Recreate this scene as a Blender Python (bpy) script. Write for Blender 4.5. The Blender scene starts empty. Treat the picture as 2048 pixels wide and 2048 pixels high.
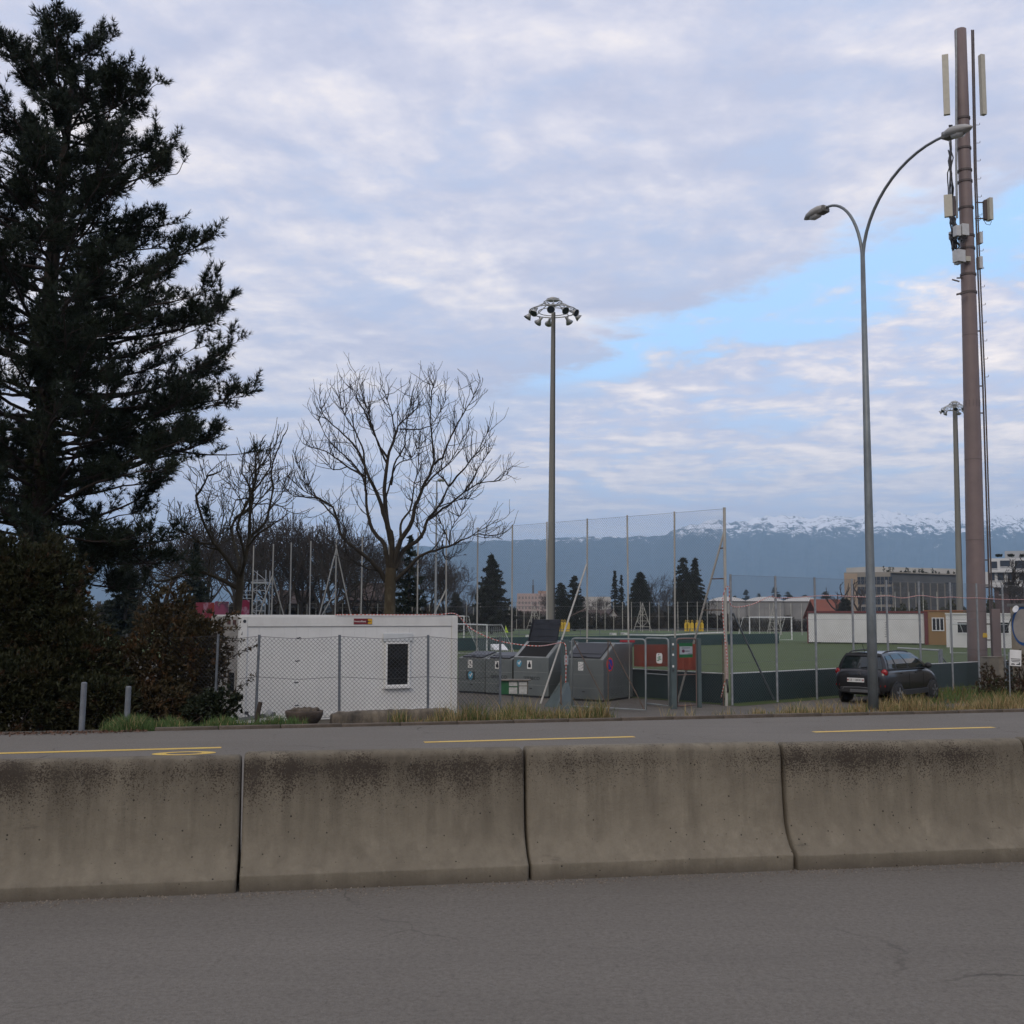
import bpy, math, random
import numpy as np
from mathutils import Vector, Matrix

random.seed(7); RNG = np.random.default_rng(7)
SC = bpy.context.scene
COL = SC.collection
R = math.radians

# ------------------------------------------------------------------ camera
CAM_Z = 1.90; FPX = 2213.0; PITCH = R(5.27); ROLL = R(0.2)
cam_d = bpy.data.cameras.new('camera'); cam = bpy.data.objects.new('camera', cam_d); COL.objects.link(cam)
cam_d.sensor_width = 36.0; cam_d.lens = 36.0 * FPX / 2048.0
cam_d.clip_start = 0.1; cam_d.clip_end = 60000.0
CAM_ROT = Matrix.Rotation(R(90) + PITCH, 3, 'X') @ Matrix.Rotation(ROLL, 3, 'Z')
cam.matrix_world = Matrix.Translation((0, 0, CAM_Z)) @ CAM_ROT.to_4x4()
SC.camera = cam

# ------------------------------------------------------------------ light
SUN_EL, SUN_AZ = 33.0, 196.0            # azimuth from +Y clockwise: behind the camera, a little to the left
world = bpy.data.worlds.new('World'); SC.world = world; world.use_nodes = True
SUN_STRENGTH = 0.95
world.cycles.sampling_method = 'MANUAL'; world.cycles.sample_map_resolution = 512
sd = bpy.data.lights.new('sun', 'SUN'); sd.energy = SUN_STRENGTH; sd.angle = R(25); sd.color = (1.0, 0.87, 0.70)
sun = bpy.data.objects.new('sun', sd); COL.objects.link(sun)
_d = Vector((math.sin(R(SUN_AZ)) * math.cos(R(SUN_EL)), math.cos(R(SUN_AZ)) * math.cos(R(SUN_EL)), math.sin(R(SUN_EL))))
sun.rotation_euler = _d.to_track_quat('Z', 'Y').to_euler()
SC.view_settings.view_transform = 'Standard'; SC.view_settings.look = 'None'
SC.view_settings.gamma = 1.0; SC.view_settings.use_curve_mapping = False
SC.view_settings.exposure = 0.32
SC.render.engine = 'CYCLES'
SC.cycles.use_denoising = True
SC.cycles.max_bounces = 6; SC.cycles.volume_bounces = 1; SC.cycles.transparent_max_bounces = 8
SC.cycles.volume_step_rate = 4.0; SC.cycles.volume_max_steps = 64

class NT:
    """small node-tree writer"""
    def __init__(s, nt): s.nt = nt; nt.nodes.clear()
    def n(s, t, inp=None, **kw):
        nd = s.nt.nodes.new(t)
        for k, v in kw.items(): setattr(nd, k, v)
        for k, v in (inp or {}).items():
            sk = nd.inputs[k]
            if isinstance(v, bpy.types.NodeSocket): s.nt.links.new(v, sk)
            else: sk.default_value = v
        return nd
    def math(s, op, a, b=0.0, clamp=False):
        nd = s.n('ShaderNodeMath', {0: a, 1: b}, operation=op); nd.use_clamp = clamp
        return nd.outputs[0]
    def mix(s, f, a, b, blend='MIX'):
        nd = s.n('ShaderNodeMix', data_type='RGBA', blend_type=blend)
        for k, v in ((0, f), (6, a), (7, b)):
            if isinstance(v, bpy.types.NodeSocket): s.nt.links.new(v, nd.inputs[k])
            else: nd.inputs[k].default_value = (*v, 1) if isinstance(v, tuple) and len(v) == 3 else v
        return nd.outputs[2]
    def ramp(s, f, stops, interp='LINEAR'):
        nd = s.n('ShaderNodeValToRGB', {0: f}); cr = nd.color_ramp; cr.interpolation = interp
        while len(cr.elements) < len(stops): cr.elements.new(0.5)
        for e, (p, c) in zip(cr.elements, stops):
            e.position = p; e.color = (*c, 1) if isinstance(c, tuple) else (c, c, c, 1)
        return nd.outputs[0]
    def noise(s, vec, scale, detail=5, rough=0.55, dist=0.0, w=None):
        i = {'Scale': scale, 'Detail': detail, 'Roughness': rough, 'Distortion': dist}
        if vec is not None: i['Vector'] = vec
        return s.n('ShaderNodeTexNoise', i).outputs[0]
    def mapping(s, vec, scale=(1, 1, 1), loc=(0, 0, 0), rot=(0, 0, 0)):
        return s.n('ShaderNodeMapping', {'Vector': vec, 'Location': loc, 'Rotation': rot, 'Scale': scale}).outputs[0]

def build_world():
    t = NT(world.node_tree)
    sky = t.n('ShaderNodeTexSky', sky_type='NISHITA', sun_disc=False)
    sky.sun_elevation = R(SUN_EL); sky.sun_rotation = R(SUN_AZ); sky.air_density = 1.0; sky.dust_density = 0.6; sky.ozone_density = 2.5
    tc = t.n('ShaderNodeTexCoord').outputs['Generated']
    sp = t.n('ShaderNodeSeparateXYZ', {0: tc})
    zc = t.math('MAXIMUM', sp.outputs[2], 0.0)
    zz = t.math('ADD', zc, 0.075)
    px = t.math('DIVIDE', sp.outputs[0], zz); py = t.math('DIVIDE', sp.outputs[1], zz)
    P = t.n('ShaderNodeCombineXYZ', {0: px, 1: py, 2: 0.0}).outputs[0]
    big = t.noise(t.mapping(P, loc=(3.1, 1.7, 0)), 0.7, 4, 0.5, 0.3)
    mid = t.noise(t.mapping(P, scale=(1.1, 1.0, 1), loc=(7.7, 2.2, 0)), 1.9, 8, 0.56, 0.35)
    fin = t.noise(t.mapping(P, loc=(1.1, 9.2, 0)), 6.5, 8, 0.62, 0.15)
    # a long rift of open sky: crisp against the grey mass on one side, ragged on the other
    wob = t.math('SUBTRACT', mid, 0.5); wob2 = t.math('SUBTRACT', fin, 0.5)
    q = t.math('ADD', t.math('MULTIPLY', t.math('SUBTRACT', px, RIFT[0]), RIFT[2]), t.math('MULTIPLY', t.math('SUBTRACT', py, RIFT[1]), RIFT[3]))
    q1 = t.math('ADD', q, t.math('ADD', t.math('MULTIPLY', wob, 0.55), t.math('MULTIPLY', wob2, 0.42)))
    q2 = t.math('ADD', q, t.math('ADD', t.math('MULTIPLY', wob, 1.9), t.math('MULTIPLY', wob2, 1.0)))
    low = t.n('ShaderNodeMapRange', {0: q1, 1: -0.26, 2: -0.08, 3: 0.0, 4: 1.0}, interpolation_type='SMOOTHSTEP').outputs[0]
    upp = t.n('ShaderNodeMapRange', {0: q2, 1: -0.04, 2: 0.38, 3: 1.0, 4: 0.0}, interpolation_type='SMOOTHSTEP').outputs[0]
    close = t.n('ShaderNodeMapRange', {0: t.math('ADD', py, t.math('MULTIPLY', wob, 1.2)), 1: 3.15, 2: 3.75, 3: 1.0, 4: 0.12}, interpolation_type='SMOOTHSTEP').outputs[0]
    rift = t.math('MULTIPLY', t.math('MULTIPLY', low, upp), close)
    beyond = t.n('ShaderNodeMapRange', {0: q1, 1: -0.10, 2: 0.45, 3: 0.0, 4: 1.0}, interpolation_type='SMOOTHSTEP').outputs[0]
    # thin places: more of them beyond the rift
    thin = t.n('ShaderNodeMapRange', {0: t.math('ADD', t.math('MULTIPLY', mid, 0.7), t.math('MULTIPLY', fin, 0.45)), 1: 0.42, 2: 0.60, 3: 0.75, 4: 0.0}, interpolation_type='SMOOTHSTEP').outputs[0]
    thin = t.math('MULTIPLY', thin, t.math('ADD', 0.22, t.math('MULTIPLY', beyond, 0.38)))
    clear = t.math('MAXIMUM', t.math('MULTIPLY', rift, 0.97), thin)
    # billows: the side of each lump turned to the light is paler
    mid2 = t.noise(t.mapping(P, scale=(1.1, 1.0, 1), loc=(7.7 - 0.05, 2.2 + 0.13, 0)), 1.9, 8, 0.56, 0.35)
    fin2 = t.noise(t.mapping(P, loc=(1.1 - 0.02, 9.2 + 0.045, 0)), 6.5, 8, 0.62, 0.15)
    rel = t.math('ADD', t.math('MULTIPLY', t.math('SUBTRACT', mid, mid2), 0.8), t.math('MULTIPLY', t.math('SUBTRACT', fin, fin2), 0.34))
    lit = t.math('ADD', t.math('MULTIPLY', mid, 0.55), t.math('ADD', t.math('MULTIPLY', fin, 0.30), t.math('MULTIPLY', big, 0.45)))
    lit = t.math('ADD', lit, rel)
    grey = t.ramp(lit, [(0.48, (3.9, 4.1, 5.2)), (0.62, (4.5, 4.6, 5.55)), (0.76, (5.5, 5.4, 6.0)), (0.92, (6.9, 6.45, 6.4))])
    cream = t.ramp(lit, [(0.48, (4.5, 4.7, 5.9)), (0.60, (5.2, 5.2, 6.1)), (0.72, (6.8, 6.35, 6.5)), (0.88, (8.6, 7.7, 7.2))])
    cl = t.mix(beyond, grey, cream)
    blue = t.mix(0.72, sky.outputs[0], (3.9, 6.3, 9.3))
    colr = t.mix(clear, cl, blue)
    # the layer pales towards the horizon
    hz = t.n('ShaderNodeMapRange', {0: zc, 1: 0.03, 2: 0.19, 3: 0.85, 4: 0.0}, interpolation_type='SMOOTHSTEP').outputs[0]
    colr = t.mix(hz, colr, (4.25, 4.35, 5.3))
    bg = t.n('ShaderNodeBackground', {'Color': colr, 'Strength': SKY_STRENGTH})
    out = t.n('ShaderNodeOutputWorld', {'Surface': bg.outputs[0]})
SKY_STRENGTH = 0.125
RIFT = (0.72, 2.70, 0.84, 0.54)
build_world()

# ------------------------------------------------------------------ pixel <-> place helpers (photograph is 2048 px wide)
def ray(px, py):
    return CAM_ROT @ Vector(((px - 1024.0) / FPX, -(py - 1024.0) / FPX, -1.0))
def G(px, py, z=-0.8):
    r = ray(px, py); k = (z - CAM_Z) / r.z
    return Vector((r.x * k, r.y * k, z))
def AT(px, py, Y):
    r = ray(px, py); k = Y / r.y
    return Vector((r.x * k, Y, CAM_Z + r.z * k))
def HIT(px, p0, p1, py=1228):
    """where the sight line of pixel column px crosses the ground line p0-p1 (x, y)"""
    r = ray(px, py); d = (p1[0] - p0[0], p1[1] - p0[1])
    det = r.x * (-d[1]) + d[0] * r.y
    k = (p0[0] * (-d[1]) + d[0] * p0[1]) / det
    return Vector((r.x * k, r.y * k))

# ------------------------------------------------------------------ materials
MATS = {}
def pm(name, c1, c2=None, scale=6.0, rough=0.65, metal=0.0, bump=0.0, bscale=None, fine=0.0, spec=0.5, coat=0.0, lo=0.35, hi=0.65, stretch=(1, 1, 1)):
    if name in MATS: return MATS[name]
    m = bpy.data.materials.new(name); m.use_nodes = True; t = NT(m.node_tree)
    tc = t.n('ShaderNodeTexCoord').outputs['Object']
    vec = t.mapping(tc, scale=stretch)
    b = t.n('ShaderNodeBsdfPrincipled', {'Roughness': rough, 'Metallic': metal, 'Specular IOR Level': spec, 'Coat Weight': coat})
    if c2 is None: c2 = tuple(v * 0.78 for v in c1)
    nz = t.noise(vec, scale, 6, 0.6)
    f = t.n('ShaderNodeMapRange', {0: nz, 1: lo, 2: hi}).outputs[0]
    col = t.mix(f, c1, c2)
    if fine:
        n2 = t.noise(vec, scale * 14, 3, 0.7)
        col = t.mix(t.math('MULTIPLY', t.n('ShaderNodeMapRange', {0: n2, 1: 0.4, 2: 0.7}).outputs[0], fine), col, tuple(v * 0.4 for v in c1))
    t.nt.links.new(col, b.inputs['Base Color'])
    if bump:
        bp = t.n('ShaderNodeBump', {'Strength': bump, 'Distance': 0.02, 'Height': t.noise(vec, bscale or scale * 5, 5, 0.65)})
        t.nt.links.new(bp.outputs[0], b.inputs['Normal'])
    t.n('ShaderNodeOutputMaterial', {'Surface': b.outputs[0]})
    MATS[name] = m
    return m

def glass_mat(name, c=(0.012, 0.014, 0.016), rough=0.04):
    return pm(name, c, tuple(v * 1.3 for v in c), rough=rough, spec=0.6)

# ------------------------------------------------------------------ geometry helpers
ORG = {}
class MB:
    """collects shapes for ONE mesh object"""
    def __init__(s): s.v = []; s.f = []; s.m = []
    def add(s, vs, fs, mi=0):
        o = len(s.v); s.v.extend([tuple(p) for p in vs]); s.f.extend([tuple(i + o for i in f) for f in fs]); s.m.extend([mi] * len(fs)); return s
    def box(s, c, size, rz=0.0, mi=0, rot=None):
        x, y, z = (k / 2.0 for k in size)
        M = rot if rot is not None else Matrix.Rotation(rz, 3, 'Z')
        c = Vector(c)
        vs = [c + M @ Vector(p) for p in ((-x, -y, -z), (x, -y, -z), (x, y, -z), (-x, y, -z), (-x, -y, z), (x, -y, z), (x, y, z), (-x, y, z))]
        return s.add(vs, [(0, 3, 2, 1), (4, 5, 6, 7), (0, 1, 5, 4), (1, 2, 6, 5), (2, 3, 7, 6), (3, 0, 4, 7)], mi)
    def bar(s, a, b, w, h=None, mi=0, up=(0, 0, 1)):
        a = Vector(a); b = Vector(b); d = (b - a); L = d.length
        if L < 1e-6: return s
        d /= L; up = Vector(up)
        if abs(d.dot(up)) > 0.99: up = Vector((1, 0, 0))
        x = d.cross(up).normalized(); y = x.cross(d)
        M = Matrix((x, d, y)).transposed()
        return s.box((a + b) / 2, (w, L, h or w), mi=mi, rot=M)
    def tube(s, pts, r, n=8, cap=True, mi=0):
        pts = [Vector(p) for p in pts]; rs = r if hasattr(r, '__len__') else [r] * len(pts)
        T = []
        for i in range(len(pts)):
            a = pts[max(i - 1, 0)]; b = pts[min(i + 1, len(pts) - 1)]; T.append((b - a).normalized())
        up = Vector((0, 0, 1)) if abs(T[0].z) < 0.9 else Vector((1, 0, 0))
        x = T[0].cross(up).normalized(); vs = []
        for p, t_, rr in zip(pts, T, rs):
            x = (x - t_ * x.dot(t_)).normalized(); y = t_.cross(x)
            for k in range(n):
                a = 2 * math.pi * k / n; vs.append(p + (x * math.cos(a) + y * math.sin(a)) * rr)
        fs = []
        for i in range(len(pts) - 1):
            for k in range(n):
                k2 = (k + 1) % n; fs.append((i * n + k, i * n + k2, (i + 1) * n + k2, (i + 1) * n + k))
        if cap: fs.append(tuple(range(n - 1, -1, -1))); fs.append(tuple((len(pts) - 1) * n + k for k in range(n)))
        return s.add(vs, fs, mi)
    def lathe(s, prof, c=(0, 0, 0), n=16, mi=0, M=None):
        vs = []; fs = []; c = Vector(c)
        for (r, z) in prof:
            for k in range(n):
                a = 2 * math.pi * k / n; p = Vector((r * math.cos(a), r * math.sin(a), z)); vs.append(c + (M @ p if M is not None else p))
        for i in range(len(prof) - 1):
            for k in range(n):
                k2 = (k + 1) % n; fs.append((i * n + k, i * n + k2, (i + 1) * n + k2, (i + 1) * n + k))
        fs.append(tuple(range(n - 1, -1, -1))); fs.append(tuple((len(prof) - 1) * n + k for k in range(n)))
        return s.add(vs, fs, mi)
    def prism(s, poly, M, d0, d1, mi=0):
        """poly of (a, b) in the plane of M's first two columns, extruded along the third from d0 to d1 (M is 4x4)"""
        n = len(poly)
        vs = [M @ Vector((a, b, d0)) for a, b in poly] + [M @ Vector((a, b, d1)) for a, b in poly]
        fs = [tuple(range(n - 1, -1, -1)), tuple(range(n, 2 * n))] + [(i, (i + 1) % n, n + (i + 1) % n, n + i) for i in range(n)]
        return s.add(vs, fs, mi)
    def build(s, name, mat, parent=None, smooth=False, bevel=0.0, kind=None):
        org = ORG.get(parent.name, Vector((0, 0, 0))) if parent is not None else Vector((0, 0, 0))
        me = bpy.data.meshes.new(name)
        me.from_pydata([(x - org[0], y - org[1], z - org[2]) for x, y, z in s.v], [], s.f)
        mats = mat if isinstance(mat, (list, tuple)) else [mat]
        for m in mats: me.materials.append(m)
        if len(mats) > 1: me.polygons.foreach_set('material_index', s.m)
        if smooth: me.polygons.foreach_set('use_smooth', [True] * len(me.polygons))
        me.update()
        return link(name, me, parent, bevel=bevel, kind=kind)

def link(name, me, parent=None, bevel=0.0, kind=None):
    o = bpy.data.objects.new(name, me); COL.objects.link(o)
    if parent is not None:
        o.parent = parent; ORG[o.name] = ORG.get(parent.name, Vector((0, 0, 0)))
    if bevel:
        b = o.modifiers.new('bevel', 'BEVEL'); b.width = bevel; b.segments = 2; b.limit_method = 'ANGLE'
    if kind: o['kind'] = kind
    return o

def np_mesh(name, V, F, mat, parent=None, smooth=False, kind=None, matidx=None):
    """V (n,3) world floats, F (m,k) ints with a constant k"""
    org = ORG.get(parent.name, Vector((0, 0, 0))) if parent is not None else Vector((0, 0, 0))
    V = np.asarray(V, dtype=np.float32) - np.array(org, dtype=np.float32); F = np.asarray(F, dtype=np.int32)
    me = bpy.data.meshes.new(name); m, k = F.shape
    me.vertices.add(len(V)); me.vertices.foreach_set('co', V.ravel())
    me.loops.add(m * k); me.loops.foreach_set('vertex_index', F.ravel())
    me.polygons.add(m); me.polygons.foreach_set('loop_start', np.arange(0, m * k, k, dtype=np.int32))
    mats = mat if isinstance(mat, (list, tuple)) else [mat]
    for mm in mats: me.materials.append(mm)
    if matidx is not None: me.polygons.foreach_set('material_index', np.asarray(matidx, dtype=np.int32))
    if smooth: me.polygons.foreach_set('use_smooth', np.ones(m, dtype=bool))
    me.update(calc_edges=True); me.validate()
    return link(name, me, parent, kind=kind)

def tag(o, label=None, cat=None, group=None, kind=None):
    if label: o['label'] = label
    if cat: o['category'] = cat
    if group: o['group'] = group
    if kind: o['kind'] = kind
    return o
def thing(name, loc, label, cat, group=None):
    o = bpy.data.objects.new(name, None); COL.objects.link(o); o.location = loc; o.empty_display_size = 0.2
    ORG[o.name] = Vector(loc)
    return tag(o, label, cat, group)
def struct(o): o['kind'] = 'structure'; return o
def dup(root, loc, rz=0.0, scale=1.0, label=None, group=None):
    r = root.copy(); COL.objects.link(r); r.location = loc; r.rotation_euler = (0, 0, rz); r.scale = (scale,) * 3 if not hasattr(scale, '__len__') else scale
    if label: r['label'] = label
    if group: r['group'] = group
    for ch in list(root.children):
        c = ch.copy(); COL.objects.link(c); c.parent = r
        for g in ch.children:
            d = g.copy(); COL.objects.link(d); d.parent = c
    return r

def text_part(name, s, mat, parent, M, size, ext=0.003, align='CENTER'):
    """flat lettering turned into a mesh; M is a 4x4 placing x right, y up, z out"""
    cu = bpy.data.curves.new(name, 'FONT'); cu.body = s; cu.size = size; cu.align_x = align; cu.align_y = 'CENTER'; cu.extrude = ext
    tmp = bpy.data.objects.new(name + '_tmp', cu); COL.objects.link(tmp)
    dg = bpy.context.evaluated_depsgraph_get(); me = bpy.data.meshes.new_from_object(tmp.evaluated_get(dg))
    bpy.data.objects.remove(tmp); bpy.data.curves.remove(cu)
    org = ORG.get(parent.name, Vector((0, 0, 0)))
    me.transform(Matrix.Translation(-org) @ M); me.materials.clear(); me.materials.append(mat)
    return link(name, me, parent)
def frame(o, xdir, ydir):
    """4x4 with origin o, x along xdir, y along ydir, z = x cross y"""
    x = Vector(xdir).normalized(); y = Vector(ydir).normalized(); z = x.cross(y).normalized()
    M = Matrix((x, y, z)).transposed().to_4x4(); M.translation = Vector(o); return M

def chainlink(p0, p1, z0, z1, cell, r, sag=0.0):
    """all wires of one chain-link field between two posts: V, F (3-sided straight wires along both diagonals)"""
    p0 = np.array(p0[:2], float); p1 = np.array(p1[:2], float); L = np.linalg.norm(p1 - p0); d = (p1 - p0) / L
    zb = np.array([z0, z1]) if hasattr(z0, '__len__') else None
    H = z1 - z0; segs = []
    c = -H
    while c < L:
        a0 = max(c, 0.0); a1 = min(c + H, L)
        if a1 - a0 > 0.01: segs.append((a0, a0 - c, a1, a1 - c)); segs.append((a0, H - (a0 - c), a1, H - (a1 - c)))
        c += cell
    S = np.array(segs); n = len(S)
    def pt(a, h):
        hh = h - sag * 4 * (a / L) * (1 - a / L) * (h / H)
        return np.stack([p0[0] + d[0] * a, p0[1] + d[1] * a, z0 + hh], 1)
    A = pt(S[:, 0], S[:, 1]); B = pt(S[:, 2], S[:, 3])
    D = B - A; D /= np.linalg.norm(D, axis=1)[:, None]
    N = np.array([-d[1], d[0], 0.0]); U = np.cross(D, N)
    V = []
    for k in range(3):
        a = 2 * math.pi * k / 3; off = (N * math.cos(a) + U * math.sin(a)) * r
        V += [A + off, B + off]
    V = np.stack(V, 1).reshape(-1, 3)
    b = (np.arange(n) * 6)[:, None]
    F = np.concatenate([b + np.array([[0, 1, 3, 2]]), b + np.array([[2, 3, 5, 4]]), b + np.array([[4, 5, 1, 0]])], 0)
    return V, F
def merge_vf(L):
    V = []; F = []; o = 0
    for v, f in L: V.append(v); F.append(f + o); o += len(v)
    return np.concatenate(V), np.concatenate(F)

def tubes_np(polys, n=5):
    """list of (pts, radii) -> one quad mesh"""
    out = []
    ang = np.arange(n) * 2 * math.pi / n; ca, sa = np.cos(ang), np.sin(ang)
    for pts, rad in polys:
        P = np.asarray(pts, float); m = len(P)
        T = np.gradient(P, axis=0); T /= np.linalg.norm(T, axis=1)[:, None] + 1e-9
        up = np.array([0.31, 0.87, 0.21]) if abs(T[0, 1]) < 0.8 else np.array([1.0, 0, 0.1])
        X = np.cross(T, up); X /= np.linalg.norm(X, axis=1)[:, None] + 1e-9; Y = np.cross(T, X)
        rr = np.asarray(rad, float)[:, None, None]
        V = P[:, None, :] + (X[:, None, :] * ca[None, :, None] + Y[:, None, :] * sa[None, :, None]) * rr
        i = np.arange(m - 1)[:, None]; k = np.arange(n)[None, :]; k2 = (k + 1) % n
        F = np.stack([i * n + k, i * n + k2, (i + 1) * n + k2, (i + 1) * n + k], -1).reshape(-1, 4)
        out.append((V.reshape(-1, 3), F))
    return merge_vf(out)

def leaf_cloud(C, DIR, ln, wd, jit=0.6, per=10, rng=RNG):
    """per tris around each centre C, pointing along DIR with spread"""
    C = np.repeat(C, per, 0); D = np.repeat(DIR, per, 0); n = len(C)
    D = D + rng.normal(0, jit, (n, 3)); D /= np.linalg.norm(D, axis=1)[:, None]
    Rr = rng.normal(0, 1, (n, 3)); S = np.cross(D, Rr); S /= np.linalg.norm(S, axis=1)[:, None] + 1e-9
    l = (ln * rng.uniform(0.6, 1.15, n))[:, None]; w = (wd * rng.uniform(0.7, 1.3, n))[:, None]
    V = np.stack([C - S * w, C + S * w, C + D * l], 1).reshape(-1, 3)
    return V, np.arange(3 * n).reshape(-1, 3)
# ================================================================== SETTING
PSI = math.atan(0.262); E = Vector((math.cos(PSI), math.sin(PSI))); NRM = Vector((-math.sin(PSI), math.cos(PSI))); K0 = Vector((0, 19.6))
def RF(t, s, z=0.0):
    p = K0 + E * t + NRM * s; return Vector((p.x, p.y, z))
def road_ts(x, y):
    d = Vector((x, y)) - K0; return d.dot(E), d.dot(NRM)
def ground_z(s):
    if s <= 0: return -0.06
    if s >= 7.5: return -0.8
    k = s / 7.5; k = k * k * (3 - 2 * k)
    return -0.012 - 0.788 * k
def gz(x, y): return ground_z(road_ts(x, y)[1])
def sheet(name, ts, ss, off, mat):
    m = MB(); vs = [RF(t, s, ground_z(s) + off) for s in ss for t in ts]; n = len(ts)
    m.add(vs, [(j * n + i, j * n + i + 1, (j + 1) * n + i + 1, (j + 1) * n + i) for j in range(len(ss) - 1) for i in range(n - 1)])
    return struct(m.build(name, mat, smooth=True))

def asphalt(name, c1, c2, patch):
    m = bpy.data.materials.new(name); m.use_nodes = True; t = NT(m.node_tree)
    tc = t.n('ShaderNodeTexCoord').outputs['Object']
    b = t.n('ShaderNodeBsdfPrincipled', {'Roughness': 0.9, 'Specular IOR Level': 0.15})
    big = t.n('ShaderNodeMapRange', {0: t.noise(tc, 0.35, 5, 0.6), 1: 0.35, 2: 0.65}).outputs[0]
    streak = t.n('ShaderNodeMapRange', {0: t.noise(t.mapping(tc, rot=(0, 0, -PSI), scale=(0.25, 3.0, 1)), 1.0, 4, 0.6), 1: 0.4, 2: 0.7}).outputs[0]
    fine = t.n('ShaderNodeMapRange', {0: t.noise(tc, 34, 5, 0.85), 1: 0.38, 2: 0.64}).outputs[0]
    col = t.mix(big, c1, c2); col = t.mix(t.math('MULTIPLY', streak, patch), col, tuple(v * 0.6 for v in c1))
    col = t.mix(t.math('MULTIPLY', fine, 0.75), col, tuple(v * 0.42 for v in c1))
    coarse = t.n('ShaderNodeMapRange', {0: t.noise(tc, 16, 6, 0.8), 1: 0.36, 2: 0.66}).outputs[0]
    col = t.mix(t.math('MULTIPLY', coarse, 0.35), col, tuple(v * 1.35 for v in c2))
    spk = t.n('ShaderNodeMapRange', {0: t.noise(tc, 120, 2, 0.7), 1: 0.66, 2: 0.72}).outputs[0]
    col = t.mix(t.math('MULTIPLY', spk, 0.6), col, tuple(min(1, v * 2.2) for v in c1))
    wv = t.n('ShaderNodeVectorMath', {0: tc, 1: t.n('ShaderNodeVectorMath', {0: t.n('ShaderNodeTexNoise', {'Vector': tc, 'Scale': 1.1, 'Detail': 5.0}).outputs[1], 3: 0.9}, operation='SCALE').outputs[0]}, operation='ADD').outputs[0]
    crk = t.n('ShaderNodeTexVoronoi', {'Vector': wv, 'Scale': 0.42}, feature='DISTANCE_TO_EDGE').outputs['Distance']
    ck = t.math('MULTIPLY', t.n('ShaderNodeMapRange', {0: crk, 1: 0.002, 2: 0.007, 3: 0.6, 4: 0.0}).outputs[0], t.n('ShaderNodeMapRange', {0: t.noise(tc, 0.5, 3, 0.6), 1: 0.50, 2: 0.62}).outputs[0])
    col = t.mix(ck, col, tuple(v * 0.28 for v in c1))
    blot = t.n('ShaderNodeMapRange', {0: t.noise(tc, 1.7, 6, 0.72), 1: 0.60, 2: 0.72}).outputs[0]
    col = t.mix(t.math('MULTIPLY', blot, 0.4), col, tuple(v * 0.55 for v in c1))
    t.nt.links.new(col, b.inputs['Base Color'])
    bp = t.n('ShaderNodeBump', {'Strength': 0.9, 'Distance': 0.01, 'Height': t.noise(tc, 90, 3, 0.7)}); t.nt.links.new(bp.outputs[0], b.inputs['Normal'])
    t.n('ShaderNodeOutputMaterial', {'Surface': b.outputs[0]}); return m
M_ROAD = asphalt('asphalt_road', (0.205, 0.186, 0.160), (0.172, 0.156, 0.134), 0.3)
M_YARD = asphalt('asphalt_yard', (0.165, 0.15, 0.128), (0.125, 0.113, 0.097), 0.35)
M_EARTH = pm('earth', (0.085, 0.07, 0.05), (0.05, 0.045, 0.03), scale=0.8, rough=0.95, bump=0.6, bscale=9, fine=0.5)

ts = [-15000, -3000, -800, -250, -100] + list(range(-40, 61, 5)) + [100, 250, 800, 3000, 16000]
ss = [-16000, -3000, -500, -60, -0.02, 0.0, 0.3, 0.8, 1.5, 2.2, 3, 3.8, 4.6, 5.4, 6.2, 7, 7.6, 9, 15, 40, 120, 400, 1200, 4000, 16000]
sheet('ground', ts, ss, -0.01, M_EARTH)
m = MB(); m.add([RF(t, s, 0.0) for s in (-45, 0.0) for t in (-300, 300)], [(0, 1, 3, 2)]); struct(m.build('road', M_ROAD))
# yard asphalt behind the kerb (driveway, recycling point)
sheet('driveway', [-1.4, 0, 2, 4, 6, 8, 10, 12, 14, 15.5], [0.35, 0.8, 1.5, 2.2, 3, 3.8, 4.6, 5.4, 6.2, 7, 7.6, 9, 15, 26], 0.002, M_YARD)

# pitches
AV = Vector((0.755, 0.656)); BV = Vector((-0.656, 0.755)); PC = Vector((6.75, 33.15))
def grass_mat(name, c1, c2, stripes=None):
    m = bpy.data.materials.new(name); m.use_nodes = True; t = NT(m.node_tree)
    tc = t.n('ShaderNodeTexCoord').outputs['Object']
    b = t.n('ShaderNodeBsdfPrincipled', {'Roughness': 0.9, 'Specular IOR Level': 0.2})
    f = t.n('ShaderNodeMapRange', {0: t.noise(t.mapping(tc, scale=(0.35, 1.6, 1), rot=(0, 0, -0.72)), 0.9, 6, 0.65), 1: 0.35, 2: 0.66}).outputs[0]
    col = t.mix(f, c1, c2)
    f2 = t.n('ShaderNodeMapRange', {0: t.noise(tc, 14, 4, 0.7), 1: 0.35, 2: 0.7}).outputs[0]
    col = t.mix(t.math('MULTIPLY', f2, 0.45), col, tuple(v * 0.55 for v in c1))
    t.nt.links.new(col, b.inputs['Base Color']); t.n('ShaderNodeOutputMaterial', {'Surface': b.outputs[0]}); return m
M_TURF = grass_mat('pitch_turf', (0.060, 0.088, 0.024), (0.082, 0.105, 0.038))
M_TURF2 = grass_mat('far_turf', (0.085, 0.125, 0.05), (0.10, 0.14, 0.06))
def flat(name, pts, z, mat):
    m = MB(); m.add([(p[0], p[1], z) for p in pts], [tuple(range(len(pts)))]); return struct(m.build(name, mat))
flat('football_pitch', [PC, PC + AV * 90, PC + AV * 90 + BV * 62, PC + BV * 62], -0.79, M_TURF)
flat('far_football_pitch', [(-70, 95), (-22, 88), (28, 116), (75, 119), (95, 140), (60, 168), (-10, 203), (-90, 210)], -0.785, M_TURF2)

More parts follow.
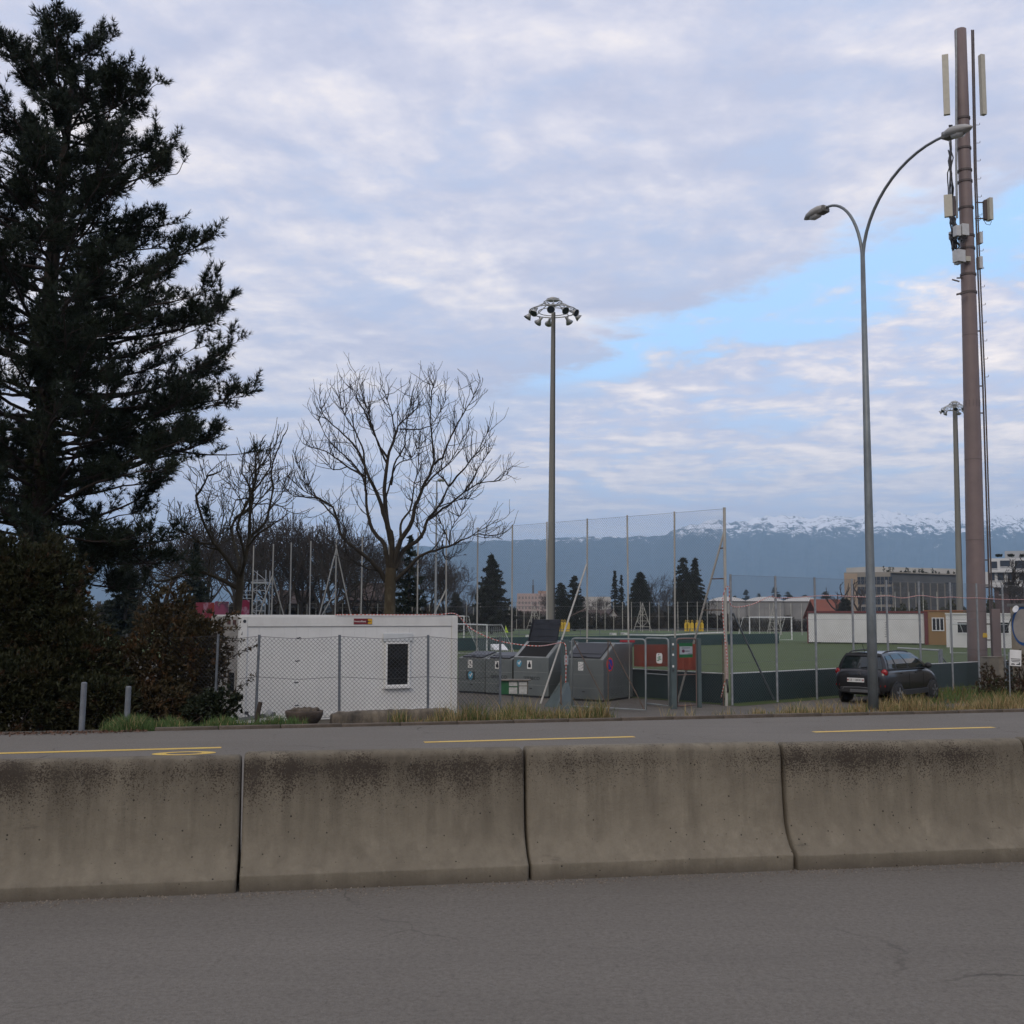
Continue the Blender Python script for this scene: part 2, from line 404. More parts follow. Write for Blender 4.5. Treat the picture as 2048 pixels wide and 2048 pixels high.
# kerb stones along the far edge of the cycle path
M_KERB = pm('kerb_stone', (0.135, 0.105, 0.08), (0.075, 0.06, 0.045), scale=3.5, rough=0.9, bump=0.6, bscale=30, fine=0.5)
kerb = MB(); kerb.add([RF(-5.95, 0.02, 0.012), RF(25, 0.02, 0.012), RF(25, 0.10, 0.012), RF(-5.95, 0.10, 0.012)], [(0, 1, 2, 3)])
kerb = struct(kerb.build('kerb', M_KERB))
stone_me = None
for i in range(31):
    t0 = -5.95 + i * 1.0
    if stone_me is None:
        s = MB(); s.box((0, 0, 0.005), (0.985, 0.11, 0.10)); o = s.build('kerb_stone', M_KERB, kerb, bevel=0.012); stone_me = o.data
    else: o = link('kerb_stone', stone_me, kerb, bevel=0.012)
    p = RF(t0 + 0.5, 0.065); o.location = (p.x, p.y, random.uniform(-0.008, 0.006)); o.rotation_euler = (0, 0, PSI + random.uniform(-0.004, 0.004))

# yellow lane paint
def paint_mat():
    m = bpy.data.materials.new('yellow_paint'); m.use_nodes = True; t = NT(m.node_tree); tc = t.n('ShaderNodeTexCoord').outputs['Object']
    b = t.n('ShaderNodeBsdfPrincipled', {'Roughness': 0.7})
    col = t.mix(t.n('ShaderNodeMapRange', {0: t.noise(tc, 3, 5, 0.6), 1: 0.3, 2: 0.7}).outputs[0], (0.66, 0.47, 0.10), (0.60, 0.36, 0.05))
    col = t.mix(t.n('ShaderNodeMapRange', {0: t.noise(tc, 40, 4, 0.8), 1: 0.54, 2: 0.66}).outputs[0], col, (0.20, 0.18, 0.14))
    t.nt.links.new(col, b.inputs['Base Color']); t.n('ShaderNodeOutputMaterial', {'Surface': b.outputs[0]}); return m
M_YEL = paint_mat()
SL = -2.52
def tline(px):
    a = RF(-50, SL); b = RF(50, SL); h = HIT(px, (a.x, a.y), (b.x, b.y)); return road_ts(h.x, h.y)[0]
for i, (pa, pb, lab) in enumerate([(-120, 450, 'yellow lane dash nearest the left edge, beside the painted ring'), (851, 1267, 'yellow lane dash in the middle, in front of the grass strip'), (1622, 1979, 'rightmost yellow lane dash, in front of the parked car')]):
    m = MB(); t0, t1 = tline(pa), tline(pb); n = 24; vs = []
    for k in range(n + 1):
        t = t0 + (t1 - t0) * k / n
        vs += [RF(t, SL - 0.075 + random.uniform(-.006, .006), 0.004), RF(t, SL + 0.075 + random.uniform(-.006, .006), 0.004)]
    m.add(vs, [(2 * k, 2 * k + 2, 2 * k + 3, 2 * k + 1) for k in range(n)])
    tag(m.build('lane_marking', M_YEL), lab, 'road marking', 'yellow lane dashes')
def ring(m, c, r0, r1, z, n=40, sq=1.0):
    vs = []
    for k in range(n):
        a = 2 * math.pi * k / n
        for r in (r0, r1):
            p = c + E * (r * math.cos(a)) + NRM * (r * sq * math.sin(a)); vs.append((p.x, p.y, z))
    m.add(vs, [(2 * k, 2 * ((k + 1) % n), 2 * ((k + 1) % n) + 1, 2 * k + 1) for k in range(n)])
c0 = G(368, 1507, 0.0).to_2d()
bike = thing('bicycle_symbol', (c0.x, c0.y, 0.004), 'yellow painted bicycle wheel ring on the path just behind the barrier', 'road marking')
m = MB(); ring(m, c0, 0.235, 0.42, 0.004, 40, 0.46); m.build('wheel', M_YEL, bike)
c1 = c0 - E * 0.15 - NRM * 1.15
m = MB(); a, b = c0 - NRM * 0.42, c1 + NRM * 0.42
m.add([(a.x - .05, a.y, .0045), (a.x + .05, a.y, .0045), (b.x + .05, b.y, .0045), (b.x - .05, b.y, .0045)], [(0, 3, 2, 1)]); pass

# ------------------------------------------------------------------ concrete barrier
def barrier_mat(name, seed, dirt, tone, spall):
    m = bpy.data.materials.new(name); m.use_nodes = True; t = NT(m.node_tree)
    tc = t.mapping(t.n('ShaderNodeTexCoord').outputs['Object'], loc=(seed * 3.7, seed * 1.3, 0))
    z = t.n('ShaderNodeSeparateXYZ', {0: t.n('ShaderNodeTexCoord').outputs['Object']}).outputs[2]
    b = t.n('ShaderNodeBsdfPrincipled', {'Roughness': 0.92, 'Specular IOR Level': 0.25})
    c1 = tuple(v * tone for v in (0.215, 0.186, 0.138)); c2 = tuple(v * tone for v in (0.160, 0.137, 0.102))
    col = t.mix(t.n('ShaderNodeMapRange', {0: t.noise(tc, 2.2, 7, 0.62), 1: 0.32, 2: 0.68}).outputs[0], c1, c2)
    mot = t.n('ShaderNodeMapRange', {0: t.noise(tc, 8.5, 8, 0.74), 1: 0.36, 2: 0.66}).outputs[0]
    col = t.mix(t.math('MULTIPLY', mot, 0.42), col, tuple(v * 0.62 for v in c1))
    pale = t.n('ShaderNodeMapRange', {0: t.noise(t.mapping(tc, loc=(9, 4, 2), scale=(1.6, 1.6, 0.7)), 3.1, 7, 0.7), 1: 0.55, 2: 0.74}).outputs[0]
    col = t.mix(t.math('MULTIPLY', pale, 0.40), col, tuple(min(1, v * 1.35) for v in c1))
    # vertical run-off streaks
    st = t.noise(t.mapping(tc, scale=(5.0, 5.0, 0.35)), 1.6, 6, 0.65)
    col = t.mix(t.math('MULTIPLY', t.n('ShaderNodeMapRange', {0: st, 1: 0.48, 2: 0.72}).outputs[0], 0.42), col, tuple(v * 0.5 for v in c1))
    # black lichen: dense near the top edge, thinning downwards in ragged tongues
    top = t.n('ShaderNodeMapRange', {0: z, 1: 0.30, 2: 0.80, 3: 0.0, 4: 1.0}).outputs[0]
    crown = t.n('ShaderNodeMapRange', {0: z, 1: 0.80, 2: 0.885, 3: 0.0, 4: 0.75}).outputs[0]
    tong = t.n('ShaderNodeMapRange', {0: t.noise(t.mapping(tc, scale=(1.5, 1.5, 0.55)), 1.4, 4, 0.6), 1: 0.36, 2: 0.66}).outputs[0]
    dens = t.math('SUBTRACT', t.math('MULTIPLY', t.math('POWER', top, 1.6), t.math('ADD', t.math('MULTIPLY', tong, 0.75), 0.36)), t.math('MULTIPLY', crown, 0.55))
    dens = t.math('MULTIPLY', dens, dirt)
    sp = t.noise(tc, 88, 6, 0.72, 0.4)
    mk = t.n('ShaderNodeMapRange', {0: t.math('SUBTRACT', sp, t.math('SUBTRACT', 0.655, t.math('MULTIPLY', dens, 0.27))), 1: 0.0, 2: 0.035}).outputs[0]
    col = t.mix(t.math('MULTIPLY', mk, 0.92), col, (0.030, 0.021, 0.015))
    smear = t.n('ShaderNodeMapRange', {0: t.math('MULTIPLY', dens, t.noise(t.mapping(tc, scale=(1, 1, 0.6)), 7, 6, 0.7)), 1: 0.22, 2: 0.75}).outputs[0]
    col = t.mix(t.math('MULTIPLY', smear, 0.75), col, (0.05, 0.042, 0.035))
    # grime: a soft continuous band under the top edge, and long soft runs below it
    band = t.math('MULTIPLY', t.math('POWER', t.n('ShaderNodeMapRange', {0: z, 1: 0.50, 2: 0.86, 3: 0.0, 4: 1.0}).outputs[0], 1.3), t.n('ShaderNodeMapRange', {0: z, 1: 0.86, 2: 0.90, 3: 1.0, 4: 0.25}).outputs[0])
    gr = t.math('MULTIPLY', band, t.n('ShaderNodeMapRange', {0: t.noise(t.mapping(tc, scale=(2.2, 2.2, 0.7)), 3.0, 8, 0.7), 1: 0.30, 2: 0.62, 3: 0.25, 4: 1.0}).outputs[0])
    col = t.mix(t.math('MULTIPLY', gr, 0.62 * min(dirt, 1.1)), col, (0.045, 0.036, 0.027))
    run = t.n('ShaderNodeMapRange', {0: t.noise(t.mapping(tc, scale=(6.0, 6.0, 0.30)), 1.2, 7, 0.68), 1: 0.46, 2: 0.70}).outputs[0]
    col = t.mix(t.math('MULTIPLY', t.math('MULTIPLY', run, t.n('ShaderNodeMapRange', {0: z, 1: 0.0, 2: 0.8, 3: 0.25, 4: 0.8}).outputs[0]), 0.7), col, (0.065, 0.054, 0.040))
    foot = t.n('ShaderNodeMapRange', {0: t.math('ADD', z, t.math('MULTIPLY', t.noise(tc, 6, 5, 0.7), 0.12)), 1: 0.07, 2: 0.17, 3: 0.6, 4: 0.0}).outputs[0]
    col = t.mix(foot, col, (0.075, 0.062, 0.048))
    # blow holes
    vo = t.n('ShaderNodeTexVoronoi', {'Vector': tc, 'Scale': 24.0, 'Randomness': 1.0})
    hole = t.math('LESS_THAN', vo.outputs['Distance'], t.math('MULTIPLY', t.n('ShaderNodeSeparateXYZ', {0: vo.outputs['Color']}).outputs[0], 0.17))
    hole = t.math('MULTIPLY', hole, t.math('GREATER_THAN', t.n('ShaderNodeSeparateXYZ', {0: vo.outputs['Color']}).outputs[1], 0.58))
    col = t.mix(t.math('MULTIPLY', hole, 0.85), col, (0.02, 0.015, 0.012))
    # pale chipped spots
    ch = t.n('ShaderNodeMapRange', {0: t.noise(tc, 3.3, 9, 0.7, 0.3), 1: spall, 2: spall + 0.03}).outputs[0]
    col = t.mix(t.math('MULTIPLY', ch, 0.55), col, (0.46, 0.42, 0.37))
    # scuffs
    sc = t.n('ShaderNodeMapRange', {0: t.noise(t.mapping(tc, rot=(0, 0.5, 0), scale=(1.0, 1, 5.0)), 2.4, 5, 0.6), 1: 0.68, 2: 0.76}).outputs[0]
    col = t.mix(t.math('MULTIPLY', sc, 0.5), col, (0.07, 0.058, 0.046))
    t.nt.links.new(col, b.inputs['Base Color'])
    h = t.math('ADD', t.math('MULTIPLY', t.noise(tc, 30, 6, 0.7), 0.6), t.math('SUBTRACT', t.math('MULTIPLY', ch, -0.5), hole))
    bp = t.n('ShaderNodeBump', {'Strength': 0.85, 'Distance': 0.014, 'Height': h}); t.nt.links.new(bp.outputs[0], b.inputs['Normal'])
    t.n('ShaderNodeOutputMaterial', {'Surface': b.outputs[0]}); return m
PB = math.atan(0.18); EB = Vector((math.cos(PB), math.sin(PB))); NB = Vector((-math.sin(PB), math.cos(PB))); B0 = Vector((0, 8.4))
joints = [HIT(px, B0, B0 + EB, 1500) for px in (-121, 487, 1046, 1556, 2035)]
joints = [(p - B0).dot(EB) for p in joints]; joints = [joints[0] - 2.0] + joints + [joints[-1] + 2.0, joints[-1] + 4.0]
half = [(0.30, 0.0), (0.30, 0.098), (0.299, 0.104), (0.293, 0.109), (0.232, 0.155), (0.178, 0.225), (0.138, 0.31), (0.12, 0.45), (0.108, 0.62), (0.100, 0.78), (0.094, 0.835), (0.078, 0.868), (0.05, 0.882), (0.0, 0.885)]
prof = half + [(-a, b) for a, b in half[-2::-1]]
blabs = ['concrete barrier segment off the left edge', 'concrete barrier segment at the left edge, below the painted ring', 'concrete barrier segment left of centre with the heaviest black lichen and pale chips', 'concrete barrier segment right of centre, cleanest of the row', 'concrete barrier segment on the right with dark streaks, in front of the parked car', 'concrete barrier segment cut by the right edge of the photo', 'concrete barrier segment off the right edge']
bpar = [(1, .9, 1, .72), (2, .92, 1.0, .735), (3, 1.2, .98, .665), (4, .60, 1.08, .76), (5, .85, 1.03, .75), (6, .9, 1, .73), (7, .9, 1, .73)]
for i in range(len(joints) - 1):
    t0, t1 = joints[i] + 0.010, joints[i + 1] - 0.010; n = 44; dz = (0.0, -0.018, 0.0, 0.004, 0.0, 0.006, 0)[i]; dl = (0, 0.012, 0, -0.01, 0.012, 0, 0)[i]
    st = [t0 + 0.0, t0 + 0.006, t0 + 0.02] + list(np.linspace(t0 + 0.06, t1 - 0.06, n)) + [t1 - 0.02, t1 - 0.006, t1]
    ins = [0.022, 0.007, 0.0] + [0.0] * n + [0.0, 0.007, 0.022]
    cx = B0 + EB * ((t0 + t1) / 2); org = Vector((cx.x, cx.y, 0)); vs = []
    for t, q in zip(st, ins):
        for a, b in prof:
            sg = (abs(a) - q) / abs(a) if abs(a) > 1e-6 else 1
            wv = 0.0022 * math.sin(t * 7 + b * 9 + i * 3) + random.uniform(-0.0009, 0.0009)
            chip = -abs(random.gauss(0, 0.006)) if (b > 0.86 and q > 0) else 0
            p = B0 + EB * t - NB * (a * sg + dl + (wv if b > 0.06 else 0))
            vs.append((p.x - org.x, p.y - org.y, max(0.0, b + (dz if b > 0.06 else 0) - (q if b > 0.8 else 0) + chip)))
    K = len(prof); mb = MB()
    mb.add(vs, [(r * K + k, (r + 1) * K + k, (r + 1) * K + k + 1, r * K + k + 1) for r in range(len(st) - 1) for k in range(K - 1)] + [tuple(range(K)), tuple((len(st) - 1) * K + k for k in range(K - 1, -1, -1))])
    mb.v = [(x, y, z * 1.03) for x, y, z in mb.v]; o = mb.build('concrete_barrier', barrier_mat('barrier_concrete_%d' % i, *bpar[i]), smooth=True); o.location = org
    o['label'] = blabs[i]; o['category'] = 'barrier'; o['group'] = 'concrete barrier segments along the road'

# grit and dead leaves gathered along the barrier foot
_g = np.random.default_rng(90); _n = 1500; _t = _g.uniform(joints[1], joints[-2], _n); _s = 0.31 + np.abs(_g.normal(0, 0.10, _n)); _r = _g.uniform(0.003, 0.011, _n)
_C = np.stack([B0.x + EB.x * _t - NB.x * _s, B0.y + EB.y * _t - NB.y * _s, 0.001 + 0 * _t], 1); _a = _g.uniform(0, 6.28, _n)
_V = np.stack([_C + np.stack([np.cos(_a + k * 2.09) * _r * (1 + .6 * (k == 0)), np.sin(_a + k * 2.09) * _r, 0 * _r], 1) for k in range(3)] + [_C + np.stack([0 * _r, 0 * _r, _r * 1.1], 1)], 1).reshape(-1, 3); _b = (np.arange(_n) * 4)[:, None]
_o = np_mesh('grit', _V, np.concatenate([_b + np.array([[0, 1, 3]]), _b + np.array([[1, 2, 3]]), _b + np.array([[2, 0, 3]])], 0), pm('grit_mix', (0.26, 0.22, 0.17), (0.07, 0.05, 0.035), scale=60)); _o['kind'] = 'stuff'; _o['label'] = 'grit and leaf crumbs along the foot of the barrier'

# ------------------------------------------------------------------ mountains and haze
ridge = [(-1500, 1120), (-600, 1105), (0, 1104), (300, 1100), (540, 1098), (640, 1097), (743, 1095), (868, 1093), (900, 1088), (935, 1083), (953, 1084), (985, 1081), (1060, 1079), (1120, 1076), (1180, 1072), (1218, 1073), (1252, 1072), (1305, 1071), (1330, 1069), (1350, 1060), (1370, 1052), (1400, 1047), (1430, 1040), (1450, 1043), (1490, 1043), (1512, 1037), (1534, 1032), (1578, 1031), (1608, 1037), (1628, 1033), (1648, 1029), (1680, 1030), (1709, 1032), (1729, 1027), (1745, 1023), (1762, 1019.5), (1780, 1024), (1823, 1030), (1870, 1025), (1930, 1020), (1990, 1018), (2048, 1010), (2200, 1000), (2700, 990), (3600, 1010)]
def mountain_mat():
    m = bpy.data.materials.new('mountain'); m.use_nodes = True; t = NT(m.node_tree)
    tc = t.n('ShaderNodeTexCoord').outputs['Object']; z = t.n('ShaderNodeSeparateXYZ', {0: tc}).outputs[2]
    b = t.n('ShaderNodeBsdfPrincipled', {'Roughness': 1.0, 'Specular IOR Level': 0.0})
    km = t.mapping(tc, scale=(0.001, 0.001, 0.001))
    n1 = t.noise(km, 2.2, 8, 0.65, 0.3); n2 = t.noise(t.mapping(km, scale=(1, 0.6, 0.8)), 11.0, 9, 0.8, 1.0)
    al = t.math('ADD', z, t.math('ADD', t.math('MULTIPLY', t.math('SUBTRACT', n1, 0.5), 380.0), t.math('MULTIPLY', t.math('SUBTRACT', n2, 0.5), 1500.0)))
    snow = t.n('ShaderNodeMapRange', {0: al, 1: 905.0, 2: 960.0}).outputs[0]
    gx = t.n('ShaderNodeSeparateXYZ', {0: tc}).outputs[0]
    forest = t.mix(t.n('ShaderNodeMapRange', {0: t.noise(km, 6, 7, 0.7), 1: 0.35, 2: 0.7}).outputs[0], (0.030, 0.042, 0.045), (0.075, 0.085, 0.085))
    col = t.mix(snow, forest, (0.86, 0.86, 0.88))
    t.nt.links.new(col, b.inputs['Base Color']); t.n('ShaderNodeOutputMaterial', {'Surface': b.outputs[0]}); return m
def mountains():
    pxs = np.concatenate([np.arange(-1500, 400, 20), np.arange(400, 2100, 3.0), np.arange(2100, 3600, 20)])
    ry = np.interp(pxs, [a for a, _ in ridge], [b for _, b in ridge])
    ry = ry + np.where(pxs > 1180, np.interp(pxs, np.arange(-1500, 3700, 9.0), RNG.normal(0, 1.7, len(np.arange(-1500, 3700, 9.0)))), 0.35 * np.sin(pxs / 17.0))
    Yr = 12000.0; rows = 40; V = []; n = len(pxs)
    AA = [AT(float(a_), float(b_), Yr) for a_, b_ in zip(pxs, ry)]; u = np.array([v.x for v in AA]) / Yr; hr = np.array([v.z for v in AA])
    ph = np.interp(pxs, np.arange(-1500, 3700, 60.0), RNG.uniform(-1, 1, len(np.arange(-1500, 3700, 60.0))))
    octs = [(np.arange(-1800, 4000, st), RNG.normal(0, 1, len(np.arange(-1800, 4000, st))), am, sh) for st, am, sh in ((75.0, .6, 60), (31.0, .5, -90), (13.0, .35, 70), (6.0, .22, -40))]
    for j in range(rows + 1):
        k = j / rows; Y = 9000 + 3000 * k
        h = hr * (0.02 + 0.98 * (k ** 1.15))
        spur = np.sin(pxs / 26.0 + ph * 2.2 + k * 2.0) * 0.6 + np.sin(pxs / 9.0 + ph * 5) * 0.35
        fr = sum(np.interp(pxs + k * sh, gx_, n_) * am for gx_, n_, am, sh in octs)
        h = h + (spur * 45 + fr * 95) * math.sin(math.pi * min(k * 1.0, .97)) * (hr / 1000.0)
        Yj = Y + (spur * 130 + fr * 220) * math.sin(math.pi * k)
        V.append(np.stack([u * Yj, Yj, h - 3], 1))
    for k in (0.6, 0.0):
        Y = Yr + 3000 * (1 - k); V.append(np.stack([u * Y, np.full(n, Y), hr * k - 3], 1))
    V = np.concatenate(V); Rn = rows + 3
    i = np.arange(Rn - 1)[:, None]; c = np.arange(n - 1)[None, :]
    F = np.stack([i * n + c, i * n + c + 1, (i + 1) * n + c + 1, (i + 1) * n + c], -1).reshape(-1, 4)
    struct(np_mesh('mountains', V, F, mountain_mat(), smooth=True))
mountains()
def haze():
    m = MB(); m.box((0, 5000, 700 - 2.4), (42000, 26000, 1400)); m.v = [(x, y, z) for x, y, z in m.v]
    mt = bpy.data.materials.new('haze_air'); mt.use_nodes = True; t = NT(mt.node_tree)
    v = t.n('ShaderNodeVolumePrincipled', {'Color': (0.50, 0.74, 1.0, 1), 'Density': HAZE_DENSITY, 'Anisotropy': 0.0})
    for k in ('Color Attribute', 'Density Attribute', 'Temperature Attribute'): v.inputs[k].default_value = ''
    mt.cycles.homogeneous_volume = True
    t.n('ShaderNodeOutputMaterial', {'Volume': v.outputs[0]})
    o = m.build('haze', mt); o['kind'] = 'stuff'; o['label'] = 'thin blue haze in the air before the mountains'
HAZE_DENSITY = 0.000075
haze()
# ================================================================== SITE: container, fences, recycling point
GREY_STEEL = pm('galvanised_steel', (0.30, 0.31, 0.32), (0.20, 0.215, 0.225), scale=7, rough=0.55, metal=0.35, bump=0.1, fine=0.25)
DARK_STEEL = pm('dark_galvanised_steel', (0.15, 0.165, 0.18), (0.09, 0.10, 0.11), scale=9, rough=0.55, metal=0.3, fine=0.2)
PALE_STEEL = pm('pale_weathered_post', (0.46, 0.44, 0.39), (0.30, 0.29, 0.26), scale=2.5, rough=0.7, metal=0.1, fine=0.3, stretch=(1, 1, 0.4))
WIRE = pm('fence_wire', (0.05, 0.052, 0.055), (0.03, 0.03, 0.033), scale=30, rough=0.6, metal=0.3)
WIRE_PALE = pm('net_wire', (0.17, 0.175, 0.18), (0.12, 0.12, 0.12), scale=30, rough=0.6, metal=0.2)
RUST = pm('rusty_brace', (0.13, 0.085, 0.06), (0.07, 0.05, 0.04), scale=12, rough=0.8)
WHITE_P = pm('white_paint', (0.72, 0.71, 0.68), (0.62, 0.61, 0.58), scale=3, rough=0.5, fine=0.05)
BLACK_P = pm('black_plastic', (0.018, 0.019, 0.022), (0.028, 0.029, 0.032), scale=5, rough=0.42)
GLASS = glass_mat('window_glass')
RED_P = pm('red_print', (0.45, 0.03, 0.05), (0.38, 0.02, 0.03), rough=0.5)

# ---- white office container
CL = G(476, 1448); CDIR = Vector((math.cos(R(31.8)), math.sin(R(31.8)), 0)); CIN = Vector((-CDIR.y, CDIR.x, 0)); CLEN, CWID, CH = 6.12, 2.44, 2.62
def cm(x, y, z): return CL + CDIR * x + CIN * y + Vector((0, 0, z))
CROT = Matrix.Rotation(R(31.8), 3, 'Z')
CWHITE = pm('container_paint', (0.62, 0.61, 0.57), (0.54, 0.53, 0.495), scale=1.3, rough=0.45, stretch=(1, 1, 0.5), fine=0.06)
CPANEL = pm('container_panel', (0.64, 0.632, 0.60), (0.575, 0.567, 0.54), scale=0.9, rough=0.5, fine=0.05)
CGREY = pm('container_end_shade', (0.33, 0.31, 0.28), (0.25, 0.235, 0.21), scale=3, rough=0.6, fine=0.2)  # white container's end wall: shade from the bush put into a greyer colour
cont = thing('office_container', CL, 'white office container with a dark window and a small dark red sign', 'container')
m = MB(); m.box(cm(CLEN / 2, CWID / 2 + 0.02, CH / 2 + 0.02), (CLEN - 0.1, CWID - 0.12, CH - 0.14), R(31.8)); m.build('core', CPANEL, cont)
for x in (0.09, CLEN - 0.09):
    for y in (0.09, CWID - 0.09):
        m = MB(); m.box(cm(x, y, CH / 2), (0.18, 0.18, CH), R(31.8)); m.build('corner_post', CWHITE if y < 1 else CGREY, cont, bevel=0.012)
m = MB(); m.box(cm(CLEN / 2, 0.075, CH - 0.13), (CLEN - 0.364, 0.13, 0.25), R(31.8)); m.build('top_beam', CWHITE, cont, bevel=0.01)
m = MB(); m.box(cm(CLEN / 2, CWID - 0.075, CH - 0.13), (CLEN - 0.364, 0.13, 0.25), R(31.8)); m.build('top_beam', CWHITE, cont, bevel=0.01)
m = MB(); m.box(cm(CLEN / 2, 0.075, 0.09), (CLEN - 0.364, 0.13, 0.18), R(31.8)); m.build('bottom_beam', CWHITE, cont, bevel=0.01)
m = MB(); m.box(cm(CLEN / 2, CWID / 2, CH + 0.012), (CLEN - 0.05, CWID - 0.05, 0.05), R(31.8)); m.build('roof', CWHITE, cont, bevel=0.01)
for k in range(18):   # the wall panels of the long side, thin grooves between them
    w = (CLEN - 0.364) / 18; m = MB(); m.box(cm(0.182 + w * (k + 0.5), 0.055, (CH - 0.26 + 0.18) / 2), (w - 0.003, 0.03, CH - 0.26 - 0.18 - 0.004), R(31.8)); m.build('wall_panel', CPANEL, cont)
# end wall with slats and a window
m = MB(); m.box(cm(0.075, CWID / 2, CH - 0.13), (0.13, CWID - 0.364, 0.25), R(31.8)); eb = m.build('end_beam', CGREY, cont, bevel=0.01)
for y in (0.5, 0.95): m = MB(); m.box(cm(0.008, y, CH - 0.15), (0.012, 0.26, 0.12), R(31.8)); m.build('beam_opening', pm('opening_red', (0.10, 0.03, 0.015), (0.02, 0.01, 0.01), scale=9), eb)
for k in range(30):
    m = MB(); m.box(cm(0.04, CWID / 2, 1.30 + k * 0.036), (0.03, CWID - 0.37, 0.026), R(31.8), rot=CROT @ Matrix.Rotation(R(25), 3, 'Y')); m.build('slat', CGREY, cont)
m = MB(); m.box(cm(0.04, CWID / 2, 0.72), (0.03, CWID - 0.37, 1.12), R(31.8)); m.build('end_panel', CGREY, cont)
m = MB(); m.box(cm(0.02, 0.62, 0.98), (0.02, 0.62, 0.5), R(31.8)); w = m.build('end_window', GLASS, cont)
m = MB()
for (y, z, sy, sz) in ((0.62, 1.25, 0.72, 0.05), (0.62, 0.71, 0.72, 0.06), (0.29, 0.98, 0.05, 0.6), (0.95, 0.98, 0.05, 0.6)): m.box(cm(0.005, y, z), (0.05, sy, sz - 0.004), R(31.8))
m.build('window_frame', CGREY, w)
m = MB(); m.lathe([(0.04, -0.01), (0.04, 0.008)], cm(0.1, -0.003, CH - 0.12), 12, M=frame((0, 0, 0), CDIR, (0, 0, 1)).to_3x3()); m.build('lifting_eye', BLACK_P, cont)
# window on the long side: shutter box, white frame, dark pane, sill
wx = 4.30
m = MB(); m.box(cm(wx, 0.02, 2.07), (0.86, 0.06, 0.22), R(31.8)); m.build('shutter_box', pm('shutter_grey', (0.52, 0.53, 0.52), (0.47, 0.48, 0.47), rough=0.5), cont, bevel=0.01)
m = MB(); m.box(cm(wx, 0.022, 1.36), (0.60, 0.02, 1.09), R(31.8)); wp = m.build('window', GLASS, cont)
m = MB()
for (dx, z, sx, sz) in ((0, 1.925, 0.72, 0.055), (0, 0.795, 0.72, 0.06), (-0.335, 1.36, 0.06, 1.066), (0.335, 1.36, 0.06, 1.066)): m.box(cm(wx + dx, 0.01, z), (sx, 0.06, sz), R(31.8))
m.build('window_frame', WHITE_P, wp, bevel=0.006)
m = MB(); m.box(cm(wx, -0.02, 0.745), (0.80, 0.11, 0.03), R(31.8)); m.build('window_sill', WHITE_P, wp)
# maker's sign
sgn = MB(); sgn.box(cm(3.28, 0.003, CH - 0.125), (0.52, 0.012, 0.15), R(31.8)); sg = sgn.build('sign', pm('sign_maroon', (0.16, 0.012, 0.018), (0.14, 0.01, 0.015)), cont)
MF = frame(cm(3.19, -0.006, CH - 0.125), CDIR, (0, 0, 1))
text_part('lettering', 'AvescoRent', WHITE_P, sg, MF, 0.068)
m = MB(); m.box(cm(3.475, -0.006, CH - 0.125), (0.12, 0.008, 0.13), R(31.8)); m.build('yellow_emblem', pm('sign_yellow', (0.62, 0.36, 0.03), (0.55, 0.30, 0.02)), sg)
m = MB(); m.bar(cm(3.41, -0.012, CH - 0.125), cm(3.50, -0.012, CH - 0.125), 0.012); m.bar(cm(3.39, -0.012, CH - 0.10), cm(3.43, -0.012, CH - 0.125), 0.014); m.bar(cm(3.39, -0.012, CH - 0.15), cm(3.43, -0.012, CH - 0.125), 0.014); m.build('emblem_arrow', BLACK_P, sg)
# red and white cable lying along the roof edge and sagging to the gate post
def rope(name, pts, r, label, mats, parent=None, step=0.05, sides=6):
    P = [Vector(p) for p in pts]; seg = []
    for i in range(len(P) - 1):
        n = max(2, int((P[i + 1] - P[i]).length / step))
        a, b, c, d = P[max(i - 1, 0)], P[i], P[i + 1], P[min(i + 2, len(P) - 1)]
        for k in range(n):
            t = k / n; seg.append(0.5 * ((2 * b) + (c - a) * t + (2 * a - 5 * b + 4 * c - d) * t * t + (3 * b - a - 3 * c + d) * t ** 3))
    seg.append(P[-1]); m = MB()
    vs_before = 0
    m.tube(seg, r, sides); nf = len(m.f); m.m = [(i // sides) % 2 if i < nf - 2 else 0 for i in range(nf)]
    o = m.build(name, mats, parent, smooth=True)
    if parent is None: tag(o, label, 'cable')
    return o
CABLE = [pm('cable_red', (0.50, 0.09, 0.06), (0.42, 0.07, 0.05), rough=0.6), pm('cable_white', (0.62, 0.55, 0.52), (0.55, 0.48, 0.45), rough=0.6)]
GP = G(1131, 1412)                       # big gate post
rc = [cm(2.5, -0.02, CH + 0.045), cm(3.4, -0.03, CH + 0.05), cm(4.4, -0.03, CH + 0.05), cm(5.5, -0.02, CH + 0.06), cm(CLEN - 0.05, 0.02, CH + 0.07), AT(940, 1256, 31.0), AT(985, 1278, 31.2), AT(1030, 1288, 31.4), AT(1080, 1292, 31.5), AT(1118, 1286, GP.y - 0.16), AT(1129, 1287, GP.y - 0.17), AT(1132, 1300, GP.y - 0.17), AT(1132, 1340, GP.y - 0.17), AT(1131, 1377, GP.y - 0.17)]
rope('cable', rc, 0.014, 'red and white cable sagging from the container roof to the green gate post', CABLE)

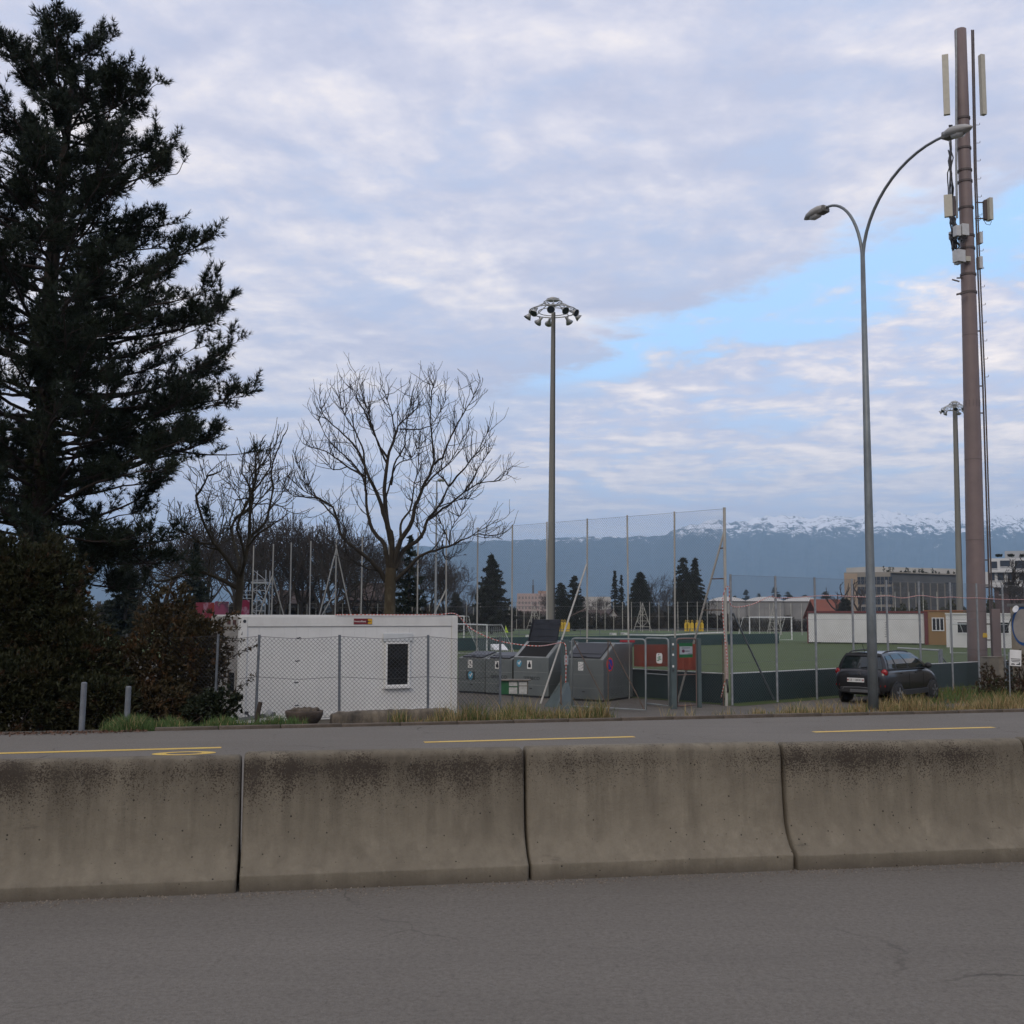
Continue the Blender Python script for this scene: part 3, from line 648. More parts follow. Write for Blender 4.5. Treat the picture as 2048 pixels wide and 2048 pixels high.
# ---- chain-link fence in front of the container
def post_tube(base, h, r, mat, parent, name='post', lean=(0, 0)):
    m = MB(); m.tube([base, (base[0] + lean[0], base[1] + lean[1], base[2] + h)], r, 10); return m.build(name, mat, parent, smooth=False)
def fence(name, label, posts, h, cell, wr, post_r, mat, wire, zf=None, topwires=(1.0,), group=None, leans=None, sag=0.0, mesh=True, z_lo=0.04, kindmesh=True):
    """posts: list of Vector bases (world)"""
    f = thing(name, posts[0], label, 'fence', group)
    for i, p in enumerate(posts): post_tube(p, h, post_r, mat, f, lean=(leans[i] if leans else (0, 0)))
    L = []
    for a, b in zip(posts[:-1], posts[1:]):
        if mesh: L.append(chainlink(a, b, min(a.z, b.z) + z_lo, max(a.z, b.z) + h - 0.03, cell, wr, sag))
    if L:
        V, F = merge_vf(L); np_mesh('wire_mesh', V, F, wire, f, kind='stuff')
    for k in topwires:
        m = MB()
        for a, b in zip(posts[:-1], posts[1:]):
            A = a + Vector((0, 0, h * k - 0.03)); B = b + Vector((0, 0, h * k - 0.03)); C = (A + B) / 2 - Vector((0, 0, sag)); m.tube([A, C, B], wr * 1.3, 4)
        m.build('tension_wire', wire, f)
    return f
FD = 21.8
def fp(px, D=FD, z=-0.16): q = AT(px, 1400, D); return Vector((q.x, q.y, z))
posts = [fp(-40, 22.6), fp(100, 22.4), fp(248, 22.3), fp(430, 22.0), fp(512), fp(679, 21.9), fp(856, 22.1), fp(1000, 22.9, -0.2)]
posts[3] = fp(430, 22.0, -0.16)
fence('chain_link_fence', 'low chain-link fence with slim grey posts in front of the white container', posts, 1.64, 0.085, 0.0031, 0.026, DARK_STEEL, WIRE, topwires=(1.0, 0.52, 0.05), leans=[(0, 0), (0, 0), (0.015, 0), (0.03, 0), (0.035, 0), (-0.02, 0), (-0.01, 0), (0.0, 0)], sag=0.05)
# dark ties twisted into the mesh
for k, (x, y) in enumerate([(598, 1276), (595, 1322), (593, 1365), (594, 1411)]):
    p = AT(x, y, FD - 0.02); m = MB(); m.tube([p + Vector((-0.045, 0, 0.004)), p + Vector((-0.015, -0.01, -0.008)), p + Vector((0.015, 0.01, 0.008)), p + Vector((0.045, 0, -0.004))], [0.008, 0.016, 0.014, 0.006], 6)
    tag(m.build('wire_tie', BLACK_P), ['topmost', 'second', 'third', 'lowest'][k] + ' of four dark wire ties on the mesh before the white wall', 'wire tie', 'dark ties in the fence mesh')

# ---- steel bollards at the path edge
for px, yt, yb, D, lab in ((163, 1364, 1464, 17.9, 'taller grey steel bollard standing on the asphalt at the left'), (253, 1372, 1452, 18.6, 'shorter grey steel bollard standing in the grass')):
    b = AT(px, yb, D); tp = AT(px + 2, yt, D); b.z = max(-0.02, min(b.z, 0.0)); m = MB(); r = 0.046
    m.lathe([(r, 0.0), (r, tp.z - b.z - 0.02), (r * 0.8, tp.z - b.z - 0.004), (r * 0.4, tp.z - b.z)], (0, 0, 0), 18)
    o = m.build('bollard', DARK_STEEL if False else pm('bollard_steel', (0.18, 0.195, 0.21), (0.12, 0.13, 0.145), scale=6, rough=0.6, metal=0.2, fine=0.3), smooth=False); o.location = b; o.rotation_euler = (0, R(1.0), 0)
    tag(o, lab, 'bollard', 'steel bollards by the path')

# ---- scrap steel beam, stone bowl, low concrete block
SCRAP = pm('scrap_steel', (0.13, 0.14, 0.15), (0.07, 0.07, 0.072), scale=6, rough=0.6, metal=0.3, fine=0.3)
OLDWOOD = pm('old_wood', (0.065, 0.045, 0.032), (0.03, 0.023, 0.018), scale=14, rough=0.95, bump=0.6, stretch=(1, 1, 0.2))
D = 21.2; base = AT(512, 1447, D)
st = thing('steel_offcut', (base.x, base.y, base.z), 'bent steel channel lying across a weathered wooden stump at the fence foot', 'scrap')
a, b = AT(477, 1443, D), AT(550, 1431, D)
m = MB(); m.bar(a, b, 0.10, 0.014); m.bar(a + Vector((0, -0.045, 0.03)), b + Vector((0, -0.045, 0.03)), 0.012, 0.07); m.bar(a + Vector((0, 0.045, 0.03)), b + Vector((0, 0.045, 0.03)), 0.012, 0.07); m.build('channel', SCRAP, st)
m = MB(); m.bar(AT(529, 1433, D + 0.1), AT(543, 1424, D + 0.1), 0.14, 0.02); m.bar(AT(533, 1431, D - .05), AT(541, 1422, D - .05), 0.02, 0.10); m.build('plate', pm('scrap_pale', (0.26, 0.27, 0.28), (0.18, 0.18, 0.19)), st)
m = MB(); m.tube([AT(513, 1450, D - .1), AT(516, 1425, D - .1), AT(521, 1404, D - .1)], [0.05, 0.045, 0.042], 8); m.build('stump', OLDWOOD, st)
m = MB(); m.tube([AT(501, 1436, D), AT(493, 1426, D)], 0.02, 6); m.box(AT(493, 1426, D), (0.07, 0.05, 0.06), R(20)); m.build('bracket', BLACK_P, st)
STONE = pm('mossy_stone', (0.10, 0.075, 0.056), (0.045, 0.034, 0.026), scale=4, rough=0.95, bump=0.9, bscale=22, fine=0.6)
c = AT(608, 1451, 20.4); bowl = thing('planter_bowl', (c.x, c.y, c.z), 'dark mossy concrete planter bowl standing on the verge', 'planter')
m = MB(); m.lathe([(0.19, 0), (0.24, 0.04), (0.30, 0.11), (0.335, 0.18), (0.345, 0.235), (0.34, 0.27), (0.315, 0.275), (0.30, 0.235), (0.1, 0.22)], c, 28); m.build('bowl', STONE, bowl, smooth=True)
m = MB()
for k in range(26):
    a = random.uniform(0, 6.28); rr = random.uniform(0, .26); p = c + Vector((rr * math.cos(a), rr * math.sin(a), 0.25 + random.uniform(0, .03))); m.lathe([(0.03, -0.03), (0.06, 0.0), (0.045, 0.03), (0.01, 0.05)], p, 6)
m.build('soil', pm('dry_soil', (0.12, 0.095, 0.07), (0.04, 0.03, 0.022), scale=9, rough=1, bump=0.8), bowl)
bl = [AT(663, 1449, 20.35), AT(905, 1447, 21.3)]; d = (bl[1] - bl[0]); ang = math.atan2(d.y, d.x); L = d.to_2d().length
m = MB(); n = 40; vs = []; top = 0.235
for k in range(n + 1):
    x = L * k / n
    for (y, z) in ((-0.15, -0.08), (-0.15, 0.09), (-0.145, 0.17), (-0.11, 0.22), (0.0, 0.235), (0.11, 0.22), (0.15, 0.1), (0.15, -0.08)):
        e = 0.05 * max(0, 1 - x / 0.12) + 0.05 * max(0, 1 - (L - x) / 0.12)
        vs.append(bl[0] + Matrix.Rotation(ang, 3, 'Z') @ Vector((x, y * (1 - e * 2) + random.gauss(0, 0.006), z - e + random.gauss(0, 0.006))))
m.add(vs, [(k * 8 + j, (k + 1) * 8 + j, (k + 1) * 8 + j + 1, k * 8 + j + 1) for k in range(n) for j in range(7)] + [tuple(range(8)), tuple(n * 8 + j for j in range(7, -1, -1))])
BLOCK = pm('weathered_block', (0.20, 0.165, 0.12), (0.04, 0.034, 0.028), scale=3.2, rough=0.95, bump=0.9, bscale=25, fine=0.55, stretch=(1.5, 1.5, 0.6))
tag(m.build('concrete_block', BLOCK, smooth=True), 'long low blackened concrete block lying behind the kerb', 'concrete block')
# ---- recycling containers
BIN = pm('bin_coated_steel', (0.165, 0.182, 0.176), (0.13, 0.145, 0.142), scale=2.0, rough=0.42, metal=0.25, fine=0.12)
BINLINE = pm('bin_groove', (0.03, 0.035, 0.037), (0.025, 0.03, 0.03), rough=0.6)
BINTRIM = pm('bin_trim', (0.26, 0.27, 0.26), (0.20, 0.21, 0.20), scale=5, rough=0.45, metal=0.4)
LID = pm('bin_lid', (0.020, 0.022, 0.028), (0.03, 0.032, 0.04), scale=4, rough=0.38)
BLUE_S = pm('sticker_blue', (0.10, 0.30, 0.42), (0.08, 0.25, 0.36), rough=0.4)
BETA = R(-33)
def bin_box(fr, w, d, hf, hr, slant, label, lid_open=False, stickers=(), letter=None, side_sign=False):
    """fr: front right bottom corner"""
    fr = Vector(fr); X = Vector((math.cos(BETA), math.sin(BETA), 0)); Y = Vector((-X.y, X.x, 0))
    o = fr - X * w; t = thing('recycling_container', o, label, 'recycling bin', 'recycling containers in the yard')
    MM = frame(o, Y, (0, 0, 1))                     # a = depth, b = height, third = X
    gap = 0.06
    m = MB(); m.prism([(0.03, 0.0), (d - 0.03, 0.0), (d - 0.03, gap), (0.03, gap)], MM, 0.03, w - 0.03); m.build('base', BLACK_P, t)
    body = MB(); body.prism([(0, gap), (d, gap), (d, hr), (slant, hr), (0, hf)], MM, 0.0, w); bo = body.build('body', BIN, t, bevel=0.012)
    # horizontal panel joints on front and right side
    for z in (0.36 * hf / 1.28 + .04, 0.80 * hf / 1.28 + .02):
        m = MB(); m.prism([(-0.006, z), (0.01, z), (0.01, z + 0.018), (-0.006, z + 0.018)], MM, 0.004, w - 0.004); m.build('panel_joint', BINTRIM, bo)
        m = MB(); m.prism([(0.004, z + .03), (d - 0.004, z + .03), (d - 0.004, z + 0.045), (0.004, z + 0.045)], MM, w - 0.004, w + 0.006); m.build('panel_joint', BINTRIM, bo)
    # slanted deck with trim and lid
    sx = Vector((slant, hr - hf)); sl = sx.length; sdir = (Y * sx.x + Vector((0, 0, sx.y))) / sl
    S = frame(o + Vector((0, 0, hf)), X, sdir)
    m = MB(); m.prism([(0.01, 0.01), (w - 0.01, 0.01), (w - 0.01, sl - 0.01), (0.01, sl - 0.01)], S, 0.0, 0.022); m.build('deck', BINTRIM, t)
    lx0, lx1, ly0, ly1 = 0.13, w - 0.13, 0.07, sl - 0.08
    if not lid_open:
        m = MB(); m.prism([(lx0, ly0), (lx1, ly0), (lx1, ly1), (lx0, ly1)], S, 0.023, 0.07); li = m.build('lid', LID, t, bevel=0.015)
        m = MB(); m.prism([(lx0 + .03, ly0 + 0.19), (lx1 - .03, ly0 + 0.19), (lx1 - .03, ly0 + 0.21), (lx0 + .03, ly0 + 0.21)], S, 0.07, 0.083); m.build('rib', LID, li)
        m = MB(); m.prism([(w / 2 - .06, ly0 + 0.03), (w / 2 + .06, ly0 + 0.03), (w / 2 + .06, ly0 + 0.08), (w / 2 - .06, ly0 + 0.08)], S, 0.07, 0.09); m.build('handle', BLACK_P, li)
    else:
        m = MB(); m.prism([(lx0, ly0), (lx1, ly0), (lx1, ly1), (lx0, ly1)], S, 0.0225, 0.026); m.build('opening_shade', pm('bin_inside_shade', (0.006, 0.006, 0.006), (0.004, 0.004, 0.004), rough=0.9), t)  # no hole: a near-black sheet on the deck paints the shaded inside
        hp = S @ Vector((0, ly1, 0.04)); up = (Vector((0, 0, 1)) + Y * 0.10 + X * 0.10).normalized(); O2 = frame(hp, X, up)
        hgt = 0.74
        m = MB(); m.prism([(lx0 - .02, 0.0), (lx1 + .02, 0.0), (lx1 + .05, hgt), (lx0 + .05, hgt)], O2, -0.0, 0.03); li = m.build('lid', LID, t, bevel=0.012)
        for yy in (0.18, 0.42, 0.60):
            m = MB(); m.prism([(lx0 + .05, yy), (lx1 - .01, yy), (lx1 - .01, yy + 0.025), (lx0 + .05, yy + 0.025)], O2, 0.03, 0.05); m.build('rib', LID, li)
        m = MB(); m.prism([(lx0 - .02, 0.0), (lx0 + .01, 0.0), (lx0 + .08, hgt), (lx0 + .05, hgt)], O2, 0.03, 0.075); m.build('lid_edge', LID, li)
        m = MB(); m.prism([(lx1 - .01, 0.0), (lx1 + .02, 0.0), (lx1 + .05, hgt), (lx1 + .02, hgt)], O2, 0.03, 0.075); m.build('lid_edge', LID, li)
        m = MB(); m.prism([(w / 2 - .02, hgt - .09), (w / 2 + .12, hgt - .09), (w / 2 + .12, hgt - .02), (w / 2 - .02, hgt - .02)], O2, 0.031, 0.06); m.build('handle', BLACK_P, li)
    F = frame(o, X, (0, 0, 1))
    for (x, z, sx_, sz_, kind) in stickers:
        if kind in ('white', 'bottle', 'cross'):
            m = MB(); m.prism([(x - sx_ / 2, z - sz_ / 2), (x + sx_ / 2, z - sz_ / 2), (x + sx_ / 2, z + sz_ / 2), (x - sx_ / 2, z + sz_ / 2)], F, 0.0, 0.009); s = m.build('sticker', WHITE_P, t)
            m = MB()
            if kind == 'bottle': m.prism([(x - .05, z - .09), (x + .05, z - .09), (x + .055, z), (x + .02, z + .05), (x + .02, z + .1), (x - .02, z + .1), (x - .02, z + .05), (x - .055, z)], F, 0.009, 0.012)
            elif kind == 'cross': 
                for k in range(7): m.prism([(x - .06 + (k % 3) * .05, z - .1 + k * .03), (x - .03 + (k % 3) * .05, z - .11 + k * .03), (x - .02 + (k % 3) * .05, z - .08 + k * .03)], F, 0.009, 0.012)
            else:
                m.prism([(x - .055, z - .1), (x - .035, z - .1), (x - .035, z + .1), (x - .055, z + .1)], F, 0.009, 0.012); m.prism([(x - .02, z - .1), (x + .05, z - .1), (x + .05, z - .07), (x - .02, z - .07)], F, 0.009, 0.012); m.prism([(x + .02, z - .03), (x + .05, z - .03), (x + .03, z + .1), (x + .0, z + .1)], F, 0.009, 0.012)
            m.build('pictogram', BLACK_P, s)
        elif kind == 'dark':
            m = MB(); m.prism([(x - sx_ / 2, z - sz_ / 2), (x + sx_ / 2, z - sz_ / 2), (x + sx_ / 2, z + sz_ / 2), (x - sx_ / 2, z + sz_ / 2)], F, 0.0, 0.005); m.build('scraped_patch', pm('scraped', (0.05, 0.055, 0.05), (0.035, 0.04, 0.038), scale=12), t)
        elif kind == 'drop':
            m = MB(); m.prism([(x + sx_ / 2 * math.sin(a) * (0.55 + 0.45 * abs(math.sin(a / 2))), z - sz_ / 2 * math.cos(a)) for a in [2 * math.pi * k / 16 for k in range(16)]][::-1], F, 0.006, 0.011); s = m.build('sticker', BLUE_S, t)
            m = MB(); m.prism([(x - .02, z), (x + .05, z + .09), (x + .075, z + .07), (x + .01, z - .03)], F, 0.011, 0.014); m.prism([(x - .055, z + .03), (x - .03, z + .05), (x + .01, z - .03), (x - .0, z - .05)], F, 0.011, 0.014); m.build('pictogram', WHITE_P, s)
    if letter: text_part('lettering', 'SERBECO', BLACK_P, t, frame(F @ Vector((letter[0], letter[1], 0.006)), X, (0, 0, 1)), 0.15)
    m = MB(); m.prism([(w * .5 - .05, 0.28), (w * .5 + .05, 0.28), (w * .5 + .05, 0.31), (w * .5 - .05, 0.31)], F, 0.0, 0.008); m.build('lock_plate', BLACK_P, t)
    if side_sign:
        c = o + X * (w + 0.004) + Y * 0.42 + Vector((0, 0, 1.14)); Q = frame(c, Y, (0, 0, 1))
        def disc(r, z0, z1): return [(r * math.cos(2 * math.pi * k / 28), r * math.sin(2 * math.pi * k / 28)) for k in range(28)], Q, z0, z1
        m = MB(); m.prism(*disc(0.215, 0.0, 0.006)); s = m.build('no_parking_sign', pm('sign_red', (0.75, 0.07, 0.07), (0.7, 0.06, 0.06)), t)
        m = MB(); m.prism(*disc(0.165, 0.006, 0.009)); m.build('blue_disc', pm('sign_blue', (0.03, 0.05, 0.34), (0.025, 0.04, 0.3)), s)
        m = MB(); m.prism([(-.13, .10), (-.10, .13), (.13, -.10), (.10, -.13)], Q, 0.009, 0.012); m.build('red_slash', pm('sign_red2', (0.55, 0.05, 0.08), (0.5, 0.04, 0.07)), s)
    return t
B4 = G(1207, 1404.5); B3 = G(1097, 1397); B2 = G(1024, 1391.5); B1 = G(970, 1388)
bin_box(B4, 1.42, 2.0, 1.27, 1.78, 0.85, 'rightmost recycling container, lid shut, with a round blue and red sign on its side', stickers=[(0.62, 1.08, 0.18, 0.27, 'cross')], side_sign=True)
bin_box(B3, 1.34, 1.95, 1.27, 1.80, 0.85, 'recycling container with its black lid standing open', lid_open=True, stickers=[(0.22, 1.09, 0.22, 0.24, 'drop'), (0.62, 1.06, 0.18, 0.27, 'bottle')], letter=(0.70, 0.62))
bin_box(B2, 1.07, 1.6, 1.17, 1.36, 0.95, 'low recycling container beside the open one, bottle sticker behind the fence post', stickers=[(0.48, 1.0, 0.18, 0.26, 'bottle')], letter=(0.55, 0.6))
bin_box(B1, 1.12, 1.6, 1.17, 1.36, 0.95, 'leftmost low recycling container, beside the white container, with a blue sticker', stickers=[(0.50, 1.0, 0.18, 0.27, 'white'), (0.52, 0.60, 0.36, 0.28, 'dark'), (0.52, 0.60, 0.24, 0.30, 'drop')])

# ---- green letter boxes on a post
GREEN = pm('letterbox_green', (0.012, 0.085, 0.03), (0.01, 0.07, 0.025), rough=0.4)
D = 30.2; c = AT(997, 1424, D); c.z = gz(c.x, c.y)
lb = thing('letter_box', (c.x, c.y, c.z), 'pair of green letter boxes with pale flaps on a short post', 'letter box')
a = AT(997, 1390, D).z
m = MB(); m.tube([(AT(1025, 1300, D).x, c.y, c.z), (AT(1025, 1300, D).x, c.y, a + .1)], 0.03, 8); m.build('post', DARK_STEEL, lb)
x0, x1, x2, x3 = (AT(p, 1370, D).x for p in (1001, 1018, 1036, 1056)); zt, zb = AT(1000, 1361, D).z, AT(1000, 1388, D).z
m = MB(); m.box(((x0 + x2) / 2, c.y, (zt + zb) / 2), (x2 - x0, 0.3, zt - zb)); m.build('box', GREEN, lb, bevel=0.01)
m = MB(); m.box(((x2 + x3) / 2 + .01, c.y, (zt + zb) / 2), (x3 - x2 - .02, 0.3, zt - zb - 0.02)); m.build('box', pm('box_brown', (0.10, 0.085, 0.06), (0.06, 0.05, 0.04)), lb, bevel=0.01)
for (xa, xb, za, zc, nm) in ((x1, x2 - .02, .62, .95, 'mail_flap'), (x1, x2 - .02, .05, .52, 'paper'), (x2 + .03, x3 - .03, .66, .95, 'mail_flap'), (x2 + .03, x3 - .03, .05, .6, 'paper')):
    m = MB(); m.box(((xa + xb) / 2, c.y - 0.158, zb + (zt - zb) * (za + zc) / 2), (xb - xa, 0.014, (zt - zb) * (zc - za))); m.build(nm, pm('pale_flap', (0.42, 0.42, 0.39), (0.28, 0.28, 0.26), scale=14, rough=0.5), lb)
m = MB(); m.box(((x0 + x3) / 2 + .02, c.y - .02, zt + 0.02), (x3 - x0 + .1, 0.42, 0.03)); m.build('roof', pm('box_roof', (0.16, 0.14, 0.11), (0.08, 0.07, 0.06), scale=8, rough=0.9), lb)

# ---- gates
GATEC = pm('gate_paint', (0.24, 0.26, 0.26), (0.17, 0.19, 0.19), scale=5, rough=0.5, fine=0.2)
GATEG = pm('gate_post_green', (0.075, 0.10, 0.10), (0.06, 0.08, 0.08), scale=3, rough=0.5, fine=0.15)
gp = thing('gate_post', GP, 'thick grey-green gate post on a triangular foot, the cable hanging down it', 'gate post')
m = MB(); m.box((GP.x, GP.y, GP.z + 0.96), (0.21, 0.21, 1.92), R(10)); m.build('column', GATEG, gp, bevel=0.01)
m = MB(); m.box((GP.x, GP.y, GP.z + 1.93), (0.22, 0.22, 0.02), R(10)); m.build('cap', GATEG, gp)
pl = [G(1088, 1413), G(1143, 1414)]
m = MB(); A = Vector(GP) + Vector((-0.12, -0.11, 0.72)); m.add([pl[0], G(1128, 1417), A + Vector((.02, 0, 0)), A + Vector((-.05, 0, 0)), pl[0] + Vector((0, .02, 0)), G(1128, 1417) + Vector((0, .02, 0)), A + Vector((.02, .02, 0)), A + Vector((-.05, .02, 0))], [(0, 1, 2, 3), (4, 7, 6, 5), (0, 3, 7, 4), (1, 5, 6, 2), (3, 2, 6, 7), (0, 4, 5, 1)]); m.build('foot_plate', GATEG, gp)
m = MB(); A2 = Vector(GP) + Vector((0.02, -0.13, 0.72)); q0, q1 = G(1112, 1420), G(1150, 1416); m.add([q0, q1, A2 + Vector((.06, 0, 0)), A2 + Vector((-.06, 0, 0))], [(0, 1, 2, 3)]); m.build('foot_plate', GATEG, gp)
m = MB(); m.bar(G(1122, 1418), Vector((G(1122, 1418).x, G(1122, 1418).y, GP.z + 0.95)), 0.04); m.build('stay', RUST, gp)
m = MB(); m.box((GP.x + .02, GP.y - .115, GP.z + 1.35), (0.12, 0.012, 0.28), R(10)); m.build('notice', pm('notice_grey', (0.36, 0.38, 0.4), (0.2, 0.22, 0.24), scale=18), gp)

def gate_leaf(name, label, p0, p1, h, r=0.027, zb=0.06, diag=True, mid=(), mesh=True, mat=None, rail=None):
    p0 = Vector(p0); p1 = Vector(p1); t = thing(name, p0, label, 'gate'); mat = mat or GATEC
    d = (p1 - p0); L = d.to_2d().length; d = Vector((d.x, d.y, 0)).normalized(); z = Vector((0, 0, 1)); rr = 0.09
    Q = lambda a, b: p0 + d * a + z * (b)
    pts = [Q(0, zb), Q(0, h - rr), Q(rr * .3, h - rr * .3), Q(rr, h), Q(L - rr, h), Q(L - rr * .3, h - rr * .3), Q(L, h - rr), Q(L, zb), Q(L * .5, zb), Q(0, zb)]
    m = MB(); m.tube(pts, r, 8); m.build('frame', mat, t, smooth=True)
    for k in mid: m = MB(); m.tube([Q(L * k, zb), Q(L * k, h)], r * .6, 6); m.build('upright', RUST, t)
    if rail: m = MB(); m.tube([Q(0, rail), Q(L, rail)], r * .6, 6); m.build('rail', mat, t)
    if diag:
        for a, b in ((0.03, 0.5), (0.52, 0.98)): m = MB(); m.tube([Q(L * a, h - .06), Q(L * b, zb)], r * .55, 6); m.build('diagonal_brace', RUST, t)
    if mesh:
        V, F = chainlink(Q(r, 0), Q(L - r, 0), p0.z + zb + 0.02, p0.z + h - 0.05, 0.085, 0.0026); np_mesh('wire_mesh', V, F, WIRE, t, kind='stuff')
    return t
g0 = G(1144, 1417.5); g1 = G(1292, 1425)
g0.z = g1.z = -0.79
gate_leaf('yard_gate', 'wide mesh gate leaf with crossed rusty braces before the rightmost recycling container', g0, g1, 2.0, mid=(0.5,))
s0, s1 = G(1292, 1411), G(1338, 1416)
sgate = gate_leaf('pedestrian_gate', 'narrow mesh gate carrying a white octagonal notice', s0, s1, 2.0, mat=GATEC, diag=False, rail=0.95)
p = s0 + (s1 - s0) * 0.6 + Vector((0, -0.04, 1.42)); XD = (s1 - s0).normalized(); Q = frame(p, XD, (0, 0, 1))
m = MB(); m.prism([(-.09, -.15), (.09, -.15), (.13, -.1), (.13, .1), (.09, .15), (-.09, .15), (-.13, .1), (-.13, -.1)], Q, 0, 0.01); sn = m.build('notice', WHITE_P, sgate)
GRN2 = pm('print_green', (0.02, 0.20, 0.09), (0.015, 0.17, 0.07))
m = MB()
for k, (xx, ww) in enumerate(((-.08, .09), (-.02, .11), (-.06, .12), (-.01, .08))): m.prism([(xx - .02, -.075 + k * .036), (xx + ww, -.075 + k * .036), (xx + ww, -.052 + k * .036), (xx - .02, -.052 + k * .036)], Q, 0.01, 0.013)
m.build('green_print', GRN2, sn)
m = MB(); m.prism([(-.03, .09), (.0, .09), (.0, .12), (-.03, .12)], Q, 0.01, 0.013); m.build('logo', BLACK_P, sn)
pb = G(1347, 1418); t = thing('gate_post', pb, 'stout square grey gate post between the two narrow gates', 'gate post')
m = MB(); m.box((pb.x, pb.y, pb.z + 1.02), (0.16, 0.16, 2.04), R(15)); m.build('column', GATEG, t, bevel=0.008)
for k in range(5): m = MB(); m.box((pb.x - .01, pb.y - 0.088, pb.z + (1.85, 1.72, 1.55, 1.22, 1.10)[k]), (0.05, 0.02, 0.06), R(15)); m.build('hinge', [WHITE_P, RUST, WHITE_P, WHITE_P, BLACK_P][k], t)
pc = G(1399, 1415); t = thing('gate_post', pc, 'thinner grey gate post right of the green notice', 'gate post')
m = MB(); m.box((pc.x, pc.y, pc.z + 1.0), (0.11, 0.11, 2.0), R(15)); m.build('column', GATEG, t, bevel=0.008)
q0, q1 = G(1354, 1416), G(1394, 1414)
qg = gate_leaf('pedestrian_gate', 'narrow reddish mesh gate carrying the green and white notice', q0, q1, 2.0, mat=pm('gate_reddish', (0.17, 0.10, 0.085), (0.12, 0.09, 0.08), scale=6), diag=False, rail=0.95)
Q = frame(q0 + (q1 - q0) * 0.45 + Vector((0, -0.05, 1.66)), (q1 - q0), (0, 0, 1))
m = MB(); m.prism([(-.25, -.21), (.25, -.21), (.25, .21), (-.25, .21)], Q, 0, 0.012); sn = m.build('notice', pm('notice_green', (0.012, 0.11, 0.035), (0.01, 0.09, 0.03)), qg)
m = MB(); m.prism([(-.24, -.115), (.24, -.115), (.24, .115), (-.24, .115)], Q, 0.012, 0.015); pn = m.build('pale_panel', pm('notice_pale', (0.33, 0.35, 0.37), (0.28, 0.30, 0.32)), sn)
m = MB(); m.prism([(.055 * math.cos(k) - .10, .05 * math.sin(k) - .02) for k in [i * 0.628 for i in range(10)]], Q, 0.015, 0.018); m.build('emblem', pm('emblem_dark_red', (0.10, 0.02, 0.04), (0.06, 0.01, 0.03)), pn)
m = MB(); m.prism([(-.03, -.035), (.13, -.035), (.13, -.01), (-.03, -.01)], Q, 0.015, 0.018); m.prism([(-.16, .06), (.15, .06), (.15, .08), (-.16, .08)], Q, 0.015, 0.018); m.prism([(.07, -.10), (.22, -.10), (.22, -.09), (.07, -.09)], Q, 0.015, 0.018); m.build('print_line', pm('print_grey', (0.08, 0.09, 0.10), (0.07, 0.08, 0.09)), pn)
# fixed mesh field between the last gate post and the tall net post
e0 = G(1402, 1414); e1 = G(1447, 1412)
fence('mesh_panel', 'short mesh panel between the last gate post and the tall corner post', [e0, e1], 1.98, 0.09, 0.0025, 0.015, RUST, WIRE, topwires=(1.0, 0.5))

# ---- tall ball-stop net (left side of the pitch)
NETH = 5.93
npx = [(1448, 1013), (1347, 1023), (1256, 1031), (1173, 1038.5), (1094, 1045.5), (1024, 1053), (955, 1064), (894, 1071), (836, 1078), (780, 1083), (724, 1087), (673, 1090), (622, 1092), (583, 1094), (546, 1097), (507, 1099)]
N0 = G(1453, 1412).to_2d(); NE = Vector((-11.2, 51.8))
nposts = []
for px, py in npx:
    h = HIT(px, N0, NE, py); nposts.append(Vector((h.x, h.y, -0.8)))
nposts[0] = Vector((N0.x, N0.y, -0.8))
net = thing('ball_stop_net', nposts[0], 'tall chain-link ball-stop fence on slim pale posts beside the pitch', 'fence')
for i, p in enumerate(nposts): post_tube(p, NETH, 0.045 if i == 0 else 0.029, PALE_STEEL, net, lean=(random.uniform(-.03, .03), 0))
LL = [chainlink(a, b, -0.75, -0.8 + NETH - 0.04, 0.095, 0.0025) for a, b in zip(nposts[:8], nposts[1:8])]
V, F = merge_vf(LL); np_mesh('wire_mesh', V, F, WIRE_PALE, net, kind='stuff')
for z in (NETH - .04, NETH * .5, 1.2):
    m = MB(); [m.tube([a + Vector((0, 0, z)), b + Vector((0, 0, z))], 0.004, 4) for a, b in zip(nposts[:8], nposts[1:8])]; m.build('tension_wire', WIRE_PALE, net)
def brace(top, foot, r=0.03): m = MB(); m.tube([top, foot], r, 8); return m.build('brace', PALE_STEEL, net)
bf = G(1355, 1404); brace(nposts[0] + Vector((0, 0, NETH - 0.75)), bf, 0.033)
for yy in (1096, 1157, 1220):
    hz = AT(1447, yy, nposts[0].y).z; k = (nposts[0].z + NETH - .75 - hz) / (nposts[0].z + NETH - .75 - bf.z); q = (nposts[0] + Vector((0, 0, NETH - .75))).lerp(bf, k); m = MB(); m.tube([q, Vector((nposts[0].x, nposts[0].y, q.z))], 0.02, 6); m.build('rung', RUST, net)
brace(nposts[3] + Vector((0, 0, NETH - 1.55)), G(1081, 1408))
m = MB(); m.tube([nposts[3] + Vector((0, 0, 2.9)), (nposts[3] + Vector((0, 0, NETH - 1.55))).lerp(G(1081, 1408), .40)], 0.015, 6); m.build('rung', RUST, net)
def aframe(i, dx, hf=0.88, both=True):
    p = nposts[i]; tp = p + Vector((0, 0, NETH * hf)); Ld = (NE - N0).normalized(); n2 = Vector((Ld.y, -Ld.x))
    for sgn in ((1, -1) if both else (1,)): brace(tp, p + Vector((n2.x * dx * sgn, n2.y * dx * sgn, 0)), 0.027)
    return tp
aframe(7, -2.2, 0.62, False)
tp = aframe(11, 1.55, 0.93); brace(nposts[11] + Vector((0, 0, NETH * .62)), nposts[11] + Vector((-1.9, -.5, 0)), .024)
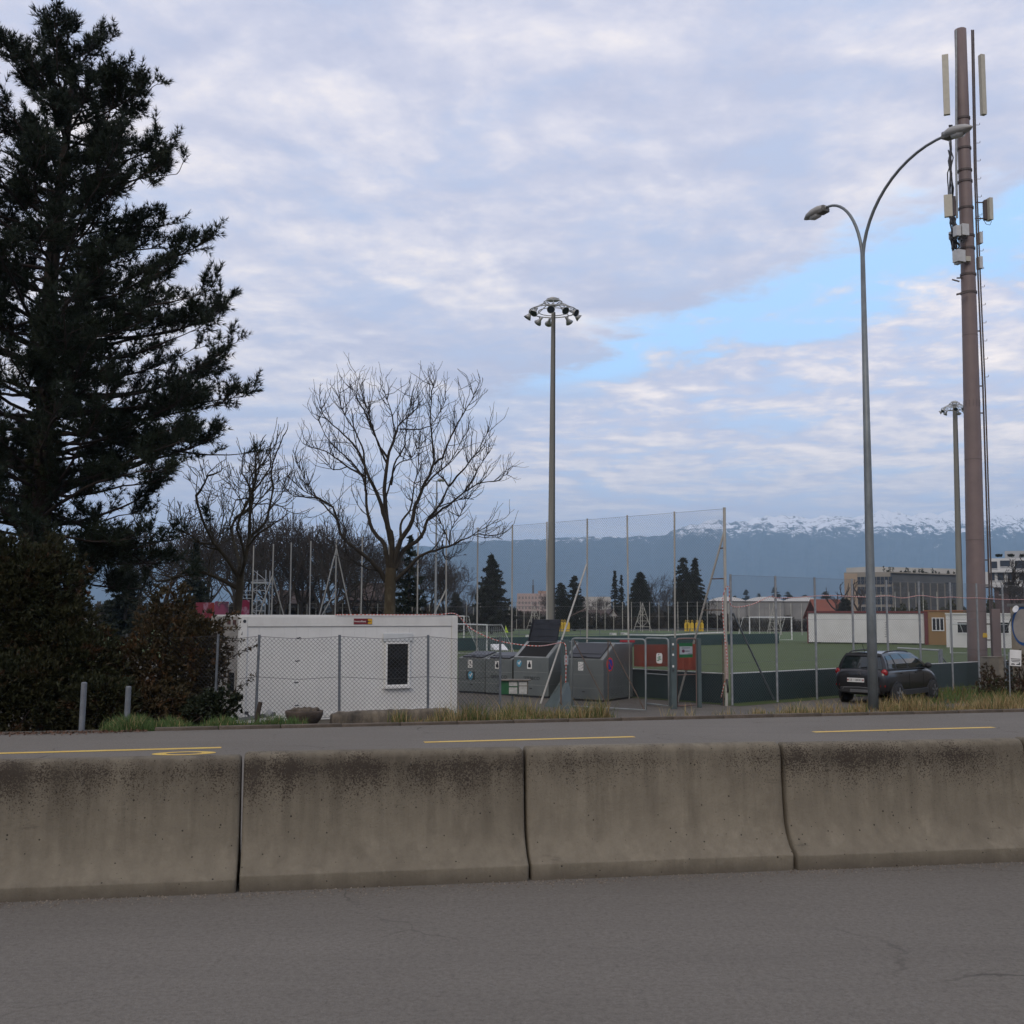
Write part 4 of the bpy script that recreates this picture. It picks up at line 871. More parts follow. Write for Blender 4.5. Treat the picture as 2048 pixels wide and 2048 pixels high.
m = MB(); m.tube([nposts[11] + Vector((-0.5, 0.35, 3.4)), nposts[11] + Vector((0.5, -0.35, 3.4))], 0.015, 6); m.build('rung', RUST, net)
aframe(14, 1.6, 0.75)
for k, (x, y) in enumerate([(929, 1085), (930, 1110), (926, 1136.5), (933, 1162), (934, 1186)]):
    q = HIT(x, N0, NE, y); p = AT(x, y, q.y); m = MB(); m.tube([p + Vector((-.07, 0, -.01)), p + Vector((-.02, .01, .014)), p + Vector((.02, -.01, .012)), p + Vector((.07, 0, -.004))], [.008, .02, .022, .008], 6)
    m.build('dark_tie', BLACK_P, net)

# ---- right-hand mesh fence along the pitch
F0 = G(1463, 1411.5).to_2d(); F1 = Vector((18.43, 42.65))
rposts = [Vector((*HIT(px, F0, F1, 1300), -0.8)) for px in (1463, 1553, 1632, 1707, 1776, 1841, 1904, 1957, 2009, 2054, 2096)]
rf = fence('pitch_fence', 'high chain-link fence with grey posts between the car park and the pitch', rposts, 3.92, 0.11, 0.0028, 0.036, GREY_STEEL, WIRE_PALE, topwires=(1.0, 0.66, 0.33))
m = MB(); m.tube([rposts[0] + Vector((.05, -.05, 2.75)), G(1548, 1403) + Vector((0, 0, 0.05))], 0.028, 8); m.build('brace', DARK_STEEL, rf)
tp = [rposts[0] + Vector((-.35, -.1, .25)), nposts[0] + Vector((.02, -.1, 1.2)), nposts[0] + Vector((-.06, -.1, 2.2)), nposts[0] + Vector((-.08, -.08, 3.2)), nposts[0] + Vector((.1, -.08, 3.55))]
ys = [(1463, 1211), (1500, 1210), (1540, 1193), (1553, 1196), (1590, 1195), (1632, 1192), (1660, 1191), (1707, 1193), (1740, 1194), (1776, 1191.5), (1805, 1196), (1841, 1191), (1875, 1195), (1904, 1194), (1930, 1196), (1957, 1196), (2009, 1199), (2054, 1199)]
for px, py in ys:
    q = HIT(px, F0, F1, py); tp.append(AT(px, py, q.y - 0.06))
rope('cable', tp, 0.013, 'red and white cable strung along the high pitch fence above the car', CABLE)
m = MB(); hz = [G(1443, 1411), G(1449, 1408) + Vector((0, 0, .15)), nposts[0] + Vector((.03, -.12, .45)), nposts[0] + Vector((.0, -.11, .8))]; m.tube(hz, .03, 8); tag(m.build('hose', BLACK_P, smooth=True), 'black hose curling up the foot of the tall corner post', 'hose')
m = MB(); m.tube([nposts[0] + Vector((.0, -.05, .75)), nposts[0] + Vector((0, -.05, 1.9))], 0.062, 10); tag(m.build('post_wrap', pm('wrap_brown', (0.26, 0.17, 0.14), (0.33, 0.28, 0.25), scale=20)), 'brownish wrapping round the lower part of the tall corner post', 'wrapping')
# ================================================================== VEGETATION
BARK = pm('pine_bark', (0.036, 0.024, 0.018), (0.018, 0.013, 0.010), scale=5, rough=0.95, bump=0.8, bscale=18, stretch=(1, 1, 0.35))
BARK2 = pm('mossy_bark', (0.045, 0.034, 0.018), (0.085, 0.072, 0.045), scale=4, rough=0.95, bump=0.8, bscale=20, stretch=(1, 1, 0.5), lo=0.5, hi=0.7)
BARK_UP = pm('dark_bark', (0.026, 0.020, 0.015), (0.016, 0.013, 0.011), scale=5, rough=0.95, bump=0.5)
BARK_LIMB = pm('limb_bark', (0.022, 0.017, 0.011), (0.042, 0.034, 0.022), scale=6, rough=0.95, bump=0.6, lo=0.5, hi=0.72)
BARK_FAR = pm('far_bark', (0.045, 0.036, 0.032), (0.030, 0.025, 0.023), scale=3, rough=1.0)
def foliage(name, c1, c2, scale, c3=None, k3=0.62):
    if name in MATS: return MATS[name]
    m = bpy.data.materials.new(name); m.use_nodes = True; t = NT(m.node_tree)
    tc = t.n('ShaderNodeTexCoord').outputs['Object']
    b = t.n('ShaderNodeBsdfPrincipled', {'Roughness': 0.65, 'Specular IOR Level': 0.25})
    col = t.mix(t.n('ShaderNodeMapRange', {0: t.noise(tc, scale, 5, 0.65), 1: 0.35, 2: 0.65}).outputs[0], c1, c2)
    col = t.mix(t.math('MULTIPLY', t.n('ShaderNodeMapRange', {0: t.noise(tc, scale * 9, 3, 0.7), 1: 0.4, 2: 0.7}).outputs[0], 0.6), col, tuple(v * 0.5 for v in c2))
    if c3: col = t.mix(t.n('ShaderNodeMapRange', {0: t.noise(t.mapping(tc, loc=(5, 3, 1)), scale * 1.7, 5, 0.7), 1: k3 - 0.06, 2: k3 + 0.05}).outputs[0], col, c3)
    t.nt.links.new(col, b.inputs['Base Color']); t.n('ShaderNodeOutputMaterial', {'Surface': b.outputs[0]}); MATS[name] = m; return m

def curve_pts(p, d, L, n, rng, wob=0.25, lift=0.0):
    """a wandering polyline"""
    P = [np.array(p, float)]; d = np.array(d, float); d /= np.linalg.norm(d)
    for i in range(n):
        d = d + rng.normal(0, wob / n ** 0.5, 3) + np.array([0, 0, lift / n]); d /= np.linalg.norm(d); P.append(P[-1] + d * L / n)
    return np.array(P), d

# ---- the big pine at the left
def pine():
    rng = np.random.default_rng(11); X0, Y0 = AT(52, 1300, 34).x, 34.0; top = 20.0
    zs = np.linspace(-0.8, top, 24); tx = X0 + (zs + 0.8) * 0.030 + 0.10 * np.sin(zs / 2.4); ty = Y0 + 0.08 * np.sin(zs / 3.1)
    rad = np.interp(zs, [-0.8, 1, 8, 15, top], [0.42, 0.36, 0.27, 0.19, 0.03])
    root = thing('pine_tree', (X0, Y0, -0.8), 'huge dark pine with long needle tufts at the left edge', 'tree')
    V, F = tubes_np([(np.stack([tx, ty, zs], 1), rad)], 12); np_mesh('trunk', V, F, BARK, root, smooth=True)
    Rz = lambda z: np.interp(z, [2.0, 3.9, 5.4, 7.5, 10.8, 12.5, 15.5, 18, 20.0], [4.8, 5.2, 5.5, 6.6, 6.4, 4.9, 3.9, 2.9, 1.0])
    limbs = []; tw = []; C = []; Dr = []
    z = 2.6; az = 0.0
    specs = []
    while z < top - 0.3:
        specs.append((z, az)); az += 2.399 + rng.normal(0, 0.25); z += rng.uniform(0.07, 0.125)
    for a, zz in ((-0.06, 8.05), (0.12, 6.9), (0.05, 10.1), (-0.2, 9.4), (0.25, 7.4), (-0.1, 11.1), (0.1, 12.0), (-0.15, 5.6), (0.0, 13.6), (0.1, 14.8)): specs.append((zz, a))
    for (z, az) in specs:
        Lm = Rz(z) * rng.uniform(0.66, 1.02)
        el = rng.uniform(-0.12, 0.28) + 0.25 * (z - 8) / 13
        d = np.array([math.cos(az) * math.cos(el), math.sin(az) * math.cos(el), math.sin(el)])
        p0 = np.array([np.interp(z, zs, tx), np.interp(z, zs, ty), z])
        P, de = curve_pts(p0, d, Lm, 9, rng, 0.28, 0.30)
        r0 = 0.018 + 0.0095 * Lm; limbs.append((P, np.linspace(r0, 0.010, 10)))
        nsec = int(5 + Lm * 3.4)
        cen = np.append(rng.uniform(0.16, 0.9, 4), [0.98])
        for s in range(nsec):
            k = float(np.clip(rng.choice(cen) + rng.normal(0, 0.045), 0.12, 1.0)) if rng.random() < 0.85 else rng.uniform(0.25, 1.0); i = int(k * 8.99); q = P[i] + (P[min(i + 1, 9)] - P[i]) * (k * 9 - i)
            dl = P[min(i + 1, 9)] - P[i]; dl /= np.linalg.norm(dl) + 1e-9
            sd = np.cross(dl, [0, 0, 1]) * rng.choice([-1, 1]); dd = dl * rng.uniform(0.4, 1.1) + sd * rng.uniform(0.3, 1.0) + np.array([0, 0, rng.uniform(-0.25, 0.55)])
            Ls = rng.uniform(0.45, 1.0) * (0.50 + 0.13 * Lm) * (1.1 - 0.35 * k)
            S, _ = curve_pts(q, dd, Ls, 5, rng, 0.4, 0.5); tw.append((S, np.linspace(0.016, 0.006, 6)))
            for c in range(int(4 + Ls * 4.2)):
                kk = rng.uniform(0.3, 1.0) if c else 1.0
                i2 = min(int(kk * 5), 4); b = S[i2] + (S[i2 + 1] - S[i2]) * (kk * 5 - i2); dv = S[i2 + 1] - S[i2]; dv = dv / (np.linalg.norm(dv) + 1e-9) + rng.normal(0, 0.55, 3) + np.array([0, 0, 0.45]); dv /= np.linalg.norm(dv)
                e = b + dv * rng.uniform(0.10, 0.30); tw.append((np.array([b, e]), np.array([0.007, 0.005])))
                C.append(e); Dr.append(dv)
    V, F = tubes_np(limbs, 6); np_mesh('limb', V, F, BARK, root, smooth=True, kind='stuff')
    V, F = tubes_np(tw, 3); np_mesh('twig', V, F, BARK, root, kind='stuff')
    C = np.array(C); Dr = np.array(Dr)
    V1, F1 = leaf_cloud(C - Dr * 0.14, Dr, 0.25, 0.0125, 0.60, 12, rng); V2, F2 = leaf_cloud(C + Dr * 0.02, Dr, 0.22, 0.0125, 0.45, 13, rng)
    V, F = merge_vf([(V1, F1), (V2, F2)])
    np_mesh('crown', V, F, foliage('pine_needles', (0.012, 0.021, 0.011), (0.020, 0.029, 0.014), 0.8, (0.075, 0.04, 0.018), 0.74), root, kind='stuff')
    # ivy round the lower trunk
    n = 5200; a = rng.uniform(0, 6.28, n); zz = -0.8 + 9.6 * rng.uniform(0, 1, n) ** 1.35
    rr = np.interp(zz, [-0.8, 1, 8, 15], [0.62, 0.56, 0.34, 0.2]) * rng.uniform(0.85, 1.3, n)
    C = np.stack([np.interp(zz, zs, tx) + rr * np.cos(a), np.interp(zz, zs, ty) + rr * np.sin(a), zz], 1)
    V, F = leaf_cloud(C, np.stack([np.cos(a), np.sin(a), -0.5 * np.ones(n)], 1), 0.11, 0.045, 0.5, 2, rng)
    np_mesh('ivy', V, F, foliage('ivy_leaf', (0.022, 0.032, 0.012), (0.03, 0.036, 0.014), 1.2, (0.06, 0.055, 0.01), 0.68), root, kind='stuff')
    print('pine tufts', len(Dr))
pine()

# ---- bare trees
def grow(polys, p, d, L, r, depth, rng, up=0.35, spread=0.65, ratio=0.72, wob=0.32, kids=(2, 4)):
    n = 6 if depth > 1 else 4
    P, de = curve_pts(p, d, L, n, rng, wob, up)
    r1 = r * (0.55 if depth > 0 else 0.35); rr = np.linspace(r, r1, n + 1); polys.append((P, rr))
    if depth == 0: return
    nk = rng.integers(kids[0], kids[1] + 1)
    for k in range(nk):
        f = rng.uniform(0.35, 1.0) if k else 1.0
        i = min(int(f * n), n - 1); q = P[i] + (P[i + 1] - P[i]) * (f * n - i)
        dl = P[i + 1] - P[i]; dl /= np.linalg.norm(dl); dv = dl + rng.normal(0, spread, 3); dv[2] += 0.15
        grow(polys, q, dv, L * ratio * rng.uniform(0.75, 1.15), max(r * (0.72 if k == 0 else 0.55) * (1 - 0.4 * f * (k > 0)), 0.006), depth - 1, rng, up, spread, ratio, wob, kids)

def big_tree():
    rng = np.random.default_rng(5); D = 36.0
    z2 = lambda x, y: (500 + x / 3.7154, 740 + y / 3.7154)
    def T(x, y, dy=0.0): a, b = z2(x, y); v = AT(a, b, D + dy); return np.array(v)
    base = T(1035, 1840); base[2] = -0.8
    root = thing('bare_tree', tuple(base), 'big bare tree with mossy trunk rising behind the white container', 'tree')
    tr = [(base, 0.26), (T(1037, 1800), 0.19), (T(1040, 1650), 0.175), (T(1042, 1560), 0.195), (T(1048, 1470), 0.17)]
    V, F = tubes_np([(np.array([a for a, _ in tr]), np.array([b for _, b in tr]))], 12); np_mesh('trunk', V, F, BARK2, root, smooth=True)
    LIM = [([(1010, 1575), (960, 1480), (880, 1400), (790, 1330), (680, 1240), (650, 1120), (620, 1020), (540, 960), (400, 900), (250, 760)], .115, -2.0), ([(620, 1020), (500, 950), (330, 940), (250, 870)], .035, -1.2, -1.3), ([(655, 1130), (560, 1010), (430, 870), (330, 640)], .045, .3, -1.1), ([(960, 1490), (870, 1480), (790, 1440), (700, 1340)], .05, -2.2),
           ([(1030, 1500), (1000, 1300), (900, 1180), (870, 1050), (850, 800), (720, 650), (590, 540), (490, 320)], .12, 1.6), ([(850, 790), (720, 720), (600, 620), (430, 560), (400, 510)], .05, 2.4, .8), ([(720, 720), (620, 750), (550, 660)], .03, 1.0, 1.5), ([(860, 900), (850, 600), (780, 450), (680, 300), (670, 130)], .055, 0, .6),
           ([(1045, 1480), (1060, 1250), (1000, 1100), (960, 940), (870, 780), (820, 620), (700, 480), (530, 330), (530, 200)], .14, -1.0), ([(1050, 1300), (1010, 1100), (1000, 900), (1020, 650), (1080, 480), (1110, 400), (1200, 330), (1270, 250)], .13, .8), ([(1020, 650), (960, 560), (880, 330), (800, 50)], .06, 1.8, .6), ([(1080, 480), (1050, 300), (990, 150)], .04, 0, .6), ([(1020, 700), (930, 500), (850, 300), (740, 100)], .05, -1.0, .4), ([(1050, 850), (1070, 700), (1150, 560), (1160, 420), (1220, 120)], .05, -1.8, 0), ([(1010, 950), (1080, 700), (1200, 660), (1280, 520)], .04, -1.4, .3),
           ([(1065, 1460), (1120, 1250), (1200, 1150), (1230, 1000), (1290, 870), (1370, 700), (1360, 560), (1340, 400), (1350, 180), (1360, 90)], .125, -1.2), ([(1370, 700), (1440, 640), (1500, 480), (1600, 300), (1690, 150)], .055, -2.6, -.8), ([(1290, 870), (1370, 780), (1480, 700), (1530, 600), (1640, 420)], .05, .6, -.7), ([(1115, 1260), (1115, 1150), (1200, 1020), (1220, 850), (1260, 700), (1230, 500)], .065, 1.2, -.2), ([(1110, 440), (1250, 445), (1340, 420), (1420, 300), (1470, 200)], .035, 1.4, .9),
           ([(1085, 1480), (1120, 1350), (1280, 1250), (1310, 1120), (1400, 1020), (1480, 860), (1430, 800), (1380, 750)], .12, 1.0), ([(1310, 1120), (1480, 1000), (1600, 900), (1700, 840), (1850, 820), (1920, 760)], .06, 2.4, .6), ([(1480, 860), (1600, 720), (1700, 600), (1780, 420)], .05, -.2, .9), ([(1400, 1020), (1560, 960), (1660, 960)], .03, -.4, .8), ([(1280, 1250), (1240, 1150), (1240, 1000)], .04, 1.8, .6), ([(1600, 900), (1680, 760), (1790, 590)], .04, 2.6, 1.3),
           ([(1080, 1570), (1180, 1470), (1260, 1380), (1420, 1330), (1520, 1290), (1650, 1230), (1840, 1110)], .10, -1.6), ([(1480, 1300), (1450, 1200), (1390, 1080)], .03, -.4, -.9), ([(1480, 1300), (1490, 1180), (1610, 1000)], .03, -1.8, -.9), ([(1520, 1290), (1700, 1210), (1880, 1260)], .025, -.6, -1.0), ([(1430, 1330), (1430, 1250), (1440, 1400), (1490, 1420)], .014, -1.2, -.8)]
    main = []; tw = []
    for e in LIM:
        pts, r, dy = e[0], e[1], e[2]; dy0 = e[3] if len(e) > 3 else 0.0; n = len(pts)
        P = np.array([T(x, y, dy0 + (dy - dy0) * (i / (n - 1))) for i, (x, y) in enumerate(pts)])
        tt = np.linspace(0, n - 1, (n - 1) * 4 + 1); Q = np.stack([np.interp(tt, np.arange(n), P[:, k]) for k in range(3)], 1)
        Q[1:-1] = (Q[:-2] + Q[1:-1] * 2 + Q[2:]) / 4; Q += rng.normal(0, 0.012, Q.shape)
        rr = 0.010 + (r * 0.76 - 0.010) * np.linspace(1, 0, len(Q)) ** 1.35; main.append((Q, rr))
        L = np.linalg.norm(np.diff(Q, axis=0), axis=1).sum()
        for s in range(int(5 + L * 3.9)):
            k = rng.uniform(0.28, 1.0) ** 0.8; i = min(int(k * (len(Q) - 1)), len(Q) - 2)
            dl = Q[i + 1] - Q[i]; dl /= np.linalg.norm(dl); dv = dl * 0.8 + rng.normal(0, 0.62, 3); dv[2] = dv[2] * 0.8 + 0.40
            grow(tw, Q[i], dv, rng.uniform(0.45, 1.15) * (1.1 - 0.4 * k), 0.017, 1 if rng.random() < 0.75 else 2, rng, 0.5, 0.5, 0.62, 0.30, (1, 3))
    V, F = tubes_np(main, 7); np_mesh('limb', V, F, BARK_LIMB, root, smooth=True, kind='stuff')
    tw = [(p, np.maximum(r * .85, 0.0058)) for p, r in tw]
    V, F = tubes_np(tw, 3); np_mesh('twig', V, F, BARK_UP, root, kind='stuff')
    print('big tree twigs', len(tw))
big_tree()

def tree_proto(name, seed, H, label, group, mat, trunk_r=0.2, fork=0.32, spread=0.6, depth=4, kids=(2, 4), min_r=0.01, up=0.4, nmain=5, tilt=0.6):
    rng = np.random.default_rng(seed); root = thing(name, (0, 0, 0), label, 'tree', group)
    hf = H * fork; P, _ = curve_pts([0, 0, 0], [0.02, 0, 1], hf, 5, rng, 0.06)
    V, F = tubes_np([(P, np.linspace(trunk_r, trunk_r * 0.75, 6))], 8); np_mesh('trunk', V, F, mat, root, smooth=True)
    polys = []
    for k in range(nmain):
        a = 6.28 * k / nmain + rng.normal(0, 0.3); el = rng.uniform(0.35, 0.95) if k else 0.1
        d = [math.cos(a) * math.sin(el) * tilt * 1.6, math.sin(a) * math.sin(el) * tilt * 1.6, math.cos(el)]
        grow(polys, P[-1] - np.array([0, 0, rng.uniform(0, hf * 0.25)]), d, (H - hf) * rng.uniform(0.36, 0.46), trunk_r * rng.uniform(0.45, 0.62), depth, rng, up, spread, 0.70, 0.34, kids)
    V, F = tubes_np([(p, np.maximum(r, min_r)) for p, r in polys], 4); np_mesh('crown', V, F, mat, root, kind='stuff')
    return root
# second bare tree, left
b = G(463, 1375); b = AT(463, 1300, 42.0); 
t2 = tree_proto('bare_tree', 21, 10.6, 'bare tree with yellowish mossy trunk between the pine and the big bare tree', None, BARK2, 0.19, 0.42, 0.55, 4, (2, 4), 0.011, 0.45, 6, 0.75)
t2.location = (b.x, 42.0, -0.8)

# background bare trees: three prototypes, many individuals
protos = [tree_proto('bare_tree', 30 + k, 15.0, 'far bare tree', 'bare trees behind the pitches', BARK_FAR, 0.28, 0.25, 0.6, 4, (3, 4), 0.024, 0.4, 6, 0.65) for k in range(3)]
FARB = [(500, 1010, 150, 'first'), (536, 1060, 150, ''), (565, 1030, 140, ''), (600, 1012, 150, ''), (640, 1030, 145, ''), (668, 1010, 120, ''), (700, 1045, 150, ''), (735, 1060, 160, ''), (860, 1090, 150, ''), (890, 1105, 165, ''), (830, 1070, 170, ''), (420, 1020, 130, ''), (380, 1035, 140, ''), (330, 1020, 130, ''), (270, 1030, 140, ''), (1205, 1188, 260, ''), (1320, 1142, 215, ''), (1340, 1165, 220, ''), (1410, 1185, 225, ''), (1175, 1192, 265, ''), (1150, 1190, 268, ''), (470, 1040, 170, ''), (555, 1070, 180, ''), (615, 1065, 180, ''), (770, 1085, 180, ''), (930, 1165, 230, ''), (1095, 1180, 240, '')]
ORD = 'leftmost second third fourth fifth sixth seventh eighth ninth tenth eleventh twelfth thirteenth fourteenth fifteenth sixteenth seventeenth eighteenth rightmost'.split()
_lft = sorted(i for i in range(len(FARB)) if FARB[i][0] <= 900); _lft.sort(key=lambda i: FARB[i][0]); _rgt = sorted((i for i in range(len(FARB)) if FARB[i][0] > 900), key=lambda i: FARB[i][0])
for i, (px, yt, D, _) in enumerate(FARB):
    Hh = (1228 - yt) / FPX * D + 2.7; q = AT(px, 1228, D); rz = random.uniform(0, 6.28); s = Hh / 15.0
    lab = ('%s of the far leafless trees seen through the ball-stop net' % (ORD[_rgt.index(i)] if i != _rgt[-1] else 'rightmost')) if px > 900 else ('%s from the left of the far leafless trees between pine and big bare tree' % ORD[_lft.index(i)] if 0 < _lft.index(i) < len(_lft) - 1 else '%s of the far leafless trees between pine and big bare tree' % ('leftmost' if _lft.index(i) == 0 else 'rightmost'))
    grp = 'far bare trees right of the mast' if px > 900 else 'far bare trees behind the container'
    if i < 3:
        o = protos[i]; o.location = (q.x, D, -0.8); o.rotation_euler = (0, 0, rz); o.scale = (s, s, s); o['label'] = lab; o['group'] = grp
    else: dup(protos[i % 3], (q.x, D, -0.8), rz, s, lab, grp)
# pollarded trees before the office block
for px, yt, D, lab in ((1678, 1135, 190, 'pollarded bare tree left of the lamp post, before the office block'), (1716, 1138, 195, 'pollarded bare tree right beside the lamp post, before the office block')):
    o = tree_proto('bare_tree', px, (1228 - yt) / FPX * D + 2.7, lab, None, BARK_FAR, 0.32, 0.35, 0.7, 2, (2, 3), 0.05, 0.5, 4, 0.9); q = AT(px, 1228, D); o.location = (q.x, D, -0.8)
o = tree_proto('bare_tree', 77, (1228 - 1108) / FPX * 150 + 2.7, 'dark bare tree at the right edge before the apartment block', None, BARK_FAR, 0.3, 0.25, 0.6, 4, (3, 4), 0.025); q = AT(2042, 1228, 150); o.location = (q.x, 150, -0.8)

# ---- conifers behind the pitches
def conifer(name, label, px, yt, D, wpx, seed, droop=0.35, col=None, group=None, dens=1.0, ragged=0.25, base=0.06, pw=0.9):
    rng = np.random.default_rng(seed); H = (1228 - yt) / FPX * D + 2.7; Rm = wpx / 2 / FPX * D
    q = AT(px, 1228, D); root = thing(name, (q.x, D, -0.8), label, 'tree', group)
    V, F = tubes_np([(np.array([[q.x, D, -0.8], [q.x, D, -0.8 + H * 0.98]]), np.array([0.25, 0.03]))], 6); np_mesh('trunk', V, F, BARK_FAR, root)
    n = int(260 * dens); z = base * H + (1 - base) * H * rng.uniform(0, 1, n) ** 1.25; k = 1 - (z / H)
    L = 1.18 * Rm * np.clip(k, 0.02, 1) ** pw * rng.uniform(1 - ragged * 1.6, 1.08, n); a = rng.uniform(0, 6.28, n)
    C = []; Dd = []
    for i in range(n):
        m = max(3, int(L[i] * 5))
        s = np.linspace(0.15, 1, m); dz = -droop * L[i] * s ** 1.3 + 0.10 * L[i] * s ** 3
        C.append(np.stack([q.x + np.cos(a[i]) * L[i] * s, D + np.sin(a[i]) * L[i] * s, -0.8 + z[i] + dz], 1)); Dd.append(np.tile([math.cos(a[i]), math.sin(a[i]), -0.25], (m, 1)))
    C = np.concatenate(C); Dd = np.concatenate(Dd); C = C + rng.normal(0, 0.06 * Rm / 3, C.shape)
    V, F = leaf_cloud(C, Dd, 0.16 * Rm ** 0.5 * 1.6, 0.055 * Rm ** 0.5 * 1.6, 0.8, 5, rng)
    np_mesh('crown', V, F, col or foliage('conifer_dark', (0.014, 0.020, 0.013), (0.022, 0.027, 0.018), 0.3), root, kind='stuff'); return root
conifer('conifer', 'wide dark cedar-like conifer left of the floodlight mast', 983, 1112, 150, 96, 41, 0.15, dens=1.5, ragged=0.4, pw=0.75)
conifer('conifer', 'small rounded conifer left of the wide cedar', 912, 1186, 160, 40, 42, 0.3, pw=0.5)
conifer('conifer', 'spiky dark conifer just right of the floodlight mast', 1149, 1152, 180, 52, 43, 0.0, ragged=0.35, pw=0.55)
conifer('conifer', 'dark rounded conifer touching the floodlight mast', 1122, 1166, 182, 44, 44, 0.3, pw=0.4)
conifer('conifer', 'narrow twin-topped spruce between two net posts', 1230, 1142, 215, 34, 45, 0.3, ragged=0.4)
conifer('conifer', 'second top of the narrow spruce pair', 1243, 1150, 216, 26, 46, 0.3, ragged=0.4)
conifer('conifer', 'broad dark conical conifer above the lattice tower', 1280, 1144, 210, 66, 47, 0.4, dens=1.5, ragged=0.12, pw=0.6)
conifer('conifer', 'tall dark round-topped conifer behind the brace', 1368, 1115, 205, 50, 48, 0.35, dens=1.4, ragged=0.15, pw=0.42)
conifer('conifer', 'tall ragged fir beside the round-topped conifer', 1391, 1116, 203, 66, 49, 0.45, dens=1.3, ragged=0.4, pw=0.8)
conifer('conifer', 'conifer with sparse crown behind the big bare tree', 818, 1072, 120, 110, 50, 0.1, dens=0.55, ragged=0.55)
conifer('conifer', 'dark conifer under the right edge of the pine', 388, 1082, 110, 90, 51, 0.2, ragged=0.35)
conifer('conifer', 'dark conifer deep behind the pine trunk', 250, 1060, 105, 110, 52, 0.2, ragged=0.35)
conifer('palm_like_shrub', 'dark spiky shrub before the red roofed house', 1690, 1196, 185, 40, 53, -0.1, pw=0.4, base=0.3)
BLUEGREEN = foliage('distant_tree', (0.03, 0.045, 0.04), (0.04, 0.055, 0.05), 0.2)
for px, yt, w, lab in ((1493, 1177, 24, 'small far round tree left, above the white hall roofs'), (1519, 1186, 24, 'low far tree in the middle above the white hall roofs'), (1551, 1172, 34, 'tallest far tree above the white hall roofs'), (1577, 1182, 34, 'far round tree right of the tallest above the hall'), (1652, 1181, 32, 'far dark tree left of the office block'), (1610, 1188, 34, 'low far bushy tree right above the hall roofs'), (1470, 1190, 20, 'smallest far tree beside the tall corner post')):
    conifer('far_tree', lab, px, yt, 700, w, px, 0.1, BLUEGREEN, 'far trees above the hall roofs', 0.8, 0.2, 0.05, 0.45)

# ---- hedge and bushes at the left
def bush(name, label, blobs, nper, mat, seed, ln=0.10, wd=0.022, jit=0.7, stems=True, per=7):
    rng = np.random.default_rng(seed); c0 = blobs[0]; root = thing(name, (c0[0], c0[1], gz(c0[0], c0[1])), label, 'bush')
    C = []; Dd = []; st = []
    for (x, y, z, rx, ry, rz) in blobs:
        n = int(nper * (rx * ry * rz) ** 0.66 * 3); v = rng.normal(0, 1, (n, 3)); v /= np.linalg.norm(v, axis=1)[:, None]; k = rng.uniform(0.45, 1.0, n) ** 0.5
        bump = 1 + 0.16 * np.sin(v[:, 0] * 7 + z) * np.cos(v[:, 2] * 6 + x) + 0.10 * np.sin(v[:, 1] * 13 + v[:, 2] * 11)
        P = np.stack([x + v[:, 0] * rx * k * bump, y + v[:, 1] * ry * k * bump, z + v[:, 2] * rz * k * bump], 1)
        C.append(P); d = v.copy(); d[:, 2] += 0.45; Dd.append(d)
        for s in range(10):
            i = rng.integers(0, n); g0 = np.array([x + rng.normal(0, rx * .25), y + rng.normal(0, ry * .2), gz(x, y)]); st.append((np.array([g0, (g0 + P[i]) / 2 + rng.normal(0, .1, 3), P[i]]), np.array([0.022, 0.014, 0.005])))
    C = np.concatenate(C); Dd = np.concatenate(Dd); ok = C[:, 2] > np.array([gz(a, b_) for a, b_ in C[:, :2]]) - 0.02; C = C[ok]; Dd = Dd[ok]
    V, F = leaf_cloud(C, Dd, ln, wd, jit, per, rng); np_mesh('foliage', V, F, mat, root, kind='stuff')
    V, F = tubes_np(st, 4); np_mesh('stem', V, F, BARK, root, kind='stuff'); return root
def blob(px, py, D, rx, ry, rz): v = AT(px, py, D); return (v.x, v.y, v.z, rx, ry, rz)
HEDGE = foliage('thuja_leaf', (0.020, 0.026, 0.009), (0.034, 0.032, 0.011), 1.1, (0.055, 0.026, 0.012), 0.60)
HEDGE2 = foliage('bronze_leaf', (0.030, 0.028, 0.011), (0.050, 0.034, 0.014), 1.6, (0.085, 0.042, 0.016), 0.58)
DARKG = foliage('laurel_leaf', (0.016, 0.024, 0.011), (0.024, 0.03, 0.014), 2.0)
bush('thuja_bush', 'tall dense dark thuja hedge in the bottom left corner', [blob(-30, 1260, 21.6, 1.25, 1.1, 1.9), blob(60, 1250, 21.8, 1.0, 1.0, 1.75), blob(120, 1330, 21.6, 0.9, 0.9, 1.3), blob(165, 1360, 21.4, 0.75, 0.8, 1.0), blob(40, 1400, 20.8, 1.3, 0.8, 0.9), blob(200, 1410, 20.8, 0.7, 0.6, 0.55), blob(90, 1190, 22.4, 0.8, 0.9, 1.1)], 720, HEDGE, 61, 0.12, 0.022, 0.6)
bush('bronze_bush', 'straggly bronze-brown bush covering the end of the white container', [blob(330, 1330, 22.4, 0.95, 0.8, 1.15), blob(270, 1370, 22.0, 0.8, 0.7, 0.85), blob(385, 1350, 22.6, 0.65, 0.6, 0.95), blob(345, 1240, 22.8, 0.5, 0.5, 0.75), blob(300, 1420, 21.4, 0.9, 0.5, 0.5), blob(410, 1300, 22.6, 0.45, 0.5, 0.7)], 430, HEDGE2, 62, 0.11, 0.024, 0.8)
bush('laurel_shrub', 'small dark leafy shrub at the corner of the white container', [blob(440, 1415, 21.5, 0.40, 0.4, 0.36), blob(405, 1425, 21.4, 0.4, 0.4, 0.3)], 420, DARKG, 63, 0.10, 0.032, 0.8)
